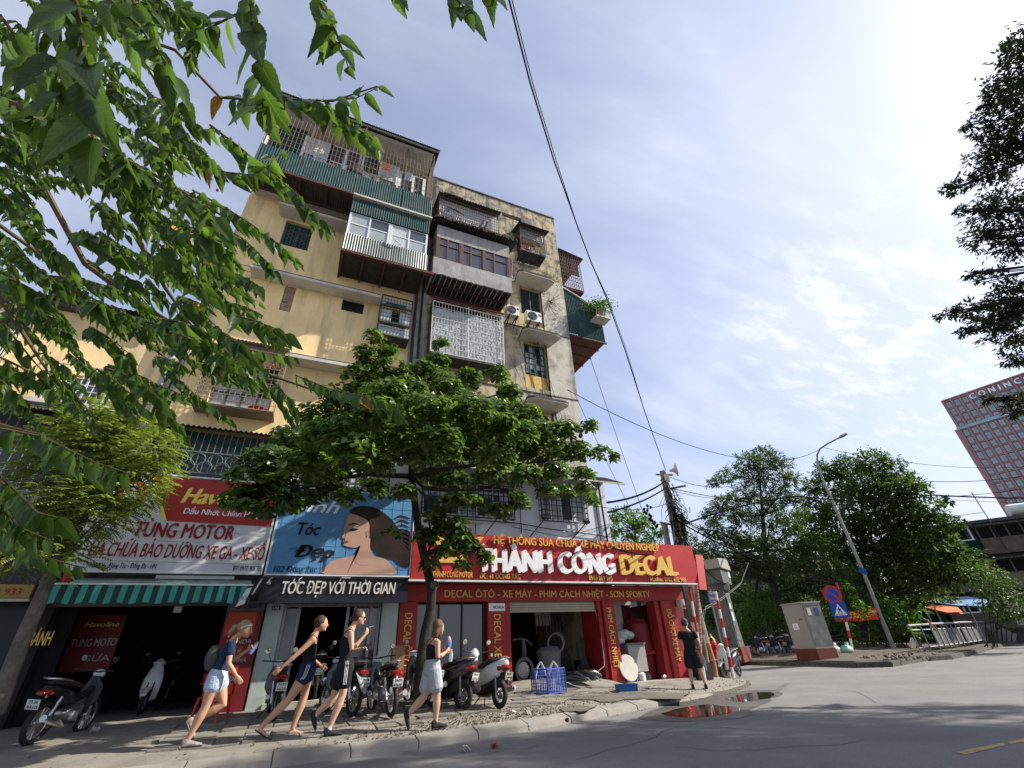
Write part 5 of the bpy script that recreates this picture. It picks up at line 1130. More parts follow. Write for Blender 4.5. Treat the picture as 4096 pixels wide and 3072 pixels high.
for k, (px, py) in enumerate(((1078, 2318), (1197, 2318))):
    p = onY(px, py, 12.5); b = MB(); b.lathe(p, (0, -.2, -1), [(0, .012), (.03, .02), (.09, .05), (.1, .045)], 12); b.tube([p, p+Vector((.05, .06, .05)), p+Vector((.05, .2, .04))], .006, 4)
    tag(b.build('spot_lamp', M['ac']), ['small bell lamp at the left end of the black fascia', 'small bell lamp above the letters of the black fascia'][k], 'lamp', 'spot lamps over the black fascia')

# ---- motor workshop
TM = thing('motor_workshop', 'dark motor workshop under the green striped awning', 'shop', (-3, 13.4, .3))
pillar(-5.1, -4.75, 13.3, 13.8, .1, 2.9, M['interior'], TM)
b = MB(); b.box(-4.75, -.64, 13.35, 13.7, 2.5, 2.95); b.build('lintel', M['interior'], TM)
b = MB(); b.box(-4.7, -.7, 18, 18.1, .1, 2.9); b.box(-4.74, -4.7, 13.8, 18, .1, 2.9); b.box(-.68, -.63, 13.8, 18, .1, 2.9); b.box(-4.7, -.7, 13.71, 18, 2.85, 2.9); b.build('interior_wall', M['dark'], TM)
b = MB(); b.box(-1.42, -.66, 13.18, 13.28, .32, 2.26); pn = b.build('poster_panel', M['darkred'], TM)
b = MB(); b.box(-1.42, -.66, 13.17, 13.29, 2.26, 2.48); b.build('poster_header', M['interior'], TM)
text('CALTEX', M['blackprint'], TM, (-1.1, 13.168, 2.33), X_, Z_, w=.36, h=.08, depth=.003, bold=.02)
b = MB(); b.lathe((-1.2, 13.168, 2.37), (0, -1, 0), [(0, .07), (.004, .07)], 20); b.build('round_logo', M['darkred'], TM)
b = MB(); b.box(-1.38, -.78, 13.165, 13.178, 1.75, 2.24); b.build('orange_notice', M['orangep'], TM)
for s, z, w_ in (('HONDA', 1.6, .5), ('YAMAHA', 1.24, .48), ('SUZUKI', .9, .44), ('CASIO', .55, .3)): text(s, M['steel'], pn, (-1.28, 13.178, z), X_, Z_, w=w_, h=.085, depth=.003, bold=.03, shear=.15)
for z, s in ((1.42, 'WARNING'), (1.06, 'NO FIRE')):
    b = MB(); b.box(-1.34, -.92, 13.17, 13.178, z-.02, z+.13); q = b.build('warning_sticker', M['orangep'], pn)
    text(s, M['gold'], TM, (-1.17, 13.169, z+.02), X_, Z_, w=.22, h=.045, depth=.002, bold=.02)
b = MB(); b.torus((-1.12, 13.17, .76), (0, 1, 0), .05, .008, 16, 4); b.build('ring_logo', M['steel'], pn)
# inner red sign on the left wall
b = MB(); b.box(-4.62, -3.7, 14.9, 14.95, 1.2, 2.35); q = b.build('inner_sign', M['darkred'], TM)
text('Havoline', M['gold'], q, (-4.45, 14.9, 2.1), X_, Z_, w=.65, h=.1, depth=.003, bold=.03, shear=.2); text('TÙNG MOTO', M['steel'], q, (-4.58, 14.9, 1.7), X_, Z_, w=.85, h=.16, depth=.003, bold=.03); text('SỬA', M['steel'], q, (-4.2, 14.9, 1.4), X_, Z_, w=.45, h=.12, depth=.003)
b = MB(); b.box(-2.55, -2.4, 13.6, 13.7, 2.28, 2.42); b.build('lamp_box', M['ac'], TM)
# Havoline banner
HS = thing('banner_sign', 'white and red vinyl banner sign above the striped awning', 'sign', (-2.4, 12.6, 3))
hx0, hx1, hz0, hz1 = -4.22, -.86, 3.0, 5.13
b = MB(); n = 24; vs = []
for i in range(n+1):
    for j in range(13):
        x = hx0+(hx1-hx0)*i/n; z = hz0+(hz1-hz0)*j/12; vs.append((x, 12.6+.006*math.sin(x*4+z*7)+.005*math.sin(x*11-z*3), z))
b.add(vs, [(i*13+j, (i+1)*13+j, (i+1)*13+j+1, i*13+j+1) for i in range(n) for j in range(12)]); b.build('vinyl_sheet', M['vinyl'], HS, sm=True)
b = MB(); RQ = [XZ(*q, 12.59) for q in ((667, 2083), (1092, 2107), (1118, 1936), (618, 1903))]
b.prism([RQ[0], RQ[1], (hx1, hz1), RQ[3]], (0, 12.588, 0), (1, 0, 0), (0, 0, 1), .003); b.build('red_print', M['redvinyl'], HS)
b = MB(); b.prism([(RQ[0][0]-.07, RQ[0][1]), RQ[0], RQ[3], (RQ[3][0]-.07, RQ[3][1])], (0, 12.586, 0), (1, 0, 0), (0, 0, 1), .003); b.build('yellow_stripe_print', M['yellowp'], HS)
b = MB()
for x in (hx0, hx1): b.box(x-.02, x+.02, 12.57, 12.64, hz0-.02, hz1+.02)
b.box(hx0, hx1, 12.57, 12.64, hz1, hz1+.03); b.box(hx0, hx1, 12.57, 12.64, hz0-.03, hz0); b.build('frame', M['whiteframe'], HS)
b = MB(); b.box(hx0+.05, hx1-.05, 12.6, 12.602, 3.64, 3.646); b.box(hx0+.05, hx1-.05, 12.585, 12.59, 3.87, 3.876); b.box(hx0+.05, hx1-.05, 12.585, 12.59, 3.2, 3.205); b.build('seam', M['steel'], HS)
b = MB(); P = [(hx0-.03, 12.62, hz0), (hx0-.03, 12.62, hz1-.1), (hx0-.5, 12.95, hz1-.15), (hx0-.5, 12.95, hz0+.05)]; b.add(P, [(0, 1, 2, 3)]); b.build('side_sheet', M['vinyl'], HS)
ftext('Havoline', M['yellowp'], HS, 722, 2008, 1030, 2030, 12.588, .36, depth=.002, bold=.06, shear=.25, proud=.002)
ftext('Dầu Nhớt Chính Hãng', M['whitel'], HS, 732, 2053, 1040, 2072, 12.588, .13, depth=.002, bold=.02, shear=.1, proud=.002)
ftext('CALTEX', M['bluetext'], HS, 425, 2044, 543, 2052, 12.588, .15, depth=.002, bold=.05, proud=.002)
b = MB(); b.lathe((XZ(527, 1975, 12.6)[0], 12.588, XZ(527, 1975, 12.6)[1]), (0, -1, 0), [(0, .3), (.003, .3)], 32); b.build('round_print', M['redtext'], HS)
sp = [(math.sin(k*PI/5)*(.27 if k % 2 == 0 else .1), math.cos(k*PI/5)*(.27 if k % 2 == 0 else .1)) for k in range(10)]; b = MB(); b.prism([(x, z) for x, z in reversed(sp)], (XZ(527, 1975, 12.6)[0], 12.582, XZ(527, 1975, 12.6)[1]), (1, 0, 0), (0, 0, 1), .002); b.build('star_print', M['whitel'], HS)
ftext('TÙNG MOTOR', M['redtext'], HS, 526, 2143, 930, 2160, 12.588, .32, depth=.002, bold=.045, shear=.05, proud=.002)
ftext('SỬA CHỮA BẢO DƯỠNG XE GA - XE SỐ', M['redtext'], HS, 325, 2222, 1052, 2240, 12.588, .29, depth=.002, bold=.03, shear=.12, proud=.002)
ftext('P101 B24 - Đông Tác - Đống Đa - HN', M['bluetext'], HS, 345, 2268, 623, 2276, 12.588, .1, depth=.002, bold=.015, shear=.15, proud=.002)
ftext('ĐT: 0977. 905.759', M['bluetext'], HS, 929, 2280, 1046, 2285, 12.588, .1, depth=.002, bold=.015, shear=.15, proud=.002)
# awning: stripes as fabric panels
AW = thing('striped_awning', 'sagging teal and black striped shop awning', 'awning', (-2.6, 12.3, 2.6))
n = 32; wv = lambda x: .02*math.sin(x*9)+.012*math.sin(x*23)
ax0, ax1 = -4.3, -.92
for par_i, mm in ((0, 'awn1'), (1, 'awn2')):
    for i in range(n):
        if i % 2 != par_i: continue
        xa, xb = ax0+(ax1-ax0)*i/n, ax0+(ax1-ax0)*(i+1)/n; b = MB()
        v = []
        for k in range(3):
            x = xa+(xb-xa)*k/2
            for j in range(3): z = 2.66-.33*j/2; v.append((x, 12.0+wv(x)*j/2-.01*j, z-(.015*math.sin(x*14) if j == 2 else 0)))
        b.add(v, [(k*3+j, k*3+j+1, (k+1)*3+j+1, (k+1)*3+j) for k in range(2) for j in range(2)]); b.build('valance_stripe', M[mm], AW)
b = MB(); v = []; nn = 30
for i in range(nn+1):
    x = ax0+(ax1-ax0)*i/nn; t = i/nn
    for j in range(6): u = j/5; v.append((x+ .12*u*(1 if t < .5 else -1)*abs(1-2*t), 12.0+u*.75, 2.68+.20*u+.02*math.sin(x*7+u*9)*math.sin(PI*u)-.05*math.sin(PI*u)))
b.add(v, [(i*6+j, (i+1)*6+j, (i+1)*6+j+1, i*6+j+1) for i in range(nn) for j in range(5)]); b.build('top_fabric', M['awntop'], AW, sm=True)
b = MB(); b.tube([(ax0, 12.0, 2.675), (ax1, 12.0, 2.675)], .018, 6); b.tube([(ax1+.02, 12.05, 2.5), (ax1+.1, 12.7, 2.9)], .02, 6); b.build('bar', M['whiteframe'], AW)
t = thing('cloth_scrap', 'white printed cloth hanging from the awning corner', 'cloth', (-.98, 11.95, 2.4)); b = MB(); b.add([(-1.16, 11.95, 2.24), (-1.0, 11.93, 2.3), (-.93, 11.95, 2.62), (-1.02, 11.93, 2.6)], [(0, 1, 2, 3)]); b.build('scrap', M['vinyl'], t)
text('0.3', M['bluetext'], t, (-1.08, 11.93, 2.38), X_, Z_, w=.1, h=.06, depth=.002)
b = MB(); b.tube([onY(270, 2290, 12.2), onY(262, 2320, 12.1), onY(235, 2360, 12.0)], [.05, .045, .02], 6); tag(b.build('awning_bracket', M['chairred']), 'red painted bracket at the left end of the awning', 'bracket')
# fluorescent tube under the banner
b = MB(); b.box(-2.9, -1.4, 12.7, 12.78, 2.88, 2.95); tag(b.build('tube_lamp', M['ac']), 'long unlit tube lamp under the vinyl banner', 'lamp')
# ---- food shop at the far left
LF = thing('food_shop', 'dark food shop front with gold lettering at the left edge', 'shop', (-7, 13.3, .3))
b = MB(); b.box(-12, -4.8, 12.75, 13.2, 2.75, 3.75); q = b.build('fascia', M['signblack'], LF)
text('BÁNH MÌ RƯỢU', M['gold'], q, (-8.2, 12.75, 2.98), X_, Z_, w=2.9, h=.42, depth=.01, bold=.04)
b = MB(); b.box(-12, -4.85, 12.68, 12.745, 2.5, 2.74); q = b.build('gold_strip', mat('dull_gold', (.30, .19, .05), .6), LF); text('Hotline: 0968 933 933', M['redtext'], q, (-6.6, 12.68, 2.56), X_, Z_, w=1.6, h=.11, depth=.003, bold=.02)
b = MB(); b.box(-12, -4.85, 12.7, 12.8, 2.44, 2.49); b.build('trim', M['soffit'], LF)
b = MB(); b.box(-12, -5.1, 13.38, 13.41, .1, 2.44); b.build('front_glass', M['glass'], LF)
b = MB(); b.box(-5.75, -4.85, 13.2, 13.37, .3, 2.44); q = b.build('side_panel', M['signblack'], LF); ftext('BÁNH', M['gold'], q, 105, 2582, 196, 2582, 13.2, .25, depth=.004, bold=.03)
b = MB(); b.box(-6.9, -5.28, 13.1, 13.16, .55, 1.45); q = b.build('menu_board', M['boardy'], LF)
b = MB(); b.box(-6.93, -5.25, 13.095, 13.165, 1.45, 1.48); b.box(-5.28, -5.25, 13.095, 13.165, .52, 1.45)
b.build('menu_frame', M['blackprint'], LF)
b = MB()
for c in range(2):
    for r in range(12): b.box(-6.7+c*.75, -6.7+c*.75+random.uniform(.3, .6), 13.094, 13.099, .62+r*.065, .635+r*.065)
b.build('menu_lines', M['redtext'], q)
# ================================================================ vegetation
def atA(px, py, a): return CAM + ray(px, py)*a
# ---- almond tree on the pavement
rsA = np.random.RandomState(21)
AT = thing('almond_tree', 'broad leaved almond tree spreading in tiers in front of the blue billboard', 'tree', (2.75, 10.75, .3))
tr = [onY(*p, 10.7) for p in ((1676, 2800), (1684, 2650), (1700, 2540), (1722, 2440), (1728, 2360), (1702, 2250), (1674, 2120), (1658, 2000), (1645, 1900), (1648, 1800), (1655, 1680), (1635, 1560), (1600, 1440))]
b = MB(); b.tube(tr, [.14, .115, .11, .105, .105, .10, .095, .085, .08, .065, .05, .035, .02], 12); b.tube([tr[5], tr[5]+Vector((.12, -.02, .5)), tr[6]+Vector((.2, 0, .4)), tr[7]+Vector((.18, 0, .3))], [.03, .03, .02, .01], 6); b.build('trunk', M['bark'], AT, sm=True)
b = MB(); b.lathe(onY(1738, 2340, 10.58), (.6, -.8, .1), [(-.05, .09), (.05, .085), (.055, .06), (.02, .05)], 12); b.build('pruned_stub', M['greybark'], AT)
limbs = [[(1645, 1905, 10.7), (1560, 1902, 10.6), (1470, 1897, 10.5), (1340, 1916, 10.3), (1200, 1925, 10.2), (1060, 1960, 10.1)],
 [(1655, 1910, 10.7), (1740, 1882, 10.6), (1850, 1868, 10.5), (1960, 1852, 10.4), (2080, 1856, 10.4), (2240, 1840, 10.3), (2380, 1800, 10.2)],
 [(1645, 1780, 10.7), (1560, 1700, 11.2), (1440, 1640, 11.6), (1300, 1640, 11.9)], [(1650, 1760, 10.7), (1780, 1680, 10.9), (1920, 1600, 11.1), (2050, 1560, 11.2)],
 [(1645, 1800, 10.7), (1500, 1780, 10.1), (1300, 1780, 9.7), (1120, 1820, 9.5)], [(1650, 1790, 10.7), (1850, 1740, 10.1), (2100, 1700, 9.8), (2300, 1700, 9.7)],
 [(1640, 1600, 10.7), (1540, 1480, 10.6), (1490, 1370, 10.5)], [(1650, 1640, 10.7), (1740, 1480, 10.9), (1760, 1360, 11.0)], [(1690, 2230, 10.6), (1760, 2190, 10.3), (1830, 2190, 10.1), (1900, 2210, 10.0)], [(1645, 1900, 10.7), (1700, 1950, 9.9), (1800, 1960, 9.4), (2000, 1960, 9.3)]]
b = MB()
for L in limbs: b.tube([onY(*p) for p in L], list(np.linspace(.075, .012, len(L))), 8)
b.build('limb', M['bark'], AT, sm=True)
cl = [(1490, 1345, 10.5, .30), (1480, 1420, 10.6, .45), (1560, 1400, 10.6, .3), (1440, 1500, 10.8, .5), (1560, 1480, 10.6, .5), (1680, 1480, 10.8, .45), (1760, 1370, 11, .22), (1750, 1440, 11, .35),
 (1360, 1580, 11.3, .55), (1480, 1580, 10.8, .6), (1620, 1560, 10.5, .6), (1760, 1530, 10.8, .6), (1880, 1510, 11, .5), (1990, 1490, 11.1, .4), (2030, 1560, 11.1, .4),
 (1280, 1660, 11.6, .6), (1400, 1670, 11.2, .6), (1540, 1660, 10.4, .7), (1700, 1650, 10.2, .7), (1850, 1620, 10.6, .7), (1980, 1640, 10.8, .6), (2100, 1650, 10.3, .5), (2040, 1580, 11, .35),
 (1180, 1760, 10.2, .6), (1300, 1760, 10, .6), (1430, 1770, 9.9, .7), (1570, 1750, 9.9, .6), (1720, 1740, 10.3, .7), (1860, 1720, 10.1, .7), (2000, 1730, 10, .7), (2140, 1720, 9.9, .6), (2260, 1720, 9.8, .45), (2350, 1700, 9.7, .25),
 (1080, 1850, 9.9, .6), (1200, 1850, 10.1, .6), (1330, 1860, 10.5, .55), (1460, 1840, 10.8, .45), (1800, 1820, 10.8, .5), (1930, 1800, 10.4, .6), (2060, 1790, 10.2, .65), (2190, 1800, 10.1, .65), (2310, 1800, 10.1, .5), (2400, 1810, 10.2, .3), (2458, 1825, 10.2, .16),
 (1000, 1930, 9.9, .5), (1110, 1940, 10, .5), (1230, 1960, 10.2, .45), (960, 2000, 9.9, .35), (1050, 2020, 9.9, .35), (1160, 2010, 10, .3), (1330, 1960, 10.5, .35), (1700, 1900, 11.2, .35), (1820, 1920, 10, .45), (1960, 1900, 9.9, .5), (2090, 1900, 9.9, .5), (2220, 1890, 10, .5), (2330, 1890, 10.1, .35),
 (2070, 1990, 9.8, .28), (2090, 2020, 9.8, .15), (2190, 1960, 9.9, .3), (2340, 1950, 10, .28), (2370, 2000, 10, .15), (1820, 1990, 9.7, .25), (1280, 1870, 9.4, .5),
 (1700, 2140, 10.3, .25), (1770, 2130, 10.2, .3), (1840, 2150, 10.1, .3), (1790, 2200, 10.1, .3), (1880, 2190, 10, .3), (1940, 2230, 10, .2), (1720, 2260, 10.2, .2), (1620, 1960, 10.2, .3), (1500, 1950, 10, .35), (1740, 2060, 10.2, .3), (1880, 2000, 9.9, .35), (1400, 1980, 10, .3), (2000, 2040, 9.9, .3), (1830, 2090, 10, .3), (2250, 1960, 10, .3), (1560, 2130, 10.3, .12), (1850, 2260, 10, .18),
 (1350, 1760, 12, .7), (1600, 1700, 12, .7), (1900, 1720, 12, .7), (1300, 1740, 8.6, .5), (1450, 1690, 8.4, .5), (1620, 1660, 8.3, .5), (1800, 1690, 8.2, .5), (1950, 1720, 8.2, .5), (2080, 1730, 8.4, .4), (1200, 1850, 8.5, .4), (1650, 1790, 8.0, .5), (1350, 1720, 7.7, .45), (1500, 1650, 7.6, .5), (1700, 1620, 7.6, .5), (1880, 1640, 7.6, .5), (1560, 1560, 7.9, .4), (1990, 1690, 7.8, .4), (1420, 1800, 7.6, .45), (1760, 1740, 7.5, .45), (1500, 1600, 9.6, .5), (1750, 1780, 9.0, .6), (1500, 1830, 8.9, .55), (1980, 1830, 8.9, .5)]
PP, DD, NN = [], [], []
tw = MB()
for px, py, Y, r in cl:
    c = np.array(onY(px, py, Y)); nr = int(33*(r/.5)**2)+5
    for k in range(nr):
        d = unit(1, rsA)[0]; p = c + d*np.array([1, 1, .5])*r*rsA.uniform(.3, 1)**.5
        ax = np.array([d[0]*.7, d[1]*.7, .75]); ax /= np.linalg.norm(ax)
        if r > .2 and k % 3 == 0: q = c+(p-c)*.2; tw.tube([Vector(q), Vector((p+q)/2-np.array([0, 0, .03])), Vector(p)], [.014, .009, .005], 4, cap=False)
        t1 = np.cross(ax, [0.3, .9, .1]); t1 /= np.linalg.norm(t1); t2 = np.cross(ax, t1); n = rsA.randint(6, 9); a0 = rsA.uniform(0, 6)
        for j in range(n):
            a = a0+j*2.4; rd = t1*math.cos(a)+t2*math.sin(a); up = rsA.uniform(-.35, .55)
            D = rd+ax*up; D[2] -= .12; PP.append(p+rd*.01); DD.append(D); NN.append(ax*.8+rsA.normal(0, .3, 3))
n = len(PP); V, Fc = leafarr(PP, DD, NN, rsA.uniform(.12, .22, n), rsA.uniform(.075, .12, n), 'ob')
tag(npmesh('crown', V, Fc, LM['almond'], AT), kind=None); tag(tw.build('twig', M['bark'], AT), kind='stuff')

# ---- pinnate leaved tree at the left
rsB = np.random.RandomState(5)
PT = thing('pinnate_tree', 'young tree with bright feathery compound leaves left of the vinyl banner', 'tree', tuple(onY(-30, 2860, 10.9)))
tp = [onY(*p, 10.9) for p in ((-30, 2860), (20, 2740), (90, 2560), (165, 2390), (205, 2290), (275, 2170), (360, 2040), (430, 1930), (470, 1830))]
b = MB(); b.tube(tp, [.14, .12, .11, .10, .09, .075, .055, .04, .025], 10); b.build('trunk', M['greybark'], PT, sm=True)
pc = [(520, 1650, .3), (440, 1660, .45), (350, 1690, .45), (260, 1720, .35), (590, 1700, .35), (510, 1740, .5), (400, 1760, .5), (290, 1800, .5), (200, 1800, .4), (620, 1790, .35), (560, 1820, .5), (440, 1860, .55), (320, 1890, .5), (210, 1900, .5), (640, 1880, .3), (580, 1930, .4), (480, 1960, .5), (370, 1990, .5), (260, 2000, .45), (160, 2020, .4), (600, 1990, .22), (420, 2060, .4), (310, 2090, .4), (200, 2120, .4), (500, 2040, .25), (120, 2180, .4), (240, 2200, .3), (300, 2240, .25), (60, 2240, .3)]
P, D, Nn, Ls = [], [], [], []
b = MB()
for px, py, r in pc:
    c = np.array(onY(px, py, 10.6+rsB.uniform(-.6, .5)))
    b.tube([tp[6] if py < 2000 else tp[4], Vector(c)*.5+(tp[7] if py < 2000 else tp[4])*.5+Vector((0, 0, .1)), Vector(c)], [.03, .02, .006], 5)
    for k in range(int(80*(r/.5)**2)+8):
        d = unit(1, rsB)[0]; o = c+d*r*np.array([1, 1, .8])*rsB.uniform(.2, 1)**.5; dr = np.array([d[0], d[1]-.2, .15+d[2]*.3]); dr /= np.linalg.norm(dr); L = rsB.uniform(.22, .36)
        sd = np.cross(dr, [0, 0, 1]); sd /= np.linalg.norm(sd)+1e-6
        npair = 8
        for j in range(npair):
            t = (j+1)/npair; q = o+dr*L*t; q[2] -= .35*L*t*t
            for s in (-1, 1): P.append(q); D.append(sd*s+dr*.45+np.array([0, 0, -.3-.2*t])); Nn.append([0, 0, 1]); Ls.append(.085*(1-.35*abs(t-.55)))
Ls = np.array(Ls); V, Fc = leafarr(P, D, Nn, Ls, Ls*.42, 'ob'); npmesh('crown', V, Fc, LM['compound'], PT); b.build('limb', M['greybark'], PT)

# ---- overhanging tree in the foreground
FT = thing('overhanging_tree', 'overhanging tree with long pointed leaves filling the upper left', 'tree', (-6, 2, 0))
rsC = np.random.RandomState(9)
b = MB(); b.tube([(-6, 2, 0), (-5.9, 2.1, 1.5), (-5.6, 2.3, 3.2), (-5.0, 2.6, 5)], [.22, .19, .16, .11], 10); b.build('trunk', M['greybark'], FT, sm=True)
lm = [[(-700, 700, 3.6), (-100, 830, 3.6), (150, 1010, 3.6), (330, 1180, 3.6), (520, 1330, 3.7), (760, 1500, 3.8)], [(150, 700, 3.4), (340, 1055, 3.4), (520, 1190, 3.4), (700, 1300, 3.4), (880, 1400, 3.4), (1080, 1500, 3.5), (1250, 1560, 3.5), (1450, 1630, 3.5)],
 [(-500, 850, 3.0), (0, 820, 3.0), (120, 960, 3.0), (260, 1120, 3.0), (330, 1280, 3.0)], [(-300, 300, 2.2), (60, 420, 2.2), (350, 560, 2.3), (620, 700, 2.4), (900, 870, 2.5)], [(-200, -200, 1.6), (300, 60, 1.6), (700, 200, 1.8), (880, 390, 1.8), (1100, 402, 1.75), (1330, 405, 1.7), (1510, 345, 1.65)],
 [(520, 900, 3.4), (660, 1150, 3.4), (800, 1350, 3.4)], [(-400, 1000, 2.6), (0, 1190, 2.6), (110, 1360, 2.6), (200, 1500, 2.6)], [(-300, 1500, 1.4), (0, 1700, 1.4), (160, 1740, 1.35), (380, 1850, 1.3)], [(-200, 1850, 1.5), (0, 1920, 1.5), (120, 2040, 1.5)], [(-200, 2060, 1.8), (0, 2110, 1.8), (170, 2230, 1.8), (330, 2270, 1.8)]]
b = MB()
for L in lm:
    P = [atA(*p) for p in L]; b.tube(P, [(.022 if L[0][2] > 2 else .009)*(1-.75*i/(len(P)-1)) for i in range(len(P))], 6); b.build('limb', M['twig'], FT, sm=True); b = MB()
twigs = [([(300, -20), (325, 120), (355, 330), (372, 560), (378, 640)], .75, .125), ([(430, -10), (560, 110), (650, 230), (745, 380), (720, 470)], 1.05, .12), ([(1000, -10), (1012, 100), (1035, 250), (1052, 400), (1050, 470)], 1.05, .12), ([(1270, -10), (1340, 120), (1370, 200), (1400, 290)], 1.25, .11),
 ([(1000, 30), (860, 100), (780, 140), (760, 250)], 1.5, .11), ([(880, 390), (1000, 400), (1150, 398), (1300, 402), (1420, 395), (1520, 345)], 1.65, .115), ([(1300, 410), (1390, 490), (1480, 550), (1530, 600)], 1.65, .115), ([(1800, -30), (1850, 20), (1870, 60)], 1.2, .11), ([(1920, -60), (1960, -10), (1990, 20)], 1.25, .11), ([(1560, -80), (1600, -30)], 1.2, .11),
 ([(840, 500), (960, 590), (1080, 690), (1180, 770), (1260, 860), (1320, 920)], 2.1, .115), ([(780, 640), (900, 690), (1010, 700), (1080, 660), (1140, 590)], 2.0, .10), ([(770, 760), (900, 830), (1010, 900), (1120, 980), (1200, 1060)], 2.4, .11), ([(860, 890), (980, 960), (1080, 1060), (1120, 1120)], 2.7, .11), ([(640, 900), (780, 930), (900, 1000), (980, 1080)], 2.8, .11),
 ([(720, 980), (850, 1090), (960, 1170), (1040, 1210)], 3.0, .12), ([(820, 1100), (920, 1220), (980, 1290)], 3.0, .12), ([(1000, 1400), (1120, 1420), (1180, 1430)], 3.2, .12), ([(880, 1400), (1000, 1480), (1100, 1570), (1180, 1700)], 3.3, .12), ([(1180, 1500), (1330, 1560), (1480, 1590), (1560, 1620), (1630, 1690)], 3.3, .13), ([(1100, 1530), (1160, 1600), (1210, 1700)], 3.2, .12),
 ([(620, 1430), (760, 1560), (880, 1650), (940, 1700)], 3.2, .11), ([(60, 1100), (160, 1260), (250, 1330)], 2.4, .11), ([(0, 1280), (130, 1440), (240, 1560)], 2.2, .11), ([(-20, 1420), (150, 1500), (240, 1590)], 2.0, .10), ([(-20, 1710), (160, 1745), (380, 1850), (520, 1895)], 1.25, .11), ([(-20, 1880), (60, 1960), (150, 2050), (270, 2080)], 1.25, .11), ([(-20, 1990), (80, 2110), (200, 2160)], 1.2, .10), ([(-20, 2100), (150, 2220), (330, 2270)], 1.7, .09),
 ([(200, -20), (240, 120), (250, 330), (215, 480)], .95, .12), ([(520, -20), (560, 60), (640, 110)], 1.3, .12), ([(0, 60), (90, 180), (140, 330)], 1.0, .12), ([(100, 250), (160, 380), (200, 520)], 1.2, .12), ([(700, -20), (780, 60), (850, 120)], 1.5, .12), ([(0, 430), (140, 470), (260, 480)], 1.1, .12)]
def inpoly(x, y):
    if y < 350: lim = 560+ (350-y)*.2
    elif y < 1500: lim = np.interp(y, [350, 700, 900, 1100, 1300, 1500], [700, 780, 850, 930, 1000, 1000])
    else: lim = np.interp(y, [1500, 1620], [700, 250])
    return x < lim
k = 0
while k < 225:
    x = rsC.uniform(-120, 980); y = rsC.uniform(-80, 1560)
    if not inpoly(x, y): continue
    # leave sky gaps towards the right and top
    if rsC.rand() < (.45 if (x > 560 and y < 800) else .12): continue
    a = rsC.uniform(1.5, 3.8); L = 420/a**.45*rsC.uniform(.5, .9); th = R_(rsC.uniform(0, 48)); q = [(x+L*t*math.cos(th), y+L*t*math.sin(th)+L*.25*t*t) for t in (0, .33, .66, 1)]
    twigs.append((q, a, rsC.uniform(.08, .115))); k += 1
b = MB(); recs = []
for ti, (q, a, L) in enumerate(twigs):
    pts = [atA(x, y, a*(1+.04*math.sin(i*2+ti))) for i, (x, y) in enumerate(q)]
    b.tube(pts, list(np.linspace(.0042 if a < 2 else .006, .0015, len(pts))), 5, cap=False)
    # walk along
    seg = [(pts[i+1]-pts[i]).length for i in range(len(pts)-1)]; tot = sum(seg); sp = L*(.26 if a > 2 else .24); s = sp*.4; side = 1
    while s < tot+.001:
        r = s; i = 0
        while i < len(seg)-1 and r > seg[i]: r -= seg[i]; i += 1
        p = pts[i].lerp(pts[i+1], min(1, r/seg[i])); d = (pts[i+1]-pts[i]).normalized(); sd = d.cross(Vector((0, 0, 1)));
        if sd.length < .1: sd = Vector((1, 0, 0))
        sd.normalize(); side = -side; jt = Vector(rsC.normal(0, .16, 3)); fl = .55+.45*(s/tot)
        D = d*.42*fl + sd*side*.42 + Vector((0, 0, -.80)) + jt + CR*.12
        nrm = (Vector((0, 0, 1))*.3 - FW*1.0 + Vector(rsC.normal(0, .32, 3)) + sd*side*.2)
        size = L*rsC.uniform(.8, 1.15)*(.72+.28*math.sin(PI*min(1, .15+.85*s/tot)))*(.8 if s > tot*.92 else 1)
        recs.append((p, D.normalized(), nrm, size, a)); s += sp*rsC.uniform(.85, 1.15)
tag(b.build('twig', M['twig'], FT), kind='stuff')
# one detailed leaf, shared by the nearest ones
def leafmesh(name, seed):
    rs = random.Random(seed); n = 14; V = []; Fc = []
    for i in range(n+1):
        t = i/n; wl = .245*(math.sin(PI*t**.62)**.9)*(1-t*.25)*(1.0) ; wr = wl*.86; z = -.10*t*t
        se = .012 if i % 2 else -.004
        if i in (0, n): wl = wr = .001; se = 0
        V += [(t, -wl-se, z+.05*(wl/.2)), (t, -wl*.5, z+.018), (t, 0, z), (t, wr*.5, z+.018), (t, wr+se, z+.05*(wr/.2))]
    for i in range(n):
        for j in range(4): Fc.append((i*5+j, (i+1)*5+j, (i+1)*5+j+1, i*5+j+1))
    me = bpy.data.meshes.new(name); me.from_pydata(V, [], Fc); me.update(); smooth(me); me.materials.append(LM['near']); return me
lme = [leafmesh('leaf', s) for s in range(2)]; lye = leafmesh('leaf', 9); lye.materials[0] = M['yleaf']
recs.sort(key=lambda r: r[4]); near, far = recs[:290], recs[290:]
FTi = wmat(FT).inverted()
for i, (p, D, nrm, L, a) in enumerate(near):
    S = D.cross(nrm).normalized(); U = S.cross(D)
    o = bpy.data.objects.new('leaf', lme[i % 2]); C.objects.link(o); o.parent = FT
    mw = Matrix.Translation(p) @ Matrix((D, -S, U)).transposed().to_4x4() @ Matrix.Diagonal((L, L*rsC.uniform(.9, 1.15), L*rsC.uniform(.6, 2.2), 1))
    o.matrix_basis = FTi @ mw
V, Fc = [], []
base = [tuple(v.co) for v in lme[0].vertices]; keep = [0, 5, 10, 20, 30, 45, 60, 70]
rows = [0, 2, 5, 8, 11, 14]
bb = np.array([base[r*5+j] for r in rows for j in (0, 2, 4)]); ff = np.array([(i*3+j, (i+1)*3+j, (i+1)*3+j+1, i*3+j+1) for i in range(5) for j in range(2)])
Vs, Fs, Ys, Yf = [], [], [], []
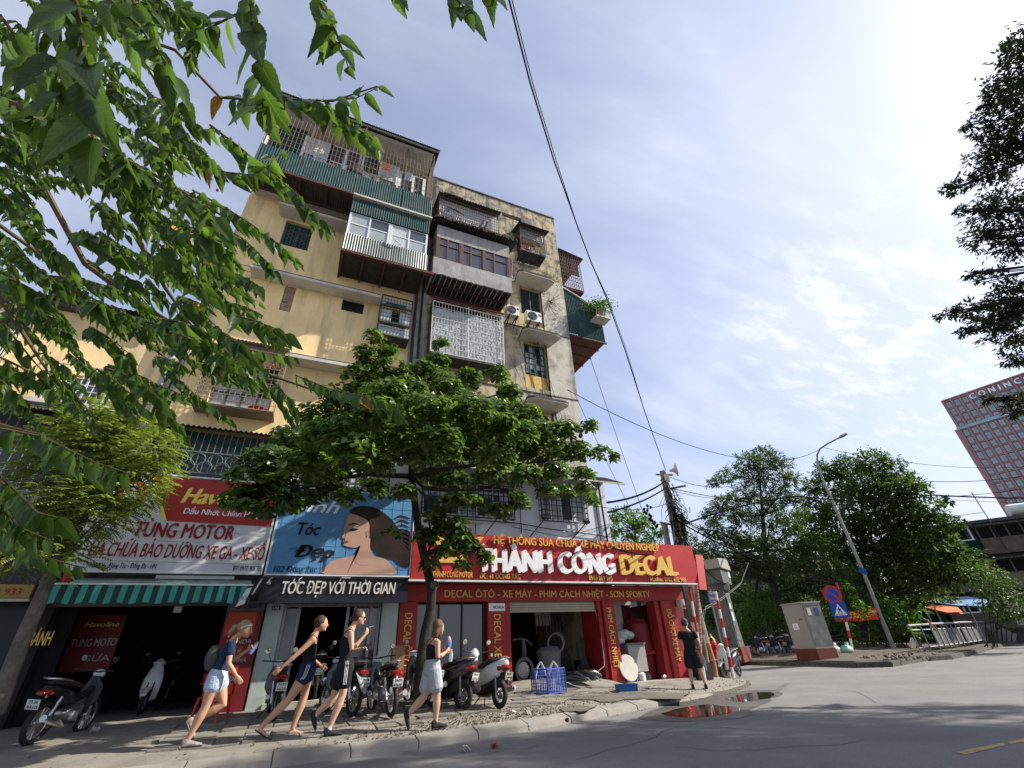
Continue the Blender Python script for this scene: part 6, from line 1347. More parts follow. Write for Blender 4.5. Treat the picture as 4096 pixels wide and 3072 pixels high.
for i, (p, D, nrm, L, a) in enumerate(far):
    S = D.cross(nrm).normalized(); U = S.cross(D); R3 = np.array(Matrix((D, -S, U)).transposed()); q = (bb*np.array([L, L*rsC.uniform(.85, 1.2), L*rsC.uniform(.5, 3)])) @ R3.T + np.array(p)
    if rsC.rand() < .006: Yf.append(ff+len(Ys)*len(bb)); Ys.append(q)
    else: Fs.append(ff+len(Vs)*len(bb)); Vs.append(q)
npmesh('foliage', np.concatenate(Vs), np.concatenate(Fs), LM['fore'], FT, kind='stuff')
npmesh('yellowed_foliage', np.concatenate(Ys), np.concatenate(Yf), M['yleaf'], FT, kind='stuff')
b = MB()
for px, py in ((770, 965), (440, 1190), (1130, 1480), (610, 1110), (870, 760), (1090, 1462)): p = atA(px, py, 2.6 if px < 1000 else 3.3); b.lathe(p, (0, 0, 1), [(-.008, .002), (-.006, .007), (0, .009), (.006, .007), (.008, .002)], 8)
b.build('berry', mat('red_berry', (.4, .02, .03), .4), FT)

# ---- right hand kapok-like tree, mostly outside the frame
def A_(px, py, D): return tuple(atD(px, py, D))
kc = [(A_(3990, 400, 20), .6), (A_(3950, 620, 20), .6), (A_(3930, 960, 20), .5), (A_(3970, 1280, 20), .6), (A_(4070, 200, 20), .6), (A_(4070, 330, 20), .9), (A_(4010, 480, 20), .7), (A_(3925, 520, 19.5), .3), (A_(3870, 500, 19.5), .22), (A_(3990, 640, 20), .9), (A_(4070, 560, 20), .9), (A_(3930, 700, 19.5), .4), (A_(3840, 745, 19), .35), (A_(3790, 760, 19), .18), (A_(4020, 820, 20), 1.0), (A_(3950, 850, 19.5), .5), (A_(3840, 845, 19), .2), (A_(4060, 960, 20), .8), (A_(3950, 920, 19.5), .35), (A_(4020, 990, 19.5), .3),
 (A_(4030, 1150, 20), .45), (A_(3960, 1110, 19.5), .35), (A_(3875, 1100, 19), .22), (A_(4000, 1260, 20), .8), (A_(3870, 1240, 19), .35), (A_(3780, 1262, 19), .3), (A_(3860, 1330, 19), .25), (A_(4060, 1330, 20), .8), (A_(4050, 1430, 19.5), .4), (A_(4080, 1200, 20), .7), (A_(4040, 1640, 19), .28), (A_(4085, 1600, 19), .3), (A_(3950, 1600, 19), .13), (A_(4000, 1590, 19), .15)]
rk = np.random.RandomState(4)
for k in range(34):
    a = rk.uniform(0, 2*PI); r = rk.uniform(0, 4.6)**1.0; c = np.array([21.5+r*math.cos(a), -3.2+r*math.sin(a)*1.1, 12.5+rk.uniform(-4, 4.5)])
    d = c-np.array(CAM); q = d.dot(np.array(FW)); sx = 2048+F_*d.dot(np.array(CR))/q
    if sx > 4280 or q < 0: kc.append((tuple(c), rk.uniform(1.2, 1.9)))
for k in range(90):
    c = np.array([rk.uniform(20, 28), rk.uniform(-3, 5), rk.uniform(12, 21)]); d = c-np.array(CAM); q = d.dot(np.array(FW)); sx = 2048+F_*d.dot(np.array(CR))/q
    if 4190 < sx < 5300: kc.append((tuple(c), rk.uniform(.9, 1.3)))
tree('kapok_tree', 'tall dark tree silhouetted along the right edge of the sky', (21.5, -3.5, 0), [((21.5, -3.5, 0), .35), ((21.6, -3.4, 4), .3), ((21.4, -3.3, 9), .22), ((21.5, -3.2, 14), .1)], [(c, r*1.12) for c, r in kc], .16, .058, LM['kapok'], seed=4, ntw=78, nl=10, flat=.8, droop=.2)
# street trees behind the photographer that throw dappled shade on the road
for k, (bx, by, hh) in enumerate(((14.5, -5.5, 8.5), (7.0, 2.2, 0))):
    if hh == 0: continue
    cc = [((bx+rk.uniform(-2.6, 2.6), by+rk.uniform(-2.4, 2.4), hh+rk.uniform(-1.3, 1.6)), rk.uniform(.8, 1.3)) for _ in range(13)]
    tree('street_tree', 'street tree outside the right edge that shades the asphalt', (bx, by, 0), [((bx, by, 0), .25), ((bx+.1, by, 4), .2), ((bx, by+.1, hh), .1)], cc, .16, .08, LM['back'], seed=8+k, ntw=32, nl=8)

# ---- trees across the side street
def cl_(lst, D0, sp=1.0, seed=1):
    rs = np.random.RandomState(seed); return [(A_(px, py, D0+rs.uniform(-sp, sp)), r) for px, py, r in lst]
c1 = cl_([(3055, 1815, .7), (2990, 1850, .9), (3110, 1850, .9), (2920, 1900, .8), (3040, 1900, 1.1), (3150, 1920, .8), (2860, 1930, .5), (2980, 1980, 1.0), (3100, 1990, 1.1), (3180, 1990, .5), (3200, 2080, .9), (3230, 2180, 1.1), (3120, 2250, 1.1), (3010, 2260, 1.2), (2900, 2250, 1.1), (2890, 2010, .8), (2850, 2060, .8), (2960, 2060, 1.1), (3080, 2080, 1.1), (2850, 2120, .9), (2940, 2150, 1.1), (3060, 2170, 1.1), (2830, 2200, .8), (3160, 2110, .8)], 36, 1.5, 2)
c1 = [(c, r*1.3) for c, r in c1]
b1 = atD(3160, 2600, 36.5); tree('feathery_tree', 'tall airy tree with a rounded feathery top right of the utility pole', (b1.x, b1.y, .45), [((b1.x, b1.y, .4), .24), (atD(3120, 2450, 36.5), .24), (atD(3090, 2330, 36.5), .2), (atD(3060, 2200, 36.5), .16), (atD(3050, 2060, 36.5), .12), (atD(3040, 1920, 36), .05)], c1, .21, .066, LM['back'], seed=31, ntw=62, nl=11, flat=.7, droop=.25)
c2 = cl_([(3300, 1890, .9), (3390, 1870, 1.1), (3480, 1850, 1.1), (3560, 1890, 1.1), (3250, 1950, .8), (3350, 1960, 1.3), (3460, 1950, 1.4), (3570, 1980, 1.4), (3640, 1960, 1.0), (3260, 2040, 1.2), (3370, 2060, 1.5), (3500, 2070, 1.5), (3620, 2070, 1.4), (3700, 2050, 1.0), (3780, 2010, .35), (3740, 2100, .9), (3810, 2090, .5), (3280, 2150, 1.3), (3400, 2180, 1.5), (3530, 2190, 1.5), (3660, 2180, 1.4), (3770, 2180, .9), (3850, 2230, .9), (3450, 2290, 1.4), (3580, 2300, 1.5), (3700, 2290, 1.3), (3800, 2300, 1.0), (3880, 2290, .7)], 42, 2, 3)
c2 = [(c, r*1.33) for c, r in c2]
b2 = atD(3460, 2590, 42); tree('leafy_tree', 'wide dense tree behind the street lamp', (b2.x, b2.y, .5), [((b2.x, b2.y, .4), .28), (atD(3450, 2400, 42), .26), (atD(3450, 2200, 42), .2), (atD(3450, 2000, 42), .1)], c2, .23, .12, LM['back'], seed=32, ntw=48, nl=11, flat=.8)
c3 = cl_([(3200, 2250, 1.1), (3100, 2270, 1.0), (2990, 2260, 1.0), (2880, 2290, .9), (3250, 2350, 1.1), (3120, 2370, 1.1), (3000, 2380, 1.1), (2900, 2400, .8), (3330, 2270, 1.1), (3360, 2370, 1.0)], 38, 1.5, 5)
c3 = [(c, r*1.3) for c, r in c3]
b3 = atD(3010, 2600, 38); tree('leafy_tree', 'dark low tree between the feathery tree and the transformer column', (b3.x, b3.y, .55), [((b3.x, b3.y, .4), .15), (atD(3020, 2400, 38), .1), (atD(3040, 2250, 38), .06)], c3, .21, .1, LM['back'], seed=33, ntw=34, nl=10)
def shrub(lst, D, label, m, seed, L=.13, W_=.08, ntw=60, name='shrub', stems=5):
    cs = [(c, r*(1.3 if D > 30 else 1)) for c, r in cl_(lst, D, .6, seed)]; p = atD(lst[0][0], 2600, D); rs = np.random.RandomState(seed); t = thing(name, label, 'shrub', (p.x, p.y, .4))
    PP, OO = [], []
    for c, r in cs: q, o = clump_points(c, r, int(ntw*r*r)+5, 8, rs, .8); PP.append(q); OO.append(o)
    leafcloud('leaves', np.concatenate(PP), L, W_, m, t, rs=rs, out=np.concatenate(OO))
    b = MB()
    for c, r in cs: b.tube([(p.x+rs.normal(0, .3), p.y+rs.normal(0, .3), .35), tuple(Vector(c)*.6+Vector((p.x, p.y, .5))*.4), c], [.03, .02, .008], 5)
    b.build('stem', M['bark'], t); return t
shrub([(3070, 2440, .9), (3130, 2470, .8), (3010, 2470, .9), (2960, 2500, .7), (3100, 2520, .6), (3030, 2400, .9), (2990, 2540, .5)], 35, 'bright green bush in front of the trees, left of the grey cabinet', LM['back2'], 41)
shrub([(3580, 2470, .6), (3630, 2500, .6), (3600, 2540, .5), (3670, 2540, .45), (3560, 2420, .7), (3650, 2440, .6), (3480, 2560, .35), (3420, 2520, .35)], 36.5, 'sunlit yellow green bush beside the lamp post', LM['back2'], 42, .17, .1, 45)
shrub([(3390, 2350, .35), (3420, 2400, .3), (3450, 2440, .35), (3400, 2560, .3), (3380, 2500, .3)], 34, 'small leafy bush around the pedestrian sign post', LM['back2'], 43, .17, .1, 60)
shrub([(3960, 2330, .8), (4020, 2380, 1.1), (4060, 2430, .9), (3920, 2280, .8), (3990, 2440, .7)], 36, 'loose bush in front of the grimy block', LM['back'], 44)
shrub([(3330, 2470, .9), (3500, 2480, .9), (3520, 2540, .8), (3250, 2500, .7), (3440, 2420, 1.0)], 39, 'shaded undergrowth behind the red banner', LM['back'], 45)
c4 = cl_([(2480, 2060, .6), (2540, 2070, .65), (2590, 2100, .55), (2460, 2110, .6), (2530, 2130, .7), (2600, 2160, .5), (2640, 2130, .35), (2470, 2170, .5), (2560, 2190, .6)], 21, .8, 7)
b4 = atD(2540, 2400, 21); tree('leafy_tree', 'small bushy tree just beyond the white annex', (b4.x, b4.y, 0), [((b4.x, b4.y, 0), .12), (atD(2540, 2250, 21), .08), (atD(2540, 2120, 21), .04)], c4, .13, .06, LM['back2'], seed=34, ntw=110, nl=10)
# distant planting behind everything
c5 = cl_([(2760, 2200, 1.3), (2820, 2280, 1.5), (2900, 2350, 1.5), (2780, 2330, 1.5), (3000, 2450, 1.6), (3150, 2420, 1.8), (3300, 2440, 1.8), (2850, 2450, 1.5), (3450, 2470, 1.8), (3600, 2400, 1.8), (3250, 2200, 2), (3000, 2200, 1.8), (3120, 2300, 1.8), (3700, 2400, 1.5), (2700, 2260, 1.2)], 50, 2, 9)
c5 = [(c, r*1.35) for c, r in c5]
b5 = atD(3100, 2580, 50); tree('leafy_tree', 'dark backdrop tree deep behind the verge', (b5.x, b5.y, .5), [((b5.x, b5.y, .4), .3), (atD(3100, 2400, 50), .2), (atD(3080, 2250, 50), .1)], c5, .3, .16, LM['back'], seed=35, ntw=24, nl=10)
# plants on the facade
potplant(10.95, 13.2, 14.55, .22, 'potted bush hanging outside the green end wall balcony', n=800, spread=.62, h=.55, lm='back2')
b = MB(); b.box(10.55, 11.35, 12.95, 13.5, 14.44, 14.5)
for i in range(9): b.tube([(10.55+i*.1, 12.95, 14.5), (10.6+i*.09, 12.9, 15.1)], .008, 4)
b.tube([(10.55, 12.93, 15.1), (11.35, 12.93, 15.1)], .01, 4); tag(b.build('plant_cage', M['whitebar']), 'small pale cage holding the potted bush at the balcony corner', 'plant stand')
potplant(2.0, 12.5, 17.75, .13, 'round pale pot in the top floor cage, right end', False, 'ac'); potplant(1.55, 12.45, 17.75, .12, 'pale pot in the top floor cage beside the dark bowl', False, 'ac')
basin(1.75, 12.3, 17.95, .22, 'black', 'large black bowl leaning on the top floor grille', R_(70)); basin(1.05, 12.35, 17.95, .16, 'rustbeam', 'small dark bowl leaning on the top floor grille', R_(70))
potplant(-.1, 12.4, 17.8, .12, 'straggling plant in the middle of the top floor cage', n=60, spread=.6, h=.4, lm='back')
def weed(x, y, z, label, n, spread, hh, lm='back2', twigs=14):
    t = thing('weed', label, 'plant', (x, y, z)); rs = np.random.RandomState(int(z*31)); b = MB(); P = []
    for k in range(twigs):
        d = rs.normal(0, 1, 3)*np.array([spread, .25, hh*.6])+np.array([0, -.2, hh*.35]); b.tube([(0, 0, 0), tuple(d*.5+rs.normal(0, .03, 3)), tuple(d)], [.008, .006, .003], 4)
        P += [d*rs.uniform(.4, 1.05)+rs.normal(0, .04, 3) for _ in range(max(1, n//twigs))]
    b.build('stem', M['twig'], t, local=True); leafcloud('leaves', P, .06, .035, LM[lm], t, local=True, rs=rs)
weed(8.3, 13.35, 15.9, 'green weed sprouting on the upper window canopy by the corner', 150, .4, .5); weed(8.4, 13.45, 15.0, 'dry brown creeper hanging below the upper window canopy', 20, .45, -.9, 'back', 26)
weed(6.55, 13.4, 15.75, 'small weed at the left end of the upper canopy', 24, .15, .3)
weed(-7.0, 13.4, 6.8, 'thin saplings growing from the gutter of the low building', 60, .9, 1.3, 'back', 10); weed(-2.0, 12.8, 5.2, 'straggly plant on the veranda railing above the vinyl banner', 120, .5, .7); weed(9.9, 14.0, 16.6, 'dry plants in the dark end wall cage', 60, .5, .7, 'back')
weed(-2.6, 12.9, 8.2, 'trailing plant in the wide tan cage', 90, .7, .8)
# ================================================================ people
def loft(b, pts, ws, ds, fwd=(1, 0, 0), n=14, cap=True):
    """closed elliptical loft: ws half width across, ds half depth along fwd"""
    pts = [Vector(p) for p in pts]; base = len(b.v); fwd = Vector(fwd)
    P = [(pts[0], ws[0], ds[0])]; 
    seq = [(pts[0]-(pts[1]-pts[0]).normalized()*min(ws[0], ds[0])*.55, ws[0]*.6, ds[0]*.6)] + list(zip(pts, ws, ds)) + [(pts[-1]+(pts[-1]-pts[-2]).normalized()*min(ws[-1], ds[-1])*.55, ws[-1]*.6, ds[-1]*.6)]
    if not cap: seq = seq[1:-1]
    for i, (p, w, d) in enumerate(seq):
        a = (seq[min(i+1, len(seq)-1)][0]-seq[max(i-1, 0)][0]).normalized(); f = fwd-a*fwd.dot(a)
        if f.length < .05: f = Vector((0, 0, 1))-a*a.z
        f.normalize(); s = a.cross(f)
        for k in range(n): t = 2*PI*k/n; b.v.append(tuple(p+s*math.cos(t)*w+f*math.sin(t)*d))
    m = len(seq)
    for i in range(m-1):
        for k in range(n): k2 = (k+1) % n; b.f.append((base+i*n+k, base+i*n+k2, base+(i+1)*n+k2, base+(i+1)*n+k)); b.mi.append(0)
    b.f.append(tuple(base+k for k in reversed(range(n)))); b.f.append(tuple(base+(m-1)*n+k for k in range(n))); b.mi += [0, 0]
    return b
def ell(b, c, rx, ry, rz_, n=14, M=None):
    c = Vector(c); base = len(b.v); m = 10
    for i in range(1, m):
        ph = PI*i/m
        for k in range(n):
            t = 2*PI*k/n; v = Vector((rx*math.sin(ph)*math.cos(t), ry*math.sin(ph)*math.sin(t), -rz_*math.cos(ph))); b.v.append(tuple(c+(M @ v if M else v)))
    for i in range(m-2):
        for k in range(n): k2 = (k+1) % n; b.f.append((base+i*n+k, base+i*n+k2, base+(i+1)*n+k2, base+(i+1)*n+k)); b.mi.append(0)
    b.f.append(tuple(base+k for k in reversed(range(n)))); b.f.append(tuple(base+(m-2)*n+k for k in range(n))); b.mi += [0, 0]
    return b
def remesh(b, name, m, parent, vox=.009, it=2, label=None):
    me = bpy.data.meshes.new('x'); me.from_pydata(b.v, [], b.f); me.update()
    bm = bmesh.new(); bm.from_mesh(me); bmesh.ops.recalc_face_normals(bm, faces=bm.faces); bm.to_mesh(me); bm.free()
    o = bpy.data.objects.new('x', me); C.objects.link(o); r = o.modifiers.new('r', 'REMESH'); r.mode = 'VOXEL'; r.voxel_size = vox
    s = o.modifiers.new('s', 'SMOOTH'); s.factor = .5; s.iterations = it
    dg = bpy.context.evaluated_depsgraph_get(); m2 = bpy.data.meshes.new_from_object(o.evaluated_get(dg)); bpy.data.objects.remove(o); bpy.data.meshes.remove(me)
    m2.name = name; smooth(m2); m2.materials.clear(); return link(name, m2, m, parent, label)
def hand(b, wrist, d, palm_n, curl=.5, L=.17, spread=.1):
    """palm and five unequal fingers; d = direction along the hand, palm_n = palm normal"""
    w = Vector(wrist); d = Vector(d).normalized(); n = Vector(palm_n); n = (n-d*n.dot(d)).normalized(); s = d.cross(n)
    loft(b, [w, w+d*.04, w+d*.085], [.026, .038, .040], [.019, .016, .014], fwd=n, n=10)
    for i, (o, l) in enumerate(((-.030, .070), (-.010, .080), (.011, .076), (.030, .060))):
        p = w+d*.082+s*o; r = .0088; q = p; dd = (d+s*(o*spread*12)).normalized(); pts = [q]
        for k in range(3): ang = curl*(k+.6)*.7; dv = (dd*math.cos(ang)+n*math.sin(ang)); q = q+dv*l*(.42, .32, .26)[k]; pts.append(q)
        loft(b, pts, [r*1.05, r, r*.9, r*.75], [r*1.05, r, r*.9, r*.75], fwd=n, n=8)
    p = w+d*.03-s*.03; loft(b, [p, p+d*.03-s*.025+n*.01, p+d*.058-s*.03+n*.022], [.012, .0105, .009], [.012, .0105, .009], fwd=n, n=8)
def person(name_label, loc, rz, S, J, kind, hair, skinm, scale=1.0):
    t = thing('person', name_label, 'person', loc, rz); t.scale = (scale,)*3
    V_ = lambda k: Vector(J[k])
    b = MB(); pel, chest, neck, head = V_('pel'), V_('chest'), V_('neck'), V_('head')
    w = S.get('w', 1.0); shw = S.get('sh', .165)
    tf = (1, 0, .0)
    mid = pel.lerp(chest, .45)
    loft(b, [pel+Vector((0, 0, -.06)), pel+Vector((0, 0, .03)), mid, chest, chest.lerp(neck, .6), neck], [.145*w, .150*w, .115*w, .135*w, shw*.85, .06], [.115, .115, .085, .105, .075, .055], fwd=tf)
    loft(b, [neck-Vector((0, 0, .03)), neck.lerp(head, .5)], [.052, .048], [.052, .05])
    hd = S.get('hd', 0); Mh = Euler((0, hd, S.get('ht', 0))).to_matrix()
    ell(b, head, .100, .082, .120, M=Mh); ell(b, head+Mh@Vector((.032, 0, -.055)), .062, .056, .062, M=Mh)
    nose = head+Mh@Vector((.098, 0, -.018)); loft(b, [head+Mh@Vector((.088, 0, .02)), nose+Mh@Vector((.016, 0, -.012))], [.010, .014], [.012, .014])
    ell(b, head+Mh@Vector((.088, 0, -.058)), .014, .022, .010, M=Mh); ell(b, head+Mh@Vector((.080, 0, -.092)), .020, .024, .018, M=Mh)
    for s in (-1, 1): ell(b, head+Mh@Vector((-.005, s*.078, -.015)), .018, .010, .030, M=Mh)
    sides = {}
    for side, s in (('R', -1), ('L', 1)):
        sh = chest.lerp(neck, .62)+Vector((0, s*shw, -.01)); el, wr = V_('el'+side), V_('wr'+side)
        loft(b, [sh+Vector((0, -s*.03, .0)), sh, sh.lerp(el, .35), el, el.lerp(wr, .3), wr], [.050, .054, .047, .037, .039, .025], [.050, .054, .048, .038, .038, .023])
        hd_ = Vector(J.get('hd'+side, (el.lerp(wr, 2)-wr))); hand(b, wr, wr-el if 'hd'+side not in J else hd_, J.get('pn'+side, (0, -s, 0)), J.get('curl'+side, .5))
        hp = pel+Vector((0, s*.085, -.05)); kn, an = V_('kn'+side), V_('an'+side)
        loft(b, [hp, hp.lerp(kn, .35), hp.lerp(kn, .8), kn, kn.lerp(an, .3), kn.lerp(an, .7), an], [.098*w, .092*w, .068, .057, .060, .042, .034], [.106*w, .098*w, .070, .060, .068, .046, .037])
        fd = Vector(J.get('fd'+side, (1, 0, 0))).normalized(); heel = an-fd*.035+Vector((0, 0, -.055)); fu = Vector((0, 0, 1))-fd*fd.z
        loft(b, [heel, an+fd*.04+fu*-.045, an+fd*.11+fu*-.058, an+fd*.17+fu*-.064], [.030, .036, .042, .032], [.034, .034, .022, .014], fwd=fu)
        sides[side] = (sh, el, wr, hp, kn, an, fd, fu)
    remesh(b, 'body', skinm, t, .0085)
    def top(straps=False, sleeves=0, m='blackc', lo=-.02, name='shirt', thick=.011):
        q = MB(); zt = .86 if sleeves else .42
        pts = [pel+Vector((0, 0, lo)), mid, chest]+([chest.lerp(neck, .55), chest.lerp(neck, .78)] if sleeves else [chest.lerp(neck, .25)])
        W_ = [.15*w+thick, .117*w+thick+.008, .137*w+thick]+([shw*.86+thick, .09] if sleeves else [.132*w+thick]); D_ = [.113+thick+.005, .088+thick+.008, .106+thick]+([.08+thick, .06] if sleeves else [.096+thick])
        loft(q, pts, W_, D_, fwd=tf)
        if sleeves:
            for side, s in (('R', -1), ('L', 1)):
                sh, el = sides[side][:2]; loft(q, [sh+Vector((0, -s*.04, 0)), sh, sh.lerp(el, sleeves*.5), sh.lerp(el, sleeves)], [.055, .066, .066, .066], [.06, .068, .068, .070])
        o = remesh(q, name, M[m], t, .011)
        if straps:
            q = MB()
            for s in (-1, 1):
                y = s*.085; a = chest.lerp(neck, .28); q.tube([a+Vector((.105, y, 0)), a+Vector((.085, y*1.05, .06)), chest.lerp(neck, .72)+Vector((.01, y*1.15, .062)), a+Vector((-.085, y*.9, .07)), a+Vector((-.108, y*.7, 0))], .007, 6)
            q.build('strap', M[m], o, local=True)
        return o
    def shorts(m, Lf, flare=.03, name='shorts', stripes=False, hi=.05):
        q = MB(); loft(q, [pel+Vector((0, 0, hi)), pel+Vector((0, 0, -.01)), pel+Vector((0, 0, -.09))], [.15*w+.012, .155*w+.018, .155*w+.022], [.118+.01, .12+.02, .125+.02], fwd=tf)
        for side in 'RL':
            sh, el, wr, hp, kn, an, fd, fu = sides[side]; e = hp.lerp(kn, Lf); loft(q, [hp+Vector((0, 0, .03)), hp.lerp(kn, Lf*.5), e], [.098*w+.012, .09*w+flare*.8, .083*w+flare], [.11*w+.012, .098*w+flare*.8, .088*w+flare], cap=True)
        o = remesh(q, name, M[m], t, .011)
        if stripes:
            q = MB(); sh, el, wr, hp, kn, an, fd, fu = sides['R']; a = pel+Vector((.0, -.155*w-.02, .04)); e = hp.lerp(kn, Lf)+Vector((.0, -.083*w-flare-.004, 0)); c_ = hp.lerp(kn, Lf*.45)+Vector((0, -.09*w-flare*.8-.014, 0))
            for k in (-1, 0, 1): q.tube([a+Vector((k*.022, 0, 0)), c_+Vector((k*.022, 0, 0)), e+Vector((k*.022, 0, .01))], .0075, 4, flat=.5)
            q.build('side_stripes', M['whitel'], o, local=True)
        return o
    def shoe(side, m, flip=False, sock=None):
        sh, el, wr, hp, kn, an, fd, fu = sides[side]; q = MB()
        if flip:
            loft(q, [an-fd*.05-fu*.086, an+fd*.06-fu*.086, an+fd*.19-fu*.082], [.034, .036, .040], [.010, .010, .010], fwd=fu); q.tube([an+fd*.05+fd.cross(fu)*.042-fu*.07, an+fd*.12-fu*.03, an+fd*.05-fd.cross(fu)*.042-fu*.07], .008, 5)
            return remesh(q, 'sandal', M[m], t, .008)
        loft(q, [an-fd*.05-fu*.03, an+fd*.0-fu*.01], [.036, .040], [.045, .05]); loft(q, [an-fd*.045-fu*.06, an+fd*.05-fu*.05, an+fd*.12-fu*.062, an+fd*.19-fu*.068], [.040, .044, .048, .036], [.040, .042, .032, .020], fwd=fu)
        o = remesh(q, 'shoe', M[m], t, .009); q = MB(); loft(q, [an-fd*.055-fu*.092, an+fd*.07-fu*.092, an+fd*.2-fu*.088], [.038, .046, .036], [.011, .011, .011], fwd=fu); q.build('sole', M['black'], o, local=True)
        if sock: q = MB(); loft(q, [an+Vector((0, 0, .0)), an.lerp(kn, .14)], [.036, .036], [.038, .038]); q.build('sock', M[sock], o, local=True)
        return o
    def hairm(kind, m):
        q = MB(); ell(q, head+Mh@Vector((-.030, 0, .026)), .103, .096, .118, M=Mh)
        if kind == 'pony': loft(q, [head+Mh@Vector((-.10, 0, .03)), head+Mh@Vector((-.17, 0, .0)), head+Mh@Vector((-.20, 0, -.09)), head+Mh@Vector((-.19, 0, -.17))], [.03, .04, .036, .012], [.03, .045, .04, .012])
        if kind == 'bun': ell(q, head+Mh@Vector((-.105, 0, .05)), .042, .045, .04, M=Mh)
        if kind == 'lowbun': ell(q, head+Mh@Vector((-.12, 0, -.035)), .045, .045, .038, M=Mh)
        if kind == 'long': 
            loft(q, [head+Mh@Vector((-.03, 0, .02)), head+Mh@Vector((-.06, 0, -.08)), head+Vector((-.09, 0, -.2)), head+Vector((-.09, -.01, -.29))], [.085, .09, .085, .04], [.07, .068, .05, .02]); ell(q, head+Vector((0, -.07, -.07)), .045, .022, .10)
        o = remesh(q, 'hair', M[m], t, .009); return o
    return t, dict(top=top, shorts=shorts, shoe=shoe, hair=hairm, sides=sides, head=head, Mh=Mh, pel=pel, chest=chest, neck=neck)
def placeP(px, py): p = onG(px, py); return p
# woman 1, leftmost
p = placeP(800, 2985)
J = dict(pel=(0, 0, .90), chest=(.06, 0, 1.20), neck=(.12, 0, 1.41), head=(.24, 0, 1.53), elR=(.14, -.21, 1.04), wrR=(.29, -.2, .87), elL=(.12, .22, 1.08), wrL=(.32, .16, 1.22), pnL=(0, -1, 0), curlL=1.3, knR=(-.05, -.10, .48), anR=(-.17, -.09, .10), knL=(.17, .08, .50), anL=(-.20, .08, .30), fdL=(.55, 0, -.85))
t, k = person('woman with blonde ponytail, navy T-shirt and faded denim shorts, leftmost of the four walkers', (p.x-.0, p.y, p.z), R_(-2), dict(w=1.08, hd=.25), J, '', 'hairb', M['skin'], 1.0)
k['top'](sleeves=.5, m='navy'); k['shorts']('denim', .36, .035); k['shoe']('R', 'shoel'); k['shoe']('L', 'shoel'); k['hair']('pony', 'hairb')
b = MB(); hd = k['head']; b.torus(hd+Vector((-.005, 0, .035)), Vector((-.35, 0, 1)), .1, .009, 20, 5, 1.4); b.build('headband', M['soffit'], t, local=True)
b = MB(); b.tube([k['chest']+Vector((.09, -.12, -.05)), k['neck']+Vector((.03, -.08, .01)), k['chest']+Vector((-.10, -.1, .0))], .013, 6); ell(b, k['chest']+Vector((-.2, .04, -.07)), .11, .13, .19); o = b.build('backpack', M['capgrey'], t, local=True, sm=True)
hp_ = Vector((p.x, p.y, p.z))+Vector((.4, .13, 1.27)); b = MB(); b.tube([hp_+Vector((-.02, 0, -.1)), hp_+Vector((.02, 0, .0)), hp_+Vector((.07, 0, .07))], [.03, .05, .02], 8); tag(b.build('snack_packet', M['snack'], sm=True), 'blue packet held by the blonde woman', 'packet')
# woman 2
p = placeP(1165, 2945)
J = dict(pel=(.08, 0, .93), chest=(.06, 0, 1.22), neck=(.10, 0, 1.43), head=(.19, 0, 1.585), elR=(-.14, -.2, 1.12), wrR=(-.33, -.2, .95), elL=(.13, .22, 1.05), wrL=(.28, .18, .95), knR=(-.13, -.09, .50), anR=(-.46, -.08, .17), fdR=(.80, 0, -.5), knL=(.10, .09, .51), anL=(.00, .08, .09))
t, k = person('woman with a bun, black crop top and navy striped shorts, second walker from the left', (p.x, p.y, p.z), 0, dict(w=.97, hd=.1), J, '', '', M['skin'], 1.0)
k['top'](straps=True, m='blackc', lo=.09); k['shorts']('navy', .34, .035, stripes=True, hi=.06); k['shoe']('R', 'shoe', True); k['shoe']('L', 'shoe', True); k['hair']('bun', 'hairbr')
# woman 3
p = placeP(1320, 2945)
J = dict(pel=(.10, 0, .97), chest=(.07, 0, 1.28), neck=(.12, 0, 1.51), head=(.23, 0, 1.665), elR=(.15, -.2, 1.16), wrR=(.33, -.17, 1.37), hdR=(.45, 0, .8), pnR=(-.6, .6, 0), curlR=.9, elL=(.12, .2, 1.14), wrL=(.33, .1, 1.18), curlL=1.2, pnL=(0, -.2, -1), knR=(.10, -.09, .54), anR=(-.04, -.09, .10), knL=(-.02, .08, .50), anL=(-.27, .08, .28), fdL=(.35, 0, -.93))
t, k = person('tall woman in sunglasses, black camisole and black striped shorts, raising a cigarette', (p.x, p.y, p.z), 0, dict(w=.95, hd=.15), J, '', '', M['skin2'], 1.0)
k['top'](straps=True, m='blackc', lo=-.06); k['shorts']('blackc', .66, .028, stripes=True); k['shoe']('R', 'shoe', sock='sockw'); k['shoe']('L', 'shoe', sock='sockw'); k['hair']('lowbun', 'hairbr')
b = MB(); Mh = k['Mh']; hd = k['head']
for s in (-1, 1): b.obb(hd+Mh@Vector((.096, s*.036, .012)), .012, .058, .038, Mh); b.tube([hd+Mh@Vector((.09, s*.068, .015)), hd+Mh@Vector((.0, s*.088, .01))], .005, 5)
b.build('sunglasses', M['blackgloss'], t, local=True, bevel=.004)
w_ = Vector((p.x, p.y, p.z))+Vector((.33+.07, -.17, 1.37+.13)); b = MB(); b.tube([w_, w_+Vector((.07, -.01, .015))], .0045, 6); tag(b.build('cigarette', M['whitel']), 'cigarette in the raised hand of the woman in sunglasses', 'cigarette')
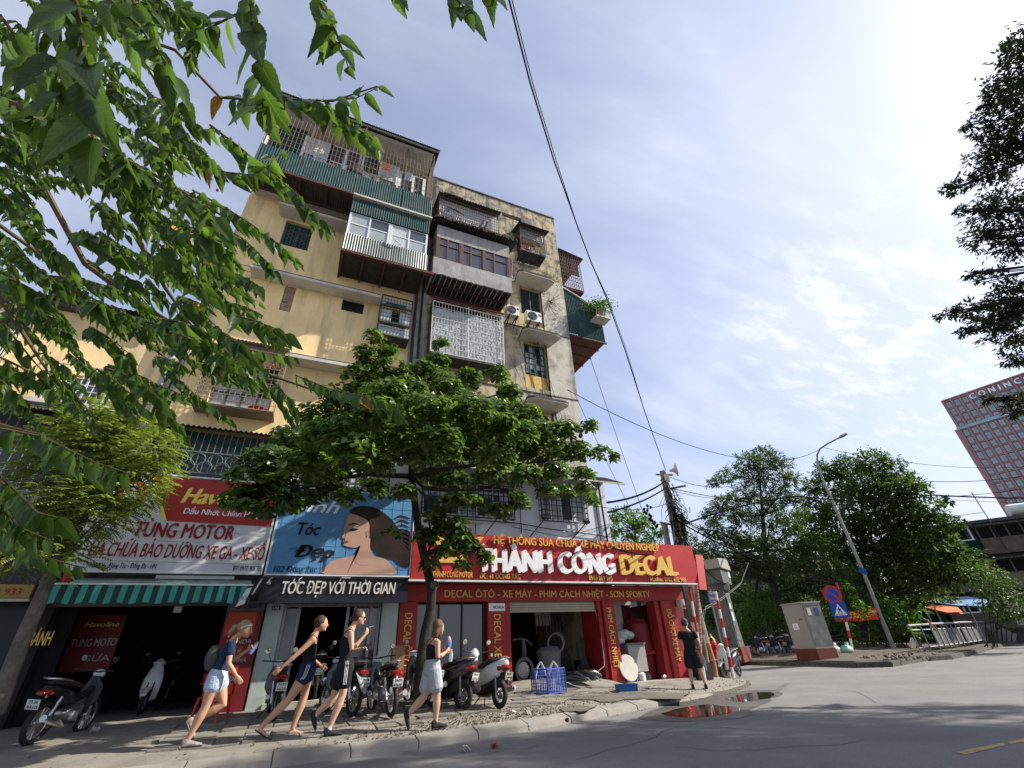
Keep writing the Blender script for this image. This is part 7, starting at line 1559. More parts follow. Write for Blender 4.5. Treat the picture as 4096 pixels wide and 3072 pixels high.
# woman 4
p = placeP(1728, 2915)
J = dict(pel=(-.04, 0, .86), chest=(-.05, 0, 1.13), neck=(-.02, 0, 1.33), head=(.055, 0, 1.475), elR=(-.03, -.2, 1.0), wrR=(.15, -.13, 1.08), hdR=(.8, .2, .5), pnR=(-.2, .9, .2), curlR=1.2, elL=(.0, .2, 1.0), wrL=(.17, .12, 1.08), curlL=1.3, pnL=(0, -1, 0), knR=(.03, -.09, .46), anR=(.02, -.09, .10), knL=(-.14, .08, .44), anL=(-.42, .07, .22), fdL=(.3, 0, -.95))
t, k = person('woman with shoulder length hair, black camisole and pale grey shorts, carrying snacks and a bottle', (p.x, p.y, p.z), R_(8), dict(w=1.0, hd=.1, ht=.3), J, '', '', M['skin2'], 1.0)
k['top'](straps=True, m='blackc', lo=-.02); k['shorts']('greyc', .72, .035, hi=.1); k['shoe']('R', 'shoe'); k['shoe']('L', 'shoe'); k['hair']('long', 'hairl')
w_ = Vector((p.x, p.y, p.z)); b = MB(); ell(b, w_+Vector((.25, .02, 1.22)), .06, .05, .12); tag(b.build('snack_packet', M['snack'], sm=True), 'orange and blue snack packets hugged by the woman in grey shorts', 'packet')
b = MB(); b.lathe(w_+Vector((.25, -.12, .93)), (.1, 0, 1), [(0, .02), (.01, .032), (.12, .034), (.17, .014), (.2, .014)], 12); tag(b.build('bottle', M['bottle'], sm=True), 'clear water bottle in the hand of the woman in grey shorts', 'bottle')
# man in cap
p = placeP(2795, 2755)
J = dict(pel=(0, 0, .90), chest=(-.01, 0, 1.20), neck=(.01, 0, 1.43), head=(.05, 0, 1.575), elR=(-.03, -.25, 1.12), wrR=(.05, -.27, .90), elL=(-.02, .26, 1.12), wrL=(.04, .27, .9), knR=(.03, -.14, .50), anR=(.02, -.20, .09), knL=(.02, .12, .50), anL=(-.02, .14, .09), hdR=(.1, 0, -1), curlR=1.2)
t, k = person('man in a dark cap, black T-shirt and black shorts, standing with his back turned', (p.x, p.y, p.z), R_(48), dict(w=1.0, sh=.18, hd=.0, ht=-.5), J, '', '', M['skin'], 1.0)
k['top'](sleeves=.6, m='blackc', lo=-.12, thick=.03); k['shorts']('blackc', .88, .05); k['shoe']('R', 'shoe'); k['shoe']('L', 'shoe')
Mh = k['Mh']; hd = k['head']; b = MB(); ell(b, hd+Mh@Vector((-.01, 0, .045)), .105, .092, .092, M=Mh); o = remesh(b, 'cap', M['capgrey'], t, .009); b = MB(); b.prism([(0, -.07), (.08, -.05), (.1, 0), (.08, .05), (0, .07)], hd+Mh@Vector((.085, 0, .04)), Mh@Vector((1, 0, -.1)), Mh@Vector((0, 1, 0)), .008); b.build('cap_peak', M['capgrey'], o, local=True)
q = MB(); ell(q, hd+Mh@Vector((-.03, 0, -.01)), .082, .082, .08, M=Mh); remesh(q, 'hair', M['hairbr'], t, .01)
wv_ = wmat(t) @ Vector((.08, -.28, .74)); b = MB(); b.tube([wv_+Vector((0, 0, .08)), wv_, wv_+Vector((.01, 0, -.15)), wv_+Vector((.02, 0, -.33))], [.01, .05, .07, .03], 9, flat=.5); tag(b.build('carrier_bag', M['bagclear'], sm=True), 'thin clear carrier bag in the hand of the man in the cap', 'bag')

# ================================================================ motorbikes
def loftX(b, secs, n=16, sq=.8):
    """secs: (x, zc, half height, half width)"""
    base = len(b.v)
    for x, zc, h, w in secs:
        for k in range(n):
            t = 2*PI*k/n; c, s = math.cos(t), math.sin(t); b.v.append((x, w*math.copysign(abs(c)**sq, c), zc+h*math.copysign(abs(s)**sq, s)))
    m = len(secs)
    for i in range(m-1):
        for k in range(n): k2 = (k+1) % n; b.f.append((base+i*n+k, base+(i+1)*n+k, base+(i+1)*n+k2, base+i*n+k2)); b.mi.append(b.m)
    b.f.append(tuple(base+k for k in range(n))); b.f.append(tuple(base+(m-1)*n+k for k in reversed(range(n)))); b.mi += [b.m]*2
    return b
def wheel(t, x, r, w=.045, spokes=8, m='steel'):
    b = MB(); b.torus((x, 0, r), (0, 1, 0), r-w, w, 28, 10, .95); o = b.build('wheel', M['rubber'], t, local=True, sm=True)
    b = MB(); b.torus((x, 0, r), (0, 1, 0), r-w*1.9, .012, 24, 6); b.lathe((x, -.05, r), (0, 1, 0), [(0, .03), (.1, .03)], 12); b.lathe((x, -.02, r), (0, 1, 0), [(0, .07), (.01, .08), (.02, .08)], 16)
    for k in range(spokes): a = 2*PI*k/spokes; b.bar((x, 0, r), (x+math.cos(a)*(r-w*1.9), 0, r+math.sin(a)*(r-w*1.9)), .02, .012)
    b.build('rim', M[m], o, local=True); return o
def plate(t, x, z, s1, s2, m='plate', tilt=.25):
    Mx = Euler((0, -tilt, 0)).to_matrix(); b = MB(); b.obb((x, 0, z), .006, .19, .14, Mx); o = b.build('number_plate', M[m], t, local=True, bevel=.004)
    up = Mx@Vector((0, 0, 1)); rt = Vector((0, -1, 0)); Vc = Vector((x, 0, z))+Mx@Vector((-.004, 0, 0))
    q = MB()
    for s, dz, w_ in ((s1, .015, .13), (s2, -.055, .16)):
        V, Fs = text_mesh(s, .02, 1.0); xs_ = [v[0] for v in V]; k = w_/(max(xs_)-min(xs_)); q.add([Vc+rt*((v[0]-min(xs_))*k-w_/2)+up*(dz+v[1]*.045/CAP)+Mx@Vector((-.002-.001*v[2], 0, 0)) for v in V], Fs)
    q.build('lettering', M['blackprint'], o, local=True)
def scooter(label, loc, rz, body, side, pl, group='motorbikes parked on the pavement', pm='plate', headl=True, lean=.0, mirror_glint=False, s=1.0):
    t = thing('scooter', label, 'motorbike', loc, rz, group); t.rotation_euler = (lean, 0, rz); t.scale = (s,)*3
    wheel(t, -.62, .235, .05, 5); wheel(t, .62, .235, .045, 5)
    b = MB(); loftX(b, [(-.86, .80, .03, .04), (-.78, .75, .12, .12), (-.6, .68, .16, .17), (-.35, .60, .18, .195), (-.12, .52, .17, .17), (.02, .40, .14, .13), (.08, .34, .07, .10)]); b.build('body', M[body], t, local=True, sm=True)
    b = MB(); loftX(b, [(-.7, .50, .05, .05), (-.55, .44, .12, .10), (-.3, .34, .15, .13), (0, .28, .11, .12), (.1, .26, .05, .1)]); b.build('engine_cover', M['black'], t, local=True, sm=True)
    b = MB(); loftX(b, [(-.74, .86, .02, .06), (-.62, .86, .05, .11), (-.4, .83, .06, .14), (-.15, .76, .06, .13), (.06, .72, .045, .09)]); b.build('seat', M['seat'], t, local=True, sm=True)
    b = MB(); loftX(b, [(.05, .26, .03, .13), (.25, .25, .035, .15), (.40, .30, .06, .16)]); b.build('floorboard', M['black'], t, local=True, sm=True)
    b = MB(); loft(b, [(.42, 0, .28), (.47, 0, .45), (.43, 0, .68), (.36, 0, .88), (.33, 0, .95)], [.15, .19, .19, .13, .08], [.05, .05, .045, .05, .04], n=16); b.build('front_shield', M[side], t, local=True, sm=True)
    b = MB(); loft(b, [(.395, 0, .36), (.37, 0, .6), (.32, 0, .84)], [.12, .15, .11], [.03, .03, .03], n=14); b.build('inner_shield', M['black'], t, local=True, sm=True)
    b = MB(); loftX(b, [(.42, .44, .03, .05), (.55, .49, .035, .07), (.68, .48, .03, .075), (.82, .38, .02, .06)]); b.build('front_fender', M[side], t, local=True, sm=True)
    b = MB(); loft(b, [(.34, 0, .93), (.33, 0, .99), (.30, 0, 1.04)], [.10, .13, .07], [.09, .09, .05], n=14); b.build('handlebar_cowl', M[side], t, local=True, sm=True)
    b = MB(); ell(b, (.41, 0, .985), .03, .07, .045); b.build('headlight', M['lens'], t, local=True, sm=True)
    b = MB(); b.tube([(.2, -.34, 1.02), (.28, -.2, 1.0), (.31, 0, 1.0), (.28, .2, 1.0), (.2, .34, 1.02)], .014, 8); b.tube([(.62, -.06, .24), (.52, -.06, .5), (.40, -.05, .75)], .02, 8); b.tube([(.62, .06, .24), (.52, .06, .5), (.40, .05, .75)], .02, 8); b.build('handlebar', M['black'], t, local=True, sm=True)
    for sd in (-1, 1):
        b = MB(); b.tube([(.2, sd*.34, 1.02), (.16, sd*.4, 1.025)], .019, 8); b.tube([(.28, sd*.2, 1.01), (.26, sd*.26, 1.12), (.24, sd*.31, 1.17)], .006, 6); q = b.build('grip', M['rubber'], t, local=True)
        b = MB(); b.lathe((.235, sd*.33, 1.2), (-1, 0, -.3), [(-.02, .03), (-.005, .062), (.0, .062)], 18); mo = b.build('mirror', M['black'], t, local=True, sm=True); b = MB(); b.lathe((.2345, sd*.33, 1.2), (-1, 0, -.3), [(.001, .056), (.003, .056)], 18); b.build('mirror_glass', M['mirror'], mo, local=True)
    b = MB(); loftX(b, [(-.90, .72, .015, .05), (-.86, .71, .055, .10), (-.80, .70, .06, .12)]); b.build('tail_light', M['taillight'], t, local=True, sm=True)
    for sd in (-1, 1): b = MB(); ell(b, (-.74, sd*.12, .69), .07, .03, .045); b.build('indicator', M['taillight'], t, local=True, sm=True)
    b = MB(); b.tube([(-.5, .12, .84), (-.8, .11, .88), (-.86, 0, .885), (-.8, -.11, .88), (-.5, -.12, .84)], .014, 8); b.build('grab_rail', M['steel'], t, local=True, sm=True)
    b = MB(); loftX(b, [(-.94, .44, .05, .05), (-.86, .52, .08, .07), (-.72, .60, .06, .07)]); b.build('rear_fender', M['black'], t, local=True, sm=True)
    plate(t, -.925, .56, *pl, m=pm)
    b = MB(); b.tube([(-.1, -.12, .22), (-.4, -.17, .24), (-.55, -.19, .30), (-.86, -.19, .36)], [.018, .02, .055, .05], 12); b.lathe((-.87, -.19, .363), (-1, 0, .2), [(0, .03), (.02, .03)], 10); b.build('exhaust', M['steel'], t, local=True, sm=True)
    b = MB(); b.bar((-.1, .1, .2), (-.02, .25, .01), .02); b.bar((-.25, -.1, .22), (-.32, -.16, .02), .02); b.bar((-.25, .1, .22), (-.32, .16, .02), .02); b.build('stand', M['darkbar'], t, local=True)
    b = MB(); b.tube([(-.62, -.09, .24), (-.6, -.11, .6)], .022, 8); b.tube([(-.62, .09, .24), (-.6, .11, .6)], .022, 8); b.build('shock_absorber', M['steel'], t, local=True); return t
def underbone(label, loc, rz, body, pl, group='motorbikes parked on the pavement', lean=0, s=1.0, basket=False, name='motorbike'):
    t = thing(name, label, 'motorbike', loc, rz, group); t.rotation_euler = (lean, 0, rz); t.scale = (s,)*3
    wheel(t, -.62, .29, .042, 16, 'chrome'); wheel(t, .62, .29, .036, 16, 'chrome')
    b = MB(); loftX(b, [(-.85, .78, .02, .03), (-.72, .75, .06, .08), (-.45, .68, .10, .11), (-.2, .60, .10, .10), (0, .56, .08, .07), (.25, .62, .06, .05), (.38, .70, .06, .06)]); b.build('body', M[body], t, local=True, sm=True)
    b = MB(); loftX(b, [(-.78, .84, .02, .05), (-.5, .83, .045, .12), (-.2, .79, .045, .12), (.0, .76, .03, .07)]); b.build('seat', M['seat'], t, local=True, sm=True)
    b = MB(); loft(b, [(.30, 0, .36), (.36, 0, .52), (.42, 0, .72), (.38, 0, .88)], [.10, .19, .17, .08], [.03, .04, .05, .05], n=14); b.build('leg_shield', M[body], t, local=True, sm=True)
    b = MB(); loftX(b, [(-.22, .36, .05, .06), (-.1, .36, .10, .10), (.08, .36, .11, .12), (.2, .4, .09, .08), (.3, .44, .05, .05)]); b.lathe((0, -.15, .34), (0, 1, 0), [(0, .07), (.02, .085), (.28, .085), (.3, .07)], 16); b.build('engine', M['chrome'], t, local=True, sm=True)
    b = MB()
    for k in range(6): b.box(.08+.03*k, .095+.03*k, -.09, .09, .34, .46)
    b.build('cooling_fins', M['steel'], t, local=True)
    b = MB(); b.tube([(.18, -.08, .34), (.05, -.15, .2), (-.25, -.16, .22), (-.4, -.17, .27), (-.85, -.18, .38)], [.018, .018, .022, .045, .05], 12); b.build('exhaust', M['chrome'], t, local=True, sm=True)
    b = MB(); b.tube([(.62, -.07, .29), (.50, -.07, .62), (.40, -.05, .88)], .022, 8); b.tube([(.62, .07, .29), (.50, .07, .62), (.40, .05, .88)], .022, 8); b.tube([(.2, -.33, .99), (.3, -.15, .98), (.34, 0, .96), (.3, .15, .98), (.2, .33, .99)], .013, 8); b.build('handlebar', M['black'], t, local=True, sm=True)
    b = MB(); ell(b, (.42, 0, .93), .08, .10, .075); b.build('headlight', M['lens'], t, local=True, sm=True)
    for sd in (-1, 1): 
        b = MB(); b.tube([(.28, sd*.18, 1.0), (.25, sd*.25, 1.14)], .006, 6); b.lathe((.245, sd*.27, 1.17), (-1, 0, -.3), [(-.02, .02), (-.005, .055), (0, .055)], 16); mo = b.build('mirror', M['black'], t, local=True, sm=True); b = MB(); b.lathe((.244, sd*.27, 1.17), (-1, 0, -.3), [(.001, .05), (.003, .05)], 16); b.build('mirror_glass', M['mirror'], mo, local=True)
        b = MB(); b.tube([(-.62, sd*.10, .29), (-.52, sd*.11, .64)], .024, 8); b.build('shock_absorber', M['chrome'], t, local=True)
        b = MB(); ell(b, (-.80, sd*.10, .70), .025, .03, .025); b.build('indicator', M['orangep'], t, local=True)
    b = MB(); loftX(b, [(-.92, .70, .02, .05), (-.86, .71, .045, .09), (-.78, .72, .05, .09)]); b.build('tail_light', M['taillight'], t, local=True, sm=True)
    b = MB(); b.tube([(-.45, .12, .86), (-.8, .13, .90), (-.9, 0, .90), (-.8, -.13, .90), (-.45, -.12, .86)], .013, 8); b.build('grab_rail', M['chrome'], t, local=True, sm=True)
    b = MB(); n_ = 10; vs = []
    for i in range(n_+1):
        a = R_(30+i*12); 
        for y in (-.055, 0, .055): vs.append((-.62-math.cos(a)*.345, y, .29+math.sin(a)*.345-abs(y)*.2))
    b.add(vs, [(i*3+j, i*3+j+1, (i+1)*3+j+1, (i+1)*3+j) for i in range(n_) for j in range(2)]); b.build('rear_fender', M['black'], t, local=True, sm=True)
    b = MB(); vs = []
    for i in range(n_+1):
        a = R_(35+i*13)
        for y in (-.05, 0, .05): vs.append((.62+math.cos(a)*.335, y, .29+math.sin(a)*.335-abs(y)*.2))
    b.add(vs, [(i*3+j, (i+1)*3+j, (i+1)*3+j+1, i*3+j+1) for i in range(n_) for j in range(2)]); b.build('front_fender', M[body], t, local=True, sm=True)
    plate(t, -.955, .56, *pl)
    b = MB(); b.box(-.62, 0, .07, .09, .26, .36); b.build('chain_guard', M['steel'], t, local=True); b = MB(); b.bar((-.05, .1, .2), (.02, .25, .01), .02); b.build('stand', M['darkbar'], t, local=True); return t
def pb(px, py, rz, back=.62):
    """wheel contact of the rear wheel at the pixel -> root position"""
    p = onG(px, py); return (p.x+math.cos(rz)*back, p.y+math.sin(rz)*back, p.z)
a = R_(106); scooter('white scooter with dusty plate parked in front of the red pillar', pb(1998, 2836, a), a, 'scwhite', 'scwhite', ('30-N1', '7808'), pm='platey', lean=.05)
a = R_(119); scooter('black and silver scooter parked behind the woman in grey shorts', pb(1850, 2842, a), a, 'blackgloss', 'scwhite', ('29-H1', '670.51'), lean=.08)
a = R_(98); underbone('black motorbike with wide plate standing before the mint pillar', pb(1562, 2872, a), a, 'blackgloss', ('29-D1', '876.65'), lean=-.04)
a = R_(110); underbone('black motorbike with a clear bag on its handlebar, right of the tall woman', pb(1405, 2868, a), a, 'blackgloss', ('29-V8', '6678'), lean=.06)
a = R_(96); underbone('dark motorbike parked left of the salon door', pb(1092, 2888, a), a, 'blackgloss', ('34-K1', '3625'))
underbone('dark motorbike inside the salon doorway', (.85, 14.2, .42), R_(85), 'black', ('29-C1', '577.08'), group='motorbikes inside the shops')
scooter('small white faced scooter deep inside the motor workshop', (-2.7, 15.2, .32), R_(-95), 'black', 'scwhite', ('29-X5', '1234'), group='motorbikes inside the shops')
a = R_(76); underbone('dark motorbike with chrome engine at the lower left corner', pb(105, 2985, a), a, 'black', ('29-S6', '4410'), lean=.1)
a = R_(60); underbone('dark motorbike half hidden at the left edge', (-5.3, 12.6, .3), a, 'black', ('29-L2', '9083'))
p = onG(1690, 2900); underbone('black motorbike behind the walking woman in grey shorts', (2.75, 11.35, .3), R_(100), 'blackgloss', ('29-F1', '120.33'))
scooter('motorbike inside the right opening of the red shop', (10.75, 15.4, .25), R_(-70), 'black', 'steel', ('29-B1', '3340'), group='motorbikes inside the shops')
for i, (px, D) in enumerate(((3050, 27.5), (3115, 27), (3180, 26))):
    p = atD(px, 2600, D+5); underbone(['leftmost motorbike parked in the shade under the trees', 'middle motorbike parked in the shade under the trees', 'motorbike under the trees nearest the grey cabinet'][i], (p.x, p.y, fz(p.x, p.y)), R_(62), 'black', (('29-K1', '22.34'), ('30-Y2', '5512'), ('29-M1', '886.01'))[i], group='motorbikes under the trees')
p = atD(2915, 2650, 20.5); scooter('scooter parked behind the fire hydrant', (p.x, p.y, .05), R_(200), 'blackgloss', 'scwhite', ('29-E1', '441.20'), group='motorbikes under the trees')
# ================================================================ things on the pavement and in the shops
# blue crate with white fairing
cp = onG(2150, 2800); t = thing('crate', 'blue mesh plastic crate with a white fairing sticking out', 'crate', (6.12, 11.85, sz(6.12, 11.85)+.01), R_(24))
def crate(t, w, d, h, m, nx, nz, tt=.012):
    for name, (ax, s) in (('side', ('x', -1)), ('side', ('x', 1)), ('end', ('y', -1)), ('end', ('y', 1))):
        b = MB(); L = w if ax == 'x' else d
        n = nx if ax == 'x' else int(nx*d/w)
        for i in range(n+1):
            u = -L/2+L*i/n; q = (u, s*d/2) if ax == 'x' else (s*w/2, u); e = tt*.5 if 0 < i < n else tt
            b.box(q[0]-e, q[0]+e, q[1]-e, q[1]+e, 0, h)
        for j in range(nz+1):
            z = h*j/nz; e = tt*.4 if 0 < j < nz else tt*1.2
            if ax == 'x': b.box(-w/2, w/2, s*d/2-tt*.6, s*d/2+tt*.6, z-e, z+e)
            else: b.box(s*w/2-tt*.6, s*w/2+tt*.6, -d/2, d/2, z-e, z+e)
        b.build('crate_'+name, M[m], t, local=True)
    b = MB(); b.box(-w/2, w/2, -d/2, d/2, 0, .015); b.build('base', M[m], t, local=True)
crate(t, .72, .5, .5, 'crate', 11, 7)
b = MB(); b.box(-.18, .0, -.262, -.255, .3, .42); b.build('badge', M['bluep'], t, local=True)
f = thing('scooter_fairing', 'white plastic scooter fairing standing in the blue crate', 'fairing', (6.1, 11.85, .55)); b = MB()
for s in (-1, 1): b.tube([(s*.05, 0, .08), (s*.10, 0, .26), (s*.18, 0, .38), (s*.27, 0, .28), (s*.33, .02, .05), (s*.34, .02, -.15)], [.03, .045, .05, .05, .05, .05], 10, flat=.45)
b.build('panel', M['scwhite'], f, local=True, sm=True)
t = thing('tray', 'shallow dark blue plastic tray on the pavement by the red pillar', 'tray', tuple(onG(2508, 2768)), R_(-18)); b = MB(); w, d, h = .5, .3, .16
b.box(-w/2, w/2, -d/2, d/2, 0, .01); b.box(-w/2, w/2, -d/2, -d/2+.012, .01, h); b.box(-w/2, w/2, d/2-.012, d/2, .01, h); b.box(-w/2, -w/2+.012, -d/2+.012, d/2-.012, .01, h); b.box(w/2-.012, w/2, -d/2+.012, d/2-.012, .01, h); b.build('tub', M['tray'], t, local=True)
b = MB(); b.torus((0, 0, h), (0, 0, 1), .2, .001, 4, 3); b.box(-w/2-.015, w/2+.015, -d/2-.015, -d/2, h-.01, h+.012); b.box(-w/2-.015, w/2+.015, d/2, d/2+.015, h-.01, h+.012); b.box(-w/2-.015, -w/2, -d/2, d/2, h-.01, h+.012); b.box(w/2, w/2+.015, -d/2, d/2, h-.01, h+.012); b.build('rim', M['tray'], t, local=True)
# red plastic chair
t = thing('plastic_chair', 'red plastic armchair behind the blonde woman', 'chair', (-1.12, 11.9, gz(-1.1, 11.9)), R_(160))
b = MB(); b.box(-.22, .22, -.21, .21, .40, .425); b.build('seat', M['chairred'], t, local=True, bevel=.01)
b = MB(); vs = []; n = 8
for i in range(n+1):
    a = -1.1+2.2*i/n
    for z, r in ((.42, .22), (.62, .25), (.80, .27)): vs.append((math.sin(a)*r, .0+math.cos(a)*r*.85+(.05 if z > .7 else 0), z))
b.add(vs, [(i*3+j, i*3+j+1, (i+1)*3+j+1, (i+1)*3+j) for i in range(n) for j in range(2)]); b.build('backrest', M['chairred'], t, local=True, sm=True)
for sx in (-1, 1):
    for sy in (-1, 1): b = MB(); b.bar((sx*.19, sy*.18, .41), (sx*.24, sy*.22, 0), .04, .035); b.build('leg', M['chairred'], t, local=True)
    b = MB(); b.bar((sx*.23, -.2, .42), (sx*.24, -.18, .62), .035); b.bar((sx*.24, -.2, .62), (sx*.25, .12, .64), .04, .02); b.build('armrest', M['chairred'], t, local=True)
# things inside the red shop
def simple(name, label, cat, parts, loc, rz=0, group=None):
    t = thing(name, label, cat, loc, rz, group)
    for pn_, b, m in parts: b.build(pn_, M[m], t, local=True, sm=30)
    return t
b1 = MB(); b1.lathe((0, 0, 0), (0, 0, 1), [(0, .26), (.1, .3), (.7, .36), (.74, .38)], 22); b2 = MB(); b2.lathe((0, 0, .74), (0, 0, 1), [(0, .39), (.05, .39), (.16, .25), (.18, .1)], 22)
simple('drum', 'dusty grey lidded barrel in the shop opening', 'barrel', [('tub', b1, 'lidgrey'), ('lid', b2, 'lidgrey')], (7.25, 13.9, .36))
b1 = MB(); b1.torus((0, 0, .33), (0, 1, 0), .29, .04, 24, 8); b2 = MB(); b2.lathe((0, .1, .33), (0, -1, 0), [(0, .25), (.06, .2), (.08, .05)], 20); b3 = MB(); b3.box(-.05, .05, -.05, .15, 0, .1)
simple('floor_fan', 'dusty floor fan left of the barrel in the shop opening', 'fan', [('ring', b1, 'lidgrey'), ('guard', b2, 'steel'), ('foot', b3, 'black')], (6.35, 13.75, .38), R_(10))
b1 = MB(); b1.tube([(-.35, 0, 1.1), (-.1, 0, 1.13), (.1, 0, 1.1), (.3, 0, .95)], .025, 8); b1.tube([(0, 0, 1.1), (.02, 0, .8), (.0, 0, .4)], [.05, .08, .05], 8)
simple('stripped_scooter', 'stripped dusty scooter front standing in the shop opening', 'motorbike part', [('fork', b1, 'lidgrey')], (6.6, 14.3, .38))
for i, (x, y, ang) in enumerate(((7.35, 12.8, .3), (7.75, 12.95, .2), (8.2, 13.3, 1.2))):
    b1 = MB(); loftX(b1, [(-.4, .1, .02, .04), (-.15, .16, .12, .12), (.15, .17, .13, .14), (.4, .1, .06, .08)]); b2 = MB(); b2.tube([(.2, .05, .2), (.42, .1, .12), (.5, .12, .02)], .02, 6)
    simple('loose_fairing', ['black scooter panel on the ramp right beside the blue crate', 'black scooter panel on the middle of the ramp', 'black scooter panel at the back of the ramp'][i], 'fairing', [('panel', b1, 'blackgloss'), ('strip', b2, 'chrome')], (x, y, sz(x, y)+.08), ang-1.2, 'loose scooter panels on the ramp')
b1 = MB(); [b1.obb((random.uniform(-.35, .35), random.uniform(-.2, .2), random.uniform(.1, .4)), .3, .2, .12, Euler((random.random()*2, random.random()*2, random.random()*3)).to_matrix()) for _ in range(9)]
simple('parts_heap', 'heap of wrapped black parts at the right of the shutter opening', 'heap', [('bundle', b1, 'black')], (8.3, 14.1, .4))
b1 = MB(); b1.box(-.35, .35, -.28, .28, .28, 1.0); b2 = MB(); b2.box(-.38, .38, -.31, .31, 1.0, 1.06); b3 = MB()
for sx in (-.28, .28): b3.lathe((sx, -.3, .12), (0, 1, 0), [(0, .12), (.06, .12)], 16)
simple('tool_cart', 'grey metal tool cart right of the red pillar', 'cart', [('cabinet', b1, 'cabgrey'), ('top', b2, 'lidgrey'), ('wheel', b3, 'rubber')], (10.15, 13.75, .2), R_(4))
b1 = MB(); b1.lathe((0, 0, 0), (.1, -1, .2), [(0, .1), (.04, .33), (.06, .36), (.075, .34), (.08, .05)], 28); simple('disc', 'round pale metal disc leaning beside the red pillar', 'disc', [('plate', b1, 'soffit')], (9.62, 13.35, .6))
b1 = MB(); [ell(b1, (random.uniform(-.3, .3), random.uniform(-.12, .12), random.uniform(0, .22)), .2, .16, .13) for _ in range(7)]
simple('plastic_bundle', 'bundle of clear plastic wrap on the tool cart', 'bundle', [('wrap', b1, 'bag')], (10.0, 13.8, 1.32))
b1 = MB(); b1.box(-.3, .3, -.3, .3, 0, .75); b1.lathe((0, 0, .7), (0, 0, 1), [(0, .4), (.1, .45), (.9, .42), (1.05, .3)], 24); b2 = MB(); b2.box(-.35, .3, -.42, -.3, .72, .82); b2.lathe((-.05, -.31, .45), (0, -1, 0), [(0, .1), (.02, .1)], 16)
simple('tyre_machine', 'dark red tyre machine inside the right opening', 'machine', [('body', b1, 'darkred'), ('shelf', b2, 'redpaint')], (10.75, 14.1, .2))
b1 = MB(); b1.lathe((0, 0, 0), (0, 0, 1), [(0, .1), (.02, .13), (.2, .13), (.24, .08)], 14); simple('canister', 'pale canister under the tool cart', 'canister', [('tank', b1, 'ac')], (10.2, 13.5, .22))
for i, x in enumerate((9.55, 9.72, 9.85)): b1 = MB(); b1.lathe((0, 0, 0), (0, 0, 1), [(0, .045), (.15, .045), (.2, .02), (.23, .02)], 10); simple('spray_can', ['red and white can by the foot of the red pillar', 'blue can beside the red and white can', 'small dark can left of the canister'][i], 'can', [('can', b1, ['soffit', 'tray', 'lidgrey'][i])], (x, 13.3, .22), 0, 'cans by the tool cart')
b1 = MB(); b1.lathe((-.05, 0, .06), (1, .3, .1), [(0, .06), (.1, .07), (.25, .065), (.4, .04)], 12); simple('muffler', 'steel muffler lying by the threshold', 'muffler', [('pipe', b1, 'chrome')], (11.0, 13.4, .24))
# tools hanging inside, bright pieces
b1 = MB()
for k in range(9): x = -.5+k*.13; b1.bar((x, 0, 0), (x+.03, 0, -random.uniform(.3, .8)), random.uniform(.02, .07), .02)
simple('tool_rack', 'rack of hanging belts and tools in the back of the red shop', 'rack', [('tools', b1, 'lidgrey')], (8.0, 15.2, 2.2))
b1 = MB(); b1.box(-.3, .3, 0, .02, 0, .4); simple('wall_papers', 'pale papers pinned in the back of the red shop', 'paper', [('sheet', b1, 'paper' if 'paper' in M else 'soffit')], (7.9, 15.4, 1.9))
# cables and hanging straps
# clear bag hanging from the motorbike
p = onG(1470, 2800); b = MB(); b.tube([onY(1425, 2690, 10.6), onY(1440, 2720, 10.55), onY(1455, 2755, 10.5), onY(1462, 2772, 10.5)], [.01, .06, .1, .05], 10, flat=.5); tag(b.build('carrier_bag', M['bagclear'], sm=True), 'clear plastic bag hanging from the motorbike handlebar', 'bag')
b = MB(); b.box(2.1, 2.36, 11.25, 11.5, .95, 1.4); tag(b.build('cardboard_box', mat('cardboard', (.3, .2, .11), .9, .1, 4, bump=.1)), 'brown cardboard box on the motorbike behind the woman in grey shorts', 'box')
b = MB(); b.box(2.55, 3.3, 13.0, 13.3, .42, .58); tag(b.build('doorstep', M['brickbase'], bevel=.02), 'maroon doorstep at the foot of the leftmost red pillar', 'step')
for i, (px, py) in enumerate(((2110, 2860), (1975, 2990), (2115, 2905), (1860, 3005), (2268, 2888), (2755, 2838), (2050, 2853), (380, 2925))):
    p = onG(px, py) if py < 2960 and px < 2700 else onZ(px, py, .01)
    b = MB(); s = random.uniform(.03, .06)
    for k in range(5): c = p+Vector((random.gauss(0, s*.4), random.gauss(0, s*.4), .015+.02*random.random())); Mx = Euler((random.gauss(0, .6), random.gauss(0, .6), random.random()*6)).to_matrix(); b.add([c+Mx@Vector(v)*s for v in ((-1, -.5, 0), (1, -.6, .1), (.9, .5, 0), (-.8, .6, .15))], [(0, 1, 2, 3)])
    tag(b.build('litter', M[['soffit', 'pot', 'vinyl', 'soffit', 'pot', 'banner', 'vinyl', 'cloth'][i]]), ['crumpled pale wrapper on the tiles near the crate', 'torn pale card on the asphalt by the kerb', 'crumpled white paper right of the white scooter', 'flattened pale cardboard scrap in the gutter', 'reddish scrap on the kerb edge', 'small red scrap by the long puddle', 'white scrap near the scooter wheel', 'pale rag by the left motorbike'][i], 'litter', 'scraps of litter on the ground')

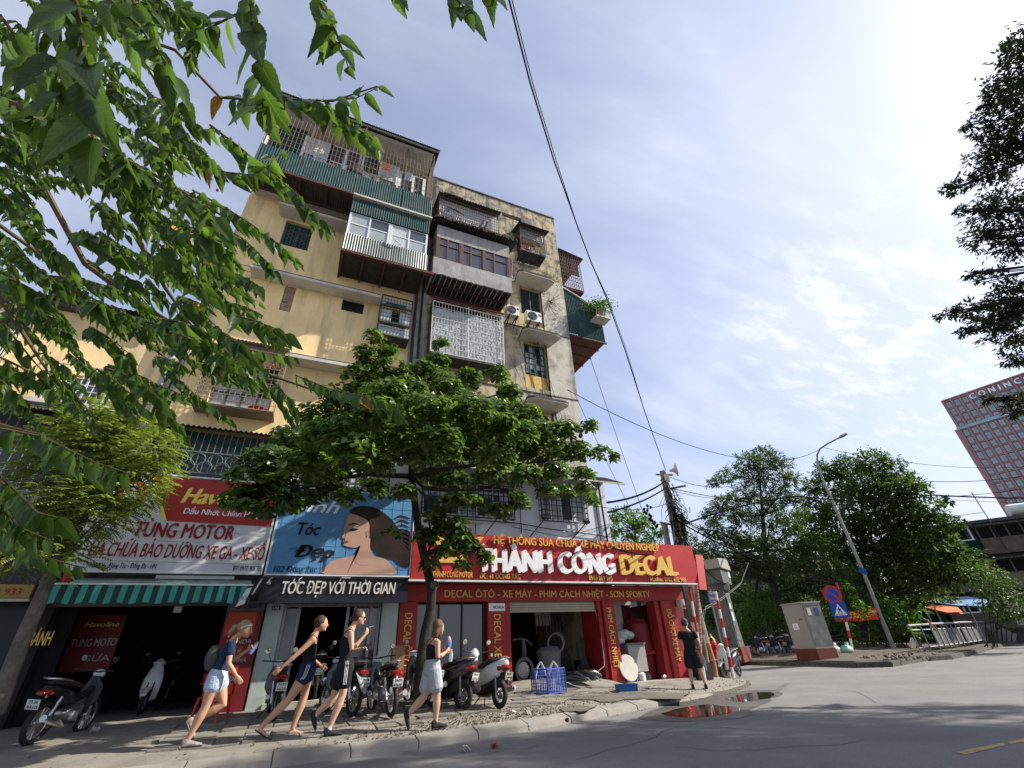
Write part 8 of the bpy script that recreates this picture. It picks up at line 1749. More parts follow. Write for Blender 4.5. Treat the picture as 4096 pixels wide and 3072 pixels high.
# ================================================================ corner: poles, hydrant, cables
def striped(a, c, r, n, label, first='polewhite', top_dark=0):
    t = thing('striped_pole', label, 'pole', tuple(a)); a = Vector(a); c = Vector(c); o = None
    cols = ['polewhite', 'polered']
    for i in range(n):
        b = MB(); b.tube([a.lerp(c, i/n), a.lerp(c, (i+1)/n)], r, 12); b.build('pole_band', M[cols[i % 2] if first == 'polewhite' else cols[(i+1) % 2]], t, sm=40)
    return t
sp_b = onZ(2935, 2711, .08); striped(sp_b, onY(2862, 2366, sp_b.y+.05), .045, 9, 'tall red and white striped pole at the corner of the pavement')
q = onZ(2822, 2700, .12); striped(Vector((12.25, 13.0, .1)), onY(2738, 2235, 12.95), .04, 8, 'slimmer striped pole just behind the man in the cap')
# fire hydrant
hb = Vector((14.5, 14.6, .02)); t = thing('fire_hydrant', 'red fire hydrant with yellow cap on a concrete block', 'hydrant', tuple(hb)); t.scale = (.82,)*3
b = MB(); b.box(-.3, .3, -.3, .3, 0, .42); b.build('concrete_block', M['concrete'], t, local=True, bevel=.03)
b = MB(); b.lathe((0, 0, .42), (0, 0, 1), [(0, .13), (.25, .12)], 16); b.build('post', M['polec'], t, local=True)
b = MB(); b.lathe((0, 0, .66), (0, 0, 1), [(0, .15), (.04, .16), (.05, .11), (.45, .12), (.5, .17), (.72, .18), (.78, .14)], 18); b.lathe((-.02, 0, 1.25), (-1, 0, 0), [(0, .09), (.18, .09), (.2, .12), (.26, .12)], 14); b.lathe((0, -.02, 1.2), (0, -1, 0), [(0, .07), (.2, .07), (.24, .1)], 14); b.build('barrel', M['polered'], t, local=True, sm=40)
b = MB(); b.lathe((0, 0, 1.44), (0, 0, 1), [(0, .15), (.04, .16), (.10, .13), (.17, .06), (.25, .035), (.3, .04)], 16); b.build('cap', M['hydyellow'], t, local=True, sm=40)
# ducts and cable risers by the corner
for i, (pts, r, m, lab) in enumerate((([(2925-125, 2700), (2800, 2560), (2790, 2400), (2780, 2300)], .07, 'orangeduct', 'orange brown duct rising behind the man'), ([(2836, 2722), (2820, 2620), (2805, 2540)], .10, 'polec', 'ribbed grey duct beside the cable box'), ([(2862, 2712), (2850, 2640), (2826, 2570)], .10, 'orangeduct', 'bent brown pipe left of the hydrant'), ([(2850, 2716), (2838, 2660), (2832, 2612)], .09, 'orangeduct', 'short brown pipe tied in front of the bent one'))):
    P = [onY(px, py, 13.45+.1*i) for px, py in pts]; b = MB(); b.tube(P, r, 10); t = thing('cable_duct', lab, 'pipe', tuple(P[0]), 0, 'cable ducts at the corner'); b.build('pipe', M[m], t, sm=40)
    if i < 2:
        b = MB(); n = 26
        for k in range(n): c = P[0].lerp(P[-1], k/n) if len(P) < 4 else (P[0].lerp(P[1], k/n*3) if k < n/3 else P[1].lerp(P[2], (k/n-.333)*3) if k < 2*n/3 else P[2].lerp(P[3], (k/n-.666)*3)); b.torus(c, (P[-1]-P[0]).normalized(), r*1.02, .012, 12, 4)
        b.build('rib', M['polec'], t)
b = MB(); b.torus(onY(2845, 2642, 13.7), (0, .1, 1), .19, .012, 16, 4); tag(b.build('tie_rope', M['tanbar']), 'rope tying the brown pipes together', 'rope')
t = thing('cable_box', 'dark meter box strapped to the cable riser', 'box', (12.9, 13.5, 1.1)); b = MB(); P0 = onY(2762, 2490, 13.4); P1_ = onY(2805, 2555, 13.4); b.box(P0.x, P1_.x+.1, 13.4, 13.65, P1_.z, P0.z); b.build('box_body', M['cabdark'], t, bevel=.015)
t = thing('bin', 'dark bin behind the legs of the man in the cap', 'bin', (12.2, 13.2, .1)); b = MB(); b.box(12.0, 12.65, 13.0, 13.3, .12, .62); b.build('bin_body', M['black'], t, bevel=.03)
t = thing('junction_box', 'pale junction box with red label high on the shop end', 'box', (12.6, 13.2, 1.9)); b = MB(); a_ = onY(2718, 2398, 13.1); c_ = onY(2745, 2435, 13.1); b.box(a_.x, c_.x, 13.1, 13.3, c_.z, a_.z); b.build('box_body', M['soffit'], t, bevel=.01); b = MB(); b.box(a_.x+.08, c_.x-.02, 13.09, 13.098, c_.z+.03, c_.z+.12); b.build('red_label', M['signred'], t)
# utility pole
up = [onY(2745, 2700, 14.2), onY(2730, 2240, 14.2), onY(2700, 2100, 14.2), onY(2650, 1885, 14.2)]
up[0] = Vector((up[1].x+.1, 14.2, 0)); UP = thing('utility_pole', 'leaning concrete utility pole tangled in black cables', 'utility pole', tuple(up[0]))
b = MB(); b.tube(up, [.26, .21, .18, .13], 14); b.build('pole', M['polec'], UP, sm=40)
b = MB()
for py in (2010, 2060, 2130, 1920): c = onY(2650+ (py-1885)*.27, py, 14.2); b.torus(c, (0, 0, 1), .18, .02, 16, 5)
b.build('band', M['darkbar'], UP)
b = MB(); a_ = onY(2680, 1955, 14.1); c_ = onY(2742, 1943, 13.8); b.bar(a_, c_, .07); d_ = onY(2625, 1898, 14.1); e_ = onY(2690, 1900, 14.0); b.bar(d_, e_, .06); b.bar(onY(2640, 2090, 14.1), onY(2720, 2105, 14.0), .06); b.build('crossarm', M['rustbar'], UP)
b = MB(); c = onY(2680, 1880, 13.95); b.lathe(c+Vector((.06, .1, 0)), (.75, -.6, .05), [(0, .05), (.1, .06), (.2, .12), (.28, .27), (.3, .28)], 24); b.build('horn_speaker', M['soffit'], UP, sm=40)
b = MB(); c = onY(2668, 1912, 13.95); b.obb(c, .16, .14, .34, Euler((0, -.1, .3)).to_matrix()); b.build('pole_box', M['soffit'], UP, bevel=.01)
t = thing('utility_pole', 'short stub pole wrapped in cables behind the leaning pole', 'utility pole', (up[1].x+.6, 14.9, 0)); b = MB(); b.tube([Vector((up[1].x+.75, 14.9, 0)), onY(2745, 2230, 14.9), onY(2724, 2058, 14.9)], [.2, .17, .14], 12); b.build('pole', M['polec'], t, sm=40); b = MB(); b.tube([onY(2672, 2180, 14.5), onY(2655, 2090, 14.4)], .12, 8); b.build('cable_sleeve', M['polec'], t)
rc = random.Random(3); b = MB()
pc_ = lambda py: onY(2650+(py-1885)*.27, py, 14.0)
for k in range(90):      # tangle hugging the pole
    y0 = rc.uniform(1930, 2230); y1 = y0+rc.uniform(30, 170); a_ = pc_(y0)+Vector((rc.gauss(.05, .15), rc.gauss(-.05, .12), 0)); c_ = pc_(min(y1, 2300))+Vector((rc.gauss(.2, .35), rc.gauss(0, .15), 0)); m_ = a_.lerp(c_, .5)+Vector((rc.gauss(.12, .3), rc.gauss(0, .1), -rc.random()*.3)); b.tube([a_, a_.lerp(m_, .5)+Vector((rc.gauss(0, .05), 0, -.05)), m_, m_.lerp(c_, .5), c_], rc.choice((.010, .014, .02)), 4)
for k in range(14): c = pc_(rc.uniform(1990, 2250))+Vector((rc.gauss(.25, .25), 0, rc.gauss(0, .1))); b.torus(c, (rc.gauss(0, 1), rc.gauss(0, 1), .3), rc.uniform(.1, .25), .009, 18, 4)
for k in range(16): c = onY(2585+k*3+rc.gauss(0, 8), 2030+k*6, 14.0); b.lathe(c, (rc.gauss(0, .3), 0, 1), [(0, .02), (.04, .05), (.1, .05), (.13, .02)], 8)
tag(b.build('cable_tangle', M['cable'], UP), kind='stuff')
def span(a, c, sag, r=.012, name='overhead_cable', label='', n=14, grp='overhead cables'):
    b = MB(); a = Vector(a); c = Vector(c); b.tube([a.lerp(c, i/n)-Vector((0, 0, sag*4*(i/n)*(1-i/n))) for i in range(n+1)], r, 5); o = b.build(name, M['cable']); return tag(o, label, 'cable', grp)
p0 = onY(2662, 1880, 14.1)
w1 = [atA(2000, -400, 5.5), atA(2036, 0, 6.5), atA(2240, 700, 9.5), atA(2310, 900, 10.5), atA(2420, 1170, 12), atA(2545, 1500, 14), tuple(p0)]
for k, (lab, off) in enumerate((('thick overhead wire running from the top edge to the utility pole', 0), ('thin wire twisted alongside the thick overhead wire', 10))):
    P = [Vector(q) for q in [atA(2000+off, -400, 5.5), atA(2036+off*1.2, 0, 6.5), atA(2120+off, 330, 7.6), atA(2215+off*.9, 640, 9), atA(2310, 905, 10.5), atA(2365, 1050, 11.2), atA(2425+off*.5, 1190, 12), atA(2500+off*.5, 1400, 13.4), atA(2580, 1650, 15), p0]]; b = MB(); b.tube(P, .014 if k == 0 else .008, 6); tag(b.build('overhead_cable', M['cable']), lab, 'cable', 'overhead cables')
wl = [(2300, 1580, 14.5, 2560, 2110, 15, 'thin pair wire crossing the sky beside the annex, left one'), (2360, 1430, 14, 2590, 2100, 15, 'thin pair wire crossing the sky beside the annex, right one')]
for a0, a1, a2, c0, c1_, c2_, lab in wl: span(atA(a0, a1, a2), atA(c0, c1_, c2_), .1, .008, label=lab)
span(atA(2270, 1560, 14), atA(3290, 1790, 26), 1.5, .012, label='long thin wire sweeping from the building to the street lamp'); span(atA(3290, 1790, 26), atA(4300, 1838, 30), .9, .012, label='long thin wire leaving the street lamp to the right')
for k, (a_, c_, sg, r, lab) in enumerate(((pc_(2100)+Vector((.2, 0, 0)), atA(3200, 1985, 26), -.2, .035, 'thick black cable bundle between the pole and the trees'), (atA(3200, 1985, 26), atA(3720, 1980, 30), .35, .035, 'thick black cable bundle in front of the lamp'), (atA(3720, 1980, 30), atA(4300, 1992, 33), .1, .05, 'thick black cable bundle in front of the tower'),
    (pc_(1950), atA(3700, 1925, 30), 1.2, .016, 'middle cable reaching the upper right wires'), (atA(3700, 1925, 30), atA(4300, 1850, 33), .5, .022, 'upper cable in front of the tower'), (atA(3300, 1985, 27), atA(4300, 1915, 33), .6, .02, 'second cable in front of the tower'), (atA(3700, 1990, 30), atA(4300, 2005, 33), .2, .014, 'lower thin cable right of the trees'), (pc_(1905)+Vector((.3, 0, 0)), atA(2960, 1935, 22), .3, .012, 'short slack cable right of the horn speaker'), (pc_(1960)+Vector((.2, 0, 0)), atA(3000, 1990, 22), .2, .01, 'lower slack cable right of the horn speaker'),
    (pc_(2080), atA(3500, 2330, 27), .9, .03, 'heavy cable falling through the trees, upper one'), (pc_(2060), atA(3420, 2330, 26), .6, .02, 'heavy cable falling through the trees, lower one'), (pc_(2120), atA(2890, 2330, 19), .4, .02, 'cable dropping to the transformer column'),
    (pc_(1925), atA(2428, 2010, 13.5), .15, .035, 'upper thick cable between the annex corner and the pole'), (pc_(1950), atA(2432, 2050, 13.3), .1, .03, 'crossing cable between the annex corner and the pole'), (pc_(2010), atA(2360, 2020, 13), .2, .01, 'thin crossing wire at the annex corner'), (pc_(2200), atA(2450, 2190, 13.4), .2, .02, 'cable lying above the red sign'), (pc_(2230), atA(2350, 2160, 13.0), .2, .012, 'thin cable lying above the red sign'))):
    span(a_, c_, sg, r, label=lab)
for k in range(6): span(pc_(2060+12*k)+Vector((.15, 0, 0)), atA(3150+25*k, 2180+22*k, 25), .5+.1*k, .010, label=['topmost', 'second from the top', 'third from the top', 'third from the bottom', 'second from the bottom', 'lowest'][k]+' of the slack wires fanning from the pole into the trees', grp='slack wires into the trees')
b = MB(); P = [onY(2990, 2260, 15), onY(2960, 2340, 14.8), onY(2885, 2400, 14.2), onY(2830, 2432, 13.9), onY(2815, 2440, 13.8), onY(2808, 2500, 13.8)]; b.tube(P, .011, 5); b.tube([p+Vector((.12, 0, .1)) for p in P], .009, 5); tag(b.build('loose_cable', M['steel']), 'pale loose cable looping past the striped pole', 'cable')

# ================================================================ transformer column
c0 = atD(2935, 2600, 29.0); tx, ty = c0.x, c0.y; rzt = R_(28); T = thing('transformer_column', 'grey transformer column with a bulky head behind the striped pole', 'transformer', (tx, ty, .2), rzt); T.scale = (1.38,)*3
s_ = 1.0; b = MB(); b.box(-.6, .62, -.42, .42, 0, .5); b.build('plinth', M['brickbase'], T, local=True, bevel=.03)
b = MB(); vs = [(-.42, -.3, .5), (.5, -.3, .5), (.5, .3, .5), (-.42, .3, .5), (-.36, -.26, 2.45), (.22, -.26, 2.45), (.22, .26, 2.45), (-.36, .26, 2.45)]; b.add(vs, [(0, 1, 5, 4), (1, 2, 6, 5), (2, 3, 7, 6), (3, 0, 4, 7), (4, 5, 6, 7)]); b.build('column', M['cabdark'], T, local=True, bevel=.01)
b = MB(); b.box(-.32, .2, -.315, -.29, .7, 2.3); b.build('door', M['cabdark'], T, local=True)
b = MB(); b.lathe((0, 0, 2.3), (0, 0, 1), [(0, .3), (.1, .42), (.4, .48)], 10); b.box(-.62, .62, -.42, .42, 2.62, 3.15); b.build('tank', M['cabdark'], T, local=True, bevel=.02)
b = MB(); vs = [(-.8, -.5, 3.15), (.72, -.5, 3.15), (.72, .5, 3.15), (-.8, .5, 3.15), (-.8, -.5, 3.5), (.5, -.5, 3.62), (.5, .5, 3.62), (-.8, .5, 3.5)]; b.add(vs, [(0, 3, 2, 1), (0, 1, 5, 4), (1, 2, 6, 5), (2, 3, 7, 6), (3, 0, 4, 7), (4, 5, 6, 7)]); b.build('hood', M['cabgrey'], T, local=True, bevel=.02)
for (x, z, w_, h_, m) in ((-.25, 1.75, .22, .2, 'soffit'), (-.22, 1.35, .2, .3, 'vinyl'), (-.15, 1.05, .14, .14, 'orangep'), (.4, 2.9, .3, .3, 'vinyl')): b = MB(); b.box(x, x+w_, -.425 if x > .3 else -.325, -.42 if x > .3 else -.318, z, z+h_); b.build('sticker', M[m], T, local=True)
b = MB(); a_ = onY(2830, 2372, 15.0); c_ = onY(2862, 2412, 15.0); b.box(a_.x, c_.x, 15, 15.03, c_.z, a_.z); q = thing('street_number_sign', 'small navy sign with orange lettering behind the striped pole', 'sign', (a_.x, 15, c_.z)); bb_ = b.build('board', M['bluep'], q); text('SỐ 41', M['soffit'], bb_, (a_.x+.08, 15, c_.z+.32), X_, Z_, w=.3, h=.12, depth=.003); text('ĐÔNG TÁC', M['gold'], bb_, (a_.x+.04, 15, c_.z+.12), X_, Z_, w=.34, h=.08, depth=.003)
b = MB(); b.tube([(a_.x+.15, 15.06, 0), (a_.x+.15, 15.06, a_.z)], .03, 6); b.build('post', M['steel'], q)

# ================================================================ across the side street
ang = R_(-30)
cb = onZ(3253, 2636, .3); cr = onZ(3332, 2636, .3)
CBx = thing('street_cabinet', 'grey street cabinet on a maroon plinth, stickers on its side', 'cabinet', (21.9, 16.0, .3), R_(-9))
b = MB(); b.box(-.55, .55, -.62, .62, -.05, .42); b.build('plinth', M['brickbase'], CBx, local=True, bevel=.015)
b = MB(); b.box(-.52, .52, -.6, .6, .42, 2.22); b.build('housing', M['cabgrey'], CBx, local=True, bevel=.01)
b = MB(); b.box(-.56, .56, -.64, .64, 2.22, 2.28); b.build('lid', M['cabgrey'], CBx, local=True, bevel=.01)
b = MB(); b.box(-.5, .5, -.612, -.602, .52, 2.14); b.build('door', M['cabdark'], CBx, local=True); b = MB(); b.box(-.53, -.522, -.56, .56, .46, 2.18); b.build('side_panel', M['cabgrey'], CBx, local=True)
for (face, u, z, w_, h_, m) in (('y', -.33, 1.72, .2, .3, 'soffit'), ('y', .1, 1.72, .22, .3, 'bluep'), ('x', -.05, 1.18, .32, .26, 'whitel'), ('x', -.42, 1.55, .22, .08, 'polered')):
    b = MB(); b.box(u, u+w_, -.62, -.613, z, z+h_) if face == 'y' else b.box(-.536, -.531, u, u+w_, z, z+h_); st = b.build('sticker', M[m], CBx, local=True)
    if m == 'whitel':
        q = MB()
        for r in range(4): q.box(-.54, -.537, -.05+.1, -.05+.1+random.uniform(.12, .18), 1.22+r*.05, 1.235+r*.05)
        q.build('print_lines', M['blackprint'], st, local=True)
for i, (px, py, m, lab) in enumerate(((3345, 2618, 'bag', 'pale plastic rubbish bag against the cabinet plinth'), (3395, 2620, 'bag', 'green tinted rubbish bag by the sign post foot'))):
    p = onZ(px, py, .34); t = thing('rubbish_bag', lab, 'rubbish bag', tuple(p), 0, 'rubbish bags by the cabinet'); b = MB(); ell(b, (0, 0, .2), .3, .26, .22); ell(b, (.12, 0, .38), .12, .1, .14)
    for j in range(len(b.v)): v = Vector(b.v[j]); b.v[j] = tuple(v*(1+random.uniform(-.12, .12)))
    b.build('bag', M[m] if i == 0 else mat('green_bag_plastic', (.22, .42, .32), .4, .3, 6, bump=.6), t, local=True, sm=True)
# road signs
sb = onZ(3417, 2622, .3); sD = math.hypot(sb.x, sb.y); TS = thing('road_sign', 'no parking and pedestrian crossing signs on a striped post', 'road sign', tuple(sb)); topP = atD(3345, 2330, sD-.3)
cols = ['polered', 'polewhite']
n_ = 9
for i in range(n_): b = MB(); b.tube([sb.lerp(topP, i/n_), sb.lerp(topP, (i+1)/n_)], .05, 10); b.build('post_band', M[cols[i % 2]], TS, sm=40)
view = Vector((sb.x, sb.y, 0)).normalized(); nrm = (-view+Vector((.15, -.35, 0))).normalized(); ux = Vector((-nrm.y, nrm.x, 0)); ux = ux if ux.dot(CR) > 0 else -ux
c = atD(3329, 2378, sD-.45); b = MB(); b.lathe(c, nrm, [(0, .43), (.02, .43)], 36); dsc = b.build('round_sign', M['signred'], TS); b = MB(); b.lathe(c+nrm*.02, nrm, [(0, .31), (.006, .31)], 36); b.build('blue_disc', M['signblue'], dsc)
b = MB(); d1 = (ux*-1+Vector((0, 0, 1))).normalized(); b.bar(c+nrm*.03-d1*.31, c+nrm*.03+d1*.31, .07, .006, up=nrm); b.build('red_slash', M['signred'], dsc)
c = atD(3357, 2440, sD-.45); h_ = .36; b = MB(); b.prism([(-h_, -h_), (h_, -h_), (h_, h_), (-h_, h_)], c, ux, Z_, .02 if ux.cross(Z_).dot(nrm) > 0 else -.02); sq = b.build('square_sign', M['signblue'], TS)
b = MB(); fr = c+nrm*.024; b.prism([(-.28, -.24), (.28, -.24), (0, .28)], fr, ux, Z_, .004); b.build('white_triangle', M['whitel'], sq)
b = MB(); fr = c+nrm*.032
for poly in ([(-.03, .02), (.03, .02), (.02, .12), (-.03, .12)], [(-.03, .13), (0, .10), (.03, .13), (.03, .17), (-.03, .17)], [(-.03, .03), (.02, .03), (-.07, -.15), (-.11, -.15)], [(-.02, .03), (.03, .03), (.11, -.15), (.06, -.15)], [(.02, .10), (.09, .02), (.07, 0), (.01, .06)], [(-.02, .10), (-.09, .02), (-.07, .0), (-.01, .07)], [(-.2, -.2), (.2, -.2), (.2, -.175), (-.2, -.175)]): b.prism(poly, fr, ux, Z_, .003)
b.build('walking_figure', M['blackprint'], sq)
# red banner
def quad_banner(pts, lab, lines, D, group='red banner'):
    P = [atD(px, py, D+dd) for px, py, dd in pts]; t = thing('banner', lab, 'banner', tuple(P[0])); b = MB(); n = 14; vs = []
    for i in range(n+1):
        u = i/n; a_ = P[0].lerp(P[1], u); c_ = P[3].lerp(P[2], u); w_ = Vector((0, 0, .03*math.sin(u*9)))
        for j in range(4): vs.append(a_.lerp(c_, j/3)+w_+(P[1]-P[0]).cross(Z_).normalized()*.03*math.sin(u*17+j))
    b.add(vs, [(i*4+j, (i+1)*4+j, (i+1)*4+j+1, i*4+j+1) for i in range(n) for j in range(3)]); o = b.build('cloth', M['banner'], t, sm=True); ux_ = (P[1]-P[0]); L = ux_.length; ux_.normalize(); uy_ = (P[0]-P[3]).normalized(); nn = ux_.cross(uy_); 
    if nn.dot(-FW) < 0: nn = -nn
    H_ = (P[0]-P[3]).length
    for s, u0, u1, v0, hh, m in lines: text(s, M[m], o, P[3]+ux_*L*u0+uy_*H_*v0+nn*.06, ux_, uy_, w=L*(u1-u0), h=hh*H_, depth=.004, bold=.04)
    return t
quad_banner([(3330, 2452, 0), (3502, 2432, .6), (3516, 2480, .6), (3345, 2487, 0)], 'red cloth banner with yellow lettering tied behind the lamp post, right part', [('GIỮ GÌN QUY ĐỊNH', .2, .97, .52, .30, 'yellowp'), ('ĐỔ THÙNG RÁC', .1, .8, .14, .28, 'yellowp')], 34.5)
quad_banner([(3150, 2455, 0), (3220, 2452, .3), (3230, 2494, .3), (3160, 2496, 0)], 'short left part of the red banner showing beside the cabinet', [('ĐỀ NGHỊ', .05, .95, .45, .26, 'yellowp')], 34)
# street lamp
lb = onZ(3580, 2605, .3); lD = math.hypot(lb.x, lb.y); LP = thing('street_lamp', 'tall grey street lamp with a curved arm', 'street lamp', tuple(lb))
pts = [lb, atD(3525, 2470, lD-.1), atD(3450, 2280, lD-.3), atD(3380, 2120, lD-.5), atD(3330, 2005, lD-.6), atD(3290, 1915, lD-.8), atD(3271, 1860, lD-1), atD(3268, 1820, lD-1.1), atD(3280, 1795, lD-1.3), atD(3310, 1775, lD-1.6), atD(3355, 1752, lD-2)]
b = MB(); b.tube(pts, [.13, .10, .095, .09, .08, .06, .06, .055, .05, .05, .05], 12); b.build('pole', M['lampgrey'], LP, sm=40)
b = MB(); e1 = pts[-1]; e2 = atD(3388, 1734, lD-2.3); dv = (e2-e1); loft(b, [e1, e1.lerp(e2, .4), e2], [.06, .15, .12], [.05, .09, .05], fwd=(0, 0, 1)); b.build('lamp_head', M['lampgrey'], LP, sm=True)
t = thing('pole_sign', 'small blue and white sheet wrapped round the lamp pole', 'sign', tuple(atD(3455, 2290, lD-.6))); b = MB(); P = [atD(3435, 2268, lD-.6), atD(3462, 2275, lD-.6), atD(3472, 2300, lD-.6), atD(3444, 2290, lD-.6)]; b.add(P+[p+Vector((0, .05, 0)) for p in P], [(0, 1, 2, 3), (7, 6, 5, 4)]); b.build('sheet', M['signblue'], t)
# guard railing with grey panels
rl = [onZ(*p, .3) for p in ((3680, 2612), (3760, 2602), (3875, 2586), (3980, 2566))]
G_ = thing('guard_railing', 'grey metal guard railing with sheet panels at the bend', 'railing', tuple(rl[0]))
for i in range(3):
    a_, c_ = rl[i], rl[i+1]; h0 = (1.15, 1.2, 1.25)[i]; b = MB(); b.tube([a_+Z_*h0, c_+Z_*(h0+.03)], .05, 8); b.build('top_rail', M['lampgrey'], G_)
    if i > 0:
        for u0, u1 in ((.03, .97),): b = MB(); A, B_ = a_.lerp(c_, u0), a_.lerp(c_, u1); b.add([A+Z_*.2, B_+Z_*.2, B_+Z_*.95, A+Z_*.95], [(0, 1, 2, 3)]); b.build('sheet_panel', M['lidgrey'], G_)
    b = MB(); b.tube([a_+Z_*.2, c_+Z_*.2], .03, 6); b.tube([a_+Z_*.95, c_+Z_*.95], .03, 6); b.build('mid_rail', M['lampgrey'], G_)
    for k in range((2, 6, 6)[i]): q = a_.lerp(c_, k/(2, 6, 6)[i]); b = MB(); b.tube([q+Vector((.02, -.05, 0)), q+Vector((.02, -.05, 1.15))], .03, 6); b.build('railing_post', M['steel'], G_)
t = thing('truck_bed', 'pale weathered cart tipped beyond the railing', 'cart', tuple(onZ(3990, 2565, .3))); b = MB(); P = [atD(3985, 2495, 50), atD(4075, 2535, 48), atD(4068, 2565, 48), atD(3992, 2565, 50)]; b.add([*P, *[p+Vector((1.5, 1.5, 0)) for p in P]], [(0, 1, 2, 3), (0, 4, 5, 1), (1, 5, 6, 2), (7, 6, 5, 4), (0, 3, 7, 4)]); b.build('bed', M['soffit'], t); b = MB()
for k in range(5): b.tube([P[0].lerp(P[1], k/4)+Vector((0, 0, .05)), P[3].lerp(P[2], k/4)], .05, 5)
b.tube([P[0], P[1]], .07, 5); b.build('frame', M['darkbar'], t)
# tarp stall
S0 = thing('tarp_stall', 'stall walled with dark green tarpaulin under blue and orange sheets', 'stall', tuple(atD(3720, 2580, 36)))
wp = [atD(3640, 2580, 44), atD(3700, 2580, 46), atD(3800, 2575, 50), atD(3950, 2565, 60)]; tp_ = [atD(3640, 2470, 44), atD(3700, 2455, 46), atD(3790, 2450, 50), atD(3930, 2450, 60)]
b = MB(); vs = []
for a_, c_ in zip(wp, tp_):
    for j in range(5): vs.append(Vector((a_.x, a_.y, .2)).lerp(Vector((a_.x, a_.y, c_.z)), j/4))
b.add(vs, [(i*5+j, (i+1)*5+j, (i+1)*5+j+1, i*5+j+1) for i in range(3) for j in range(4)]); b.build('tarp_wall', M['tarpgreen'], S0, sm=True)
for i, (pts_, m, nm) in enumerate(([[(3705, 2430), (3790, 2450), (3850, 2447), (3830, 2428), (3720, 2418)], 'tarporange', 'orange_sheet'], [[(3700, 2405), (3810, 2420), (3930, 2425), (3960, 2400), (3870, 2385), (3740, 2392)], 'tarpblue', 'blue_sheet'])):
    P = [atD(px, py, 46+(2430-py)*.08) for px, py in pts_]; b = MB(); b.add(P, [tuple(range(len(P)))]); b.add([p-Vector((0, 0, .12)) for p in P], [tuple(reversed(range(len(P))))]); b.build(nm, M[m], S0)
b = MB()
for px in (3760, 3800, 3940): a_ = atD(px, 2560, 45); b.tube([(a_.x, a_.y, .2), (a_.x, a_.y, 2.6)], .05, 6)
b.build('stall_post', M['steel'], S0)
b = MB(); a_ = atD(3708, 2478, 31); c_ = atD(3745, 2525, 31); b.tube([a_, c_], .05, 8); tag(b.build('wooden_stick', M['tanbar']), 'wooden stick leaning on the railing', 'stick')
b = MB(); P0 = atD(4046, 2450, 44); b.corr(0, 4, 0, 1.3, 0, .25, .06, P=lambda u, v, w: (P0.x+u*.3, P0.y-u*.8+w, P0.z-.7+v)); tag(b.build('corrugated_awning', M['greycorr']), 'pale corrugated sheet at the right edge beside the grimy block', 'awning')
# rubble and litter on the verge
b = MB()
for k in range(130):
    px = random.uniform(3420, 3720); py = random.uniform(2585, 2640); p = onZ(px, py, .32); s = random.uniform(.03, .09); b.obb(p+Vector((random.gauss(0, .3), random.gauss(0, .3), s*.3)), s*1.5, s, s*.7, Euler((random.random(), random.random(), random.random()*6)).to_matrix())
tag(b.build('rubble', M['rubble']), 'rubble and rubbish strewn under the lamp post', 'rubble', kind='stuff')
for i, (px, py) in enumerate(((3690, 2595), (3660, 2600))): p = onZ(px, py, .34); b = MB(); b.obb(p+Z_*.25, .8, .1, .5, Euler((.5, .3*i, .4)).to_matrix()); tag(b.build('board', M['soffit'], bevel=.01), ['pale board leaning at the left end of the railing', 'second pale board lying left of the railing'][i], 'board', 'boards by the railing')
# ---------------------------------------------------------------- grimy block at the right
BL = thing('old_housing_block', 'grimy dark housing block with makeshift balconies at the right edge', 'building', (50, 20, 0)); bx, by = atD(3870, 2300, 54).x, atD(3870, 2300, 54).y
ux_ = Vector((.62, -.785, 0)).normalized(); nrm_ = Vector((-ux_.y, ux_.x, 0)); nrm_ = nrm_ if nrm_.dot(Vector((-1, -1, 0))) > 0 else -nrm_; O_ = Vector((bx, by, 0)); ztop = atD(3900, 2092, 54).z
MB_ = Matrix((ux_, -nrm_, Z_)).transposed()
def bbx(u0, u1, d0, d1, z0, z1): # box in block frame, d positive towards camera
    c = O_+ux_*((u0+u1)/2)+nrm_*((d0+d1)/2)+Z_*((z0+z1)/2); q = MB(); q.obb(c, abs(u1-u0), abs(d1-d0), abs(z1-z0), MB_); return q
bbx(-3, 30, -12, 0, 0, ztop).build('wall', M['blockwall'], BL); bbx(-3.2, 30, -12.1, .3, ztop, ztop+.25).build('roof', M['edge'], BL)
fl = (ztop-1.0)/3.0
for f in range(3):
    z0 = 1.0+f*fl
    for k in range(7):
        u0 = -2.6+k*4.3; rr = random.Random(f*10+k); d = rr.uniform(.6, 1.4)
        q = bbx(u0, u0+3.9, 0, d, z0+.1, z0+1.2); o = q.build('balcony', M[['blockwall', 'tarpgreen', 'fibro', 'roofrust', 'blockwall'][rr.randrange(5)]], BL)
        q = bbx(u0-.1, u0+4.0, 0, d+.3, z0+fl-.35, z0+fl-.2); q.build('balcony_roof', M['fibro'], BL)
        q = bbx(u0+.1, u0+3.8, .0, .08, z0+1.25, z0+fl-.4); w_ = q.build('window', M['dark'], BL)
        fm = M['blockyellow'] if (f == 1 and k in (0, 2)) else M['whiteframe'] if rr.random() < .35 else M['roofrust']
        q = MB()
        for s in range(5): u = u0+.1+s*.92; q.obb(O_+ux_*u+nrm_*(d*.9)+Z_*(z0+(1.25+fl-.4)/2), .1, .08, fl-1.6, MB_)
        q.obb(O_+ux_*(u0+1.95)+nrm_*(d*.9)+Z_*(z0+1.25), 3.8, .08, .1, MB_); q.build('window_frame', fm, w_)
        if rr.random() < .4: bbx(u0+.6, u0+1.4, d, d+.35, z0+.5, z0+1.05).build('outdoor_unit', M['ac'], BL)
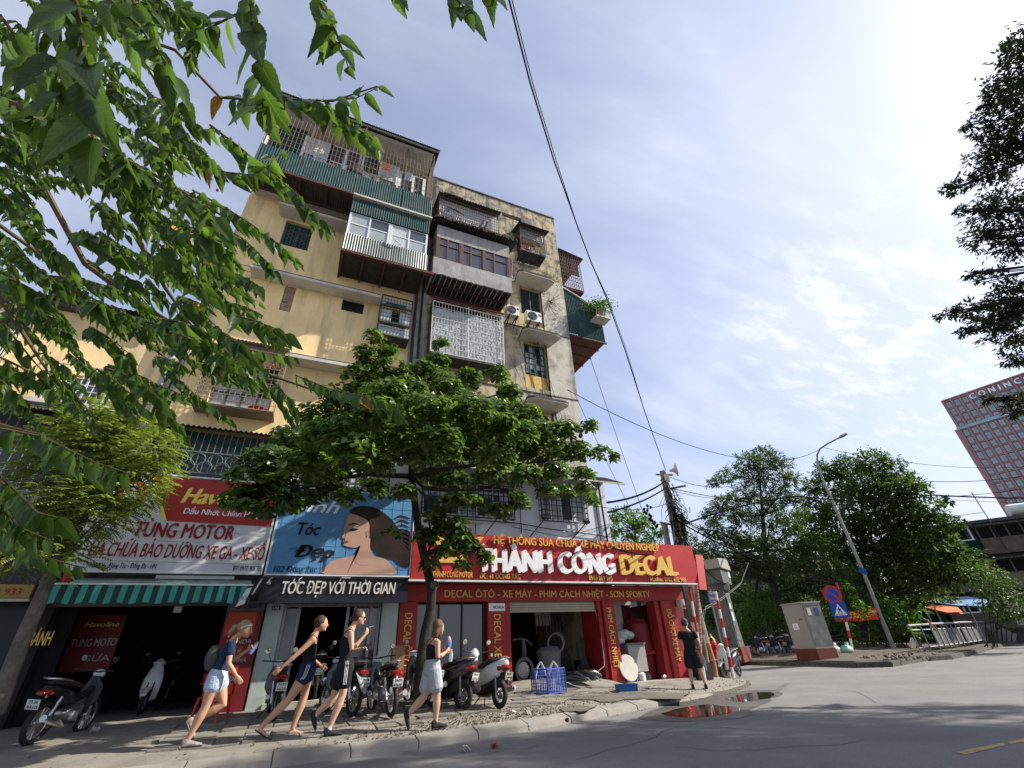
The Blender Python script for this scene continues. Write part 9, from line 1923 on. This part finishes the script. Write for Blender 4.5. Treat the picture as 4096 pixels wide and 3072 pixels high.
for i, u in enumerate((6.0, 8.6)): t = thing('solar_heater', ['left white solar heater tank on the grimy block roof', 'right white solar heater tank on the grimy block roof'][i], 'water heater', tuple(O_+ux_*u+Z_*(ztop+.3)), 0, 'solar heaters on the grimy block'); c = O_+ux_*u-nrm_*1+Z_*(ztop+.9); b = MB(); b.lathe(c-ux_*1.1, ux_, [(0, .2), (.1, .45), (2.1, .45), (2.2, .2)], 18); b.build('tank', M['ac'], t, sm=True); b = MB(); b.bar(c-Z_*.6-ux_*.8, c-ux_*.8, .1); b.bar(c-Z_*.6+ux_*.8, c+ux_*.8, .1); b.build('stand', M['darkbar'], t)
for i, (px, py) in enumerate(((3965, 2093), (3730, 1990))): c = atD(px, py, 54 if i == 0 else 45); b = MB(); b.tube([c-Z_*2, c, c+Z_*(2.6 if i == 0 else 1.2)+ux_*-.1], .035, 5); b.tube([c+Z_*.9-ux_*.1, c+Z_*.9-ux_*2], .02, 4); tag(b.build('aerial_mast', M['darkbar']), ['thin aerial mast on the grimy block roof', 'thin aerial mast rising from the trees'][i], 'mast')
# ---------------------------------------------------------------- tower
TW = thing('office_tower', 'tall red brown office tower with a grid of pale windows', 'tower', (145, 40, 0))
cTL = atD(3767, 1603, 260); Ox, Oy = cTL.x, cTL.y; zt = cTL.z
# facade direction fitted so that its top edge runs through both points
best = None
for k in range(-80, 81):
    a_ = R_(k); u_ = Vector((math.cos(a_), math.sin(a_), 0)); q = cTL+u_*25; d_ = q-CAM; w_ = d_.dot(FW)
    if w_ <= 1: continue
    sx = 2048+F_*d_.dot(CR)/w_; sy = 1536-F_*d_.dot(CU)/w_
    if sx <= 3770: continue
    sl_ = (sy-1603)/(sx-3767); e = abs(sl_-(1440-1603)/(4096-3767))
    if best is None or e < best[0]: best = (e, u_)
ux_ = best[1]; nr_ = Vector((-ux_.y, ux_.x, 0)); nr_ = nr_ if nr_.dot(cTL) < 0 else -nr_
O_ = Vector((Ox, Oy, 0)); MB_ = Matrix((ux_, -nr_, Z_)).transposed()
WT = 62.0
step = 3.0
def tb(u0, u1, d0, d1, z0, z1, q=None): q = q or MB(); q.obb(O_+ux_*((u0+u1)/2)+nr_*((d0+d1)/2)+Z_*((z0+z1)/2), abs(u1-u0), abs(d1-d0), abs(z1-z0), MB_); return q
tb(0, WT, -25, -.5, 0, zt-.4).build('core', M['towerbeige'], TW); tb(-.3, WT, -25, .35, zt-.5, zt).build('parapet', M['towerred'], TW)
zs = atD(3817, 1721, 260).z
ncol = 22; cw = WT/ncol; nfl = 26; fh = (zt-1.5)/nfl
fh = 3.35
q = MB()
for i in range(ncol+1): tb(i*cw-.38, i*cw+.38, -.5, .3, 0, zt-.5, q)
q.build('pier', M['towerred'], TW)
q = MB(); z = zt-1.0; rows = []
k = 0
while z > 1:
    tb(0, WT, -.5, .12 if k % 2 == 0 else -.1, z-.25, z+(.25 if k % 2 == 0 else .1), q); rows.append((z-fh+.45, z-.45)); z -= fh; k += 1
q.build('spandrel_band', M['towerred'], TW)
wm = []
tmp = MB(); tmp.box(-cw/2+.6, cw/2-.6, -.04, .04, -(fh-.9)/2, (fh-.9)/2); wo = None; cnt = 0; qb = MB(); fb = MB()
for ri, (z0, z1) in enumerate(rows):
    for ci in range(ncol):
        c = O_+ux_*((ci+.5)*cw)-nr_*.25+Z_*((z0+z1)/2)
        if True:
            if cnt >= 295: tb((ci+.5)*cw-cw/2+.6, (ci+.5)*cw+cw/2-.6, -.29, -.21, z0, z1, fb); continue
            if wo is None: o = tmp.build('window', M['towerglass'], TW, local=True); wo = o
            else: o = wo.copy(); C.objects.link(o); o.parent = TW
            o.matrix_basis = wmat(TW).inverted() @ Matrix.Translation(c) @ MB_.to_4x4(); cnt += 1
            tb((ci+.5)*cw-.06, (ci+.5)*cw+.06, -.25, -.1, z0, z1, qb)
            tb(ci*cw+.6, (ci+1)*cw-.6, -.25, -.1, (z0+z1)/2-.05, (z0+z1)/2+.05, qb)
qb.build('window_mullion', M['towerbeige'], TW); tag(fb.build('window_rest', M['towerglass'], TW), kind='stuff')
q = MB(); tb(-.6, WT, 0, .7, zs-.5, zs+.7, q); q.build('step_ledge', M['towerglass'], TW); tb(-1.6, 0, -25, .3, 0, zs).build('lower_wing', M['towerred'], TW)
text('CONINCO', M['whitel'], TW, O_+ux_*(3.05*cw)+Z_*(zt-3.6)+nr_*.35, ux_, Z_, w=7*cw-.4, h=2.2, depth=.3, bold=.05, space=1.7) if ux_.cross(Z_).dot(nr_) > 0 else text('CONINCO', M['whitel'], TW, O_+ux_*(3.05*cw)+Z_*(zt-3.6)+nr_*.35, ux_, Z_, w=7*cw-.4, h=2.2, depth=-.3, bold=.05, space=1.7)
# laundry and clutter in the cages
rl_ = random.Random(12)
for i, (x, y, z, m, lab) in enumerate(((-2.3, 12.5, 19.3, 'soffit', 'white shirt drying in the top floor cage, far left'), (-.2, 12.5, 19.6, 'navy', 'navy shirt drying in the top floor cage'), (.35, 12.5, 19.55, 'tarporange', 'orange towel drying in the top floor cage'), (1.3, 12.5, 19.5, 'denim', 'pale blue cloth drying in the top floor cage, right part'), (4.9, 12.72, 18.2, 'capgrey', 'grey cloth in the lined cage under the parapet'), (3.3, 12.72, 18.25, 'tarpblue', 'blue cloth in the lined cage under the parapet'), (7.15, 12.9, 17.95, 'chairred', 'red cloth in the small corner cage'))):
    b = MB(); w_, h_ = rl_.uniform(.3, .45), rl_.uniform(.4, .6); vs = [(x-w_/2+w_*a/6+.02*math.sin(q*3+a), y+.03*math.sin(a*1.9+q), z-h_*q/4*(1+.08*math.sin(a*2))) for a in range(7) for q in range(5)]
    b.add(vs, [(a*5+q, a*5+q+1, a*5+q+6, a*5+q+5) for a in range(6) for q in range(4)]); tag(b.build('laundry', M[m], sm=True), lab, 'laundry', 'laundry in the balcony cages')
for i, (x, z) in enumerate(((-1.9, 17.78), (.5, 17.78), (-2.7, 17.78))): b = MB(); b.box(x, x+.35, 12.3, 12.6, z, z+.3); tag(b.build('storage_box', M[['pot', 'lidgrey', 'tray'][i]], bevel=.02), ['brown storage box in the top floor cage', 'grey storage box in the top floor cage', 'blue storage box in the top floor cage'][i], 'box')
# ---------------------------------------------------------------- far housing behind the trees, seen through gaps
for i, (px, D, w_, h_) in enumerate(((2760, 60, 14, 6.5), (3150, 62, 22, 7.5))):
    c = atD(px, 2540, D); t = thing('distant_house', ['low distant house beyond the pole, tiled roof', 'long distant house hidden behind the trees'][i], 'house', (c.x, c.y, 0), R_(-35)); b = MB(); b.box(-w_/2, w_/2, 0, 6, 0, h_); b.build('wall', M['blockwall'], t, local=True); b = MB(); b.add([(-w_/2-.3, -.4, h_), (w_/2+.3, -.4, h_), (w_/2+.3, 3, h_+1.6), (-w_/2-.3, 3, h_+1.6), (-w_/2-.3, 6.4, h_), (w_/2+.3, 6.4, h_)], [(0, 1, 2, 3), (3, 2, 5, 4), (0, 3, 4), (1, 5, 2)]); b.build('roof', M['roofrust'], t, local=True)
    for k in range(int(w_/2.4)): b = MB(); b.box(-w_/2+.6+k*2.3, -w_/2+1.8+k*2.3, -.05, .02, h_-2.4, h_-1.0); b.build('window', M['glass'], t, local=True)
# housing behind the photographer's left: nothing visible, kept open
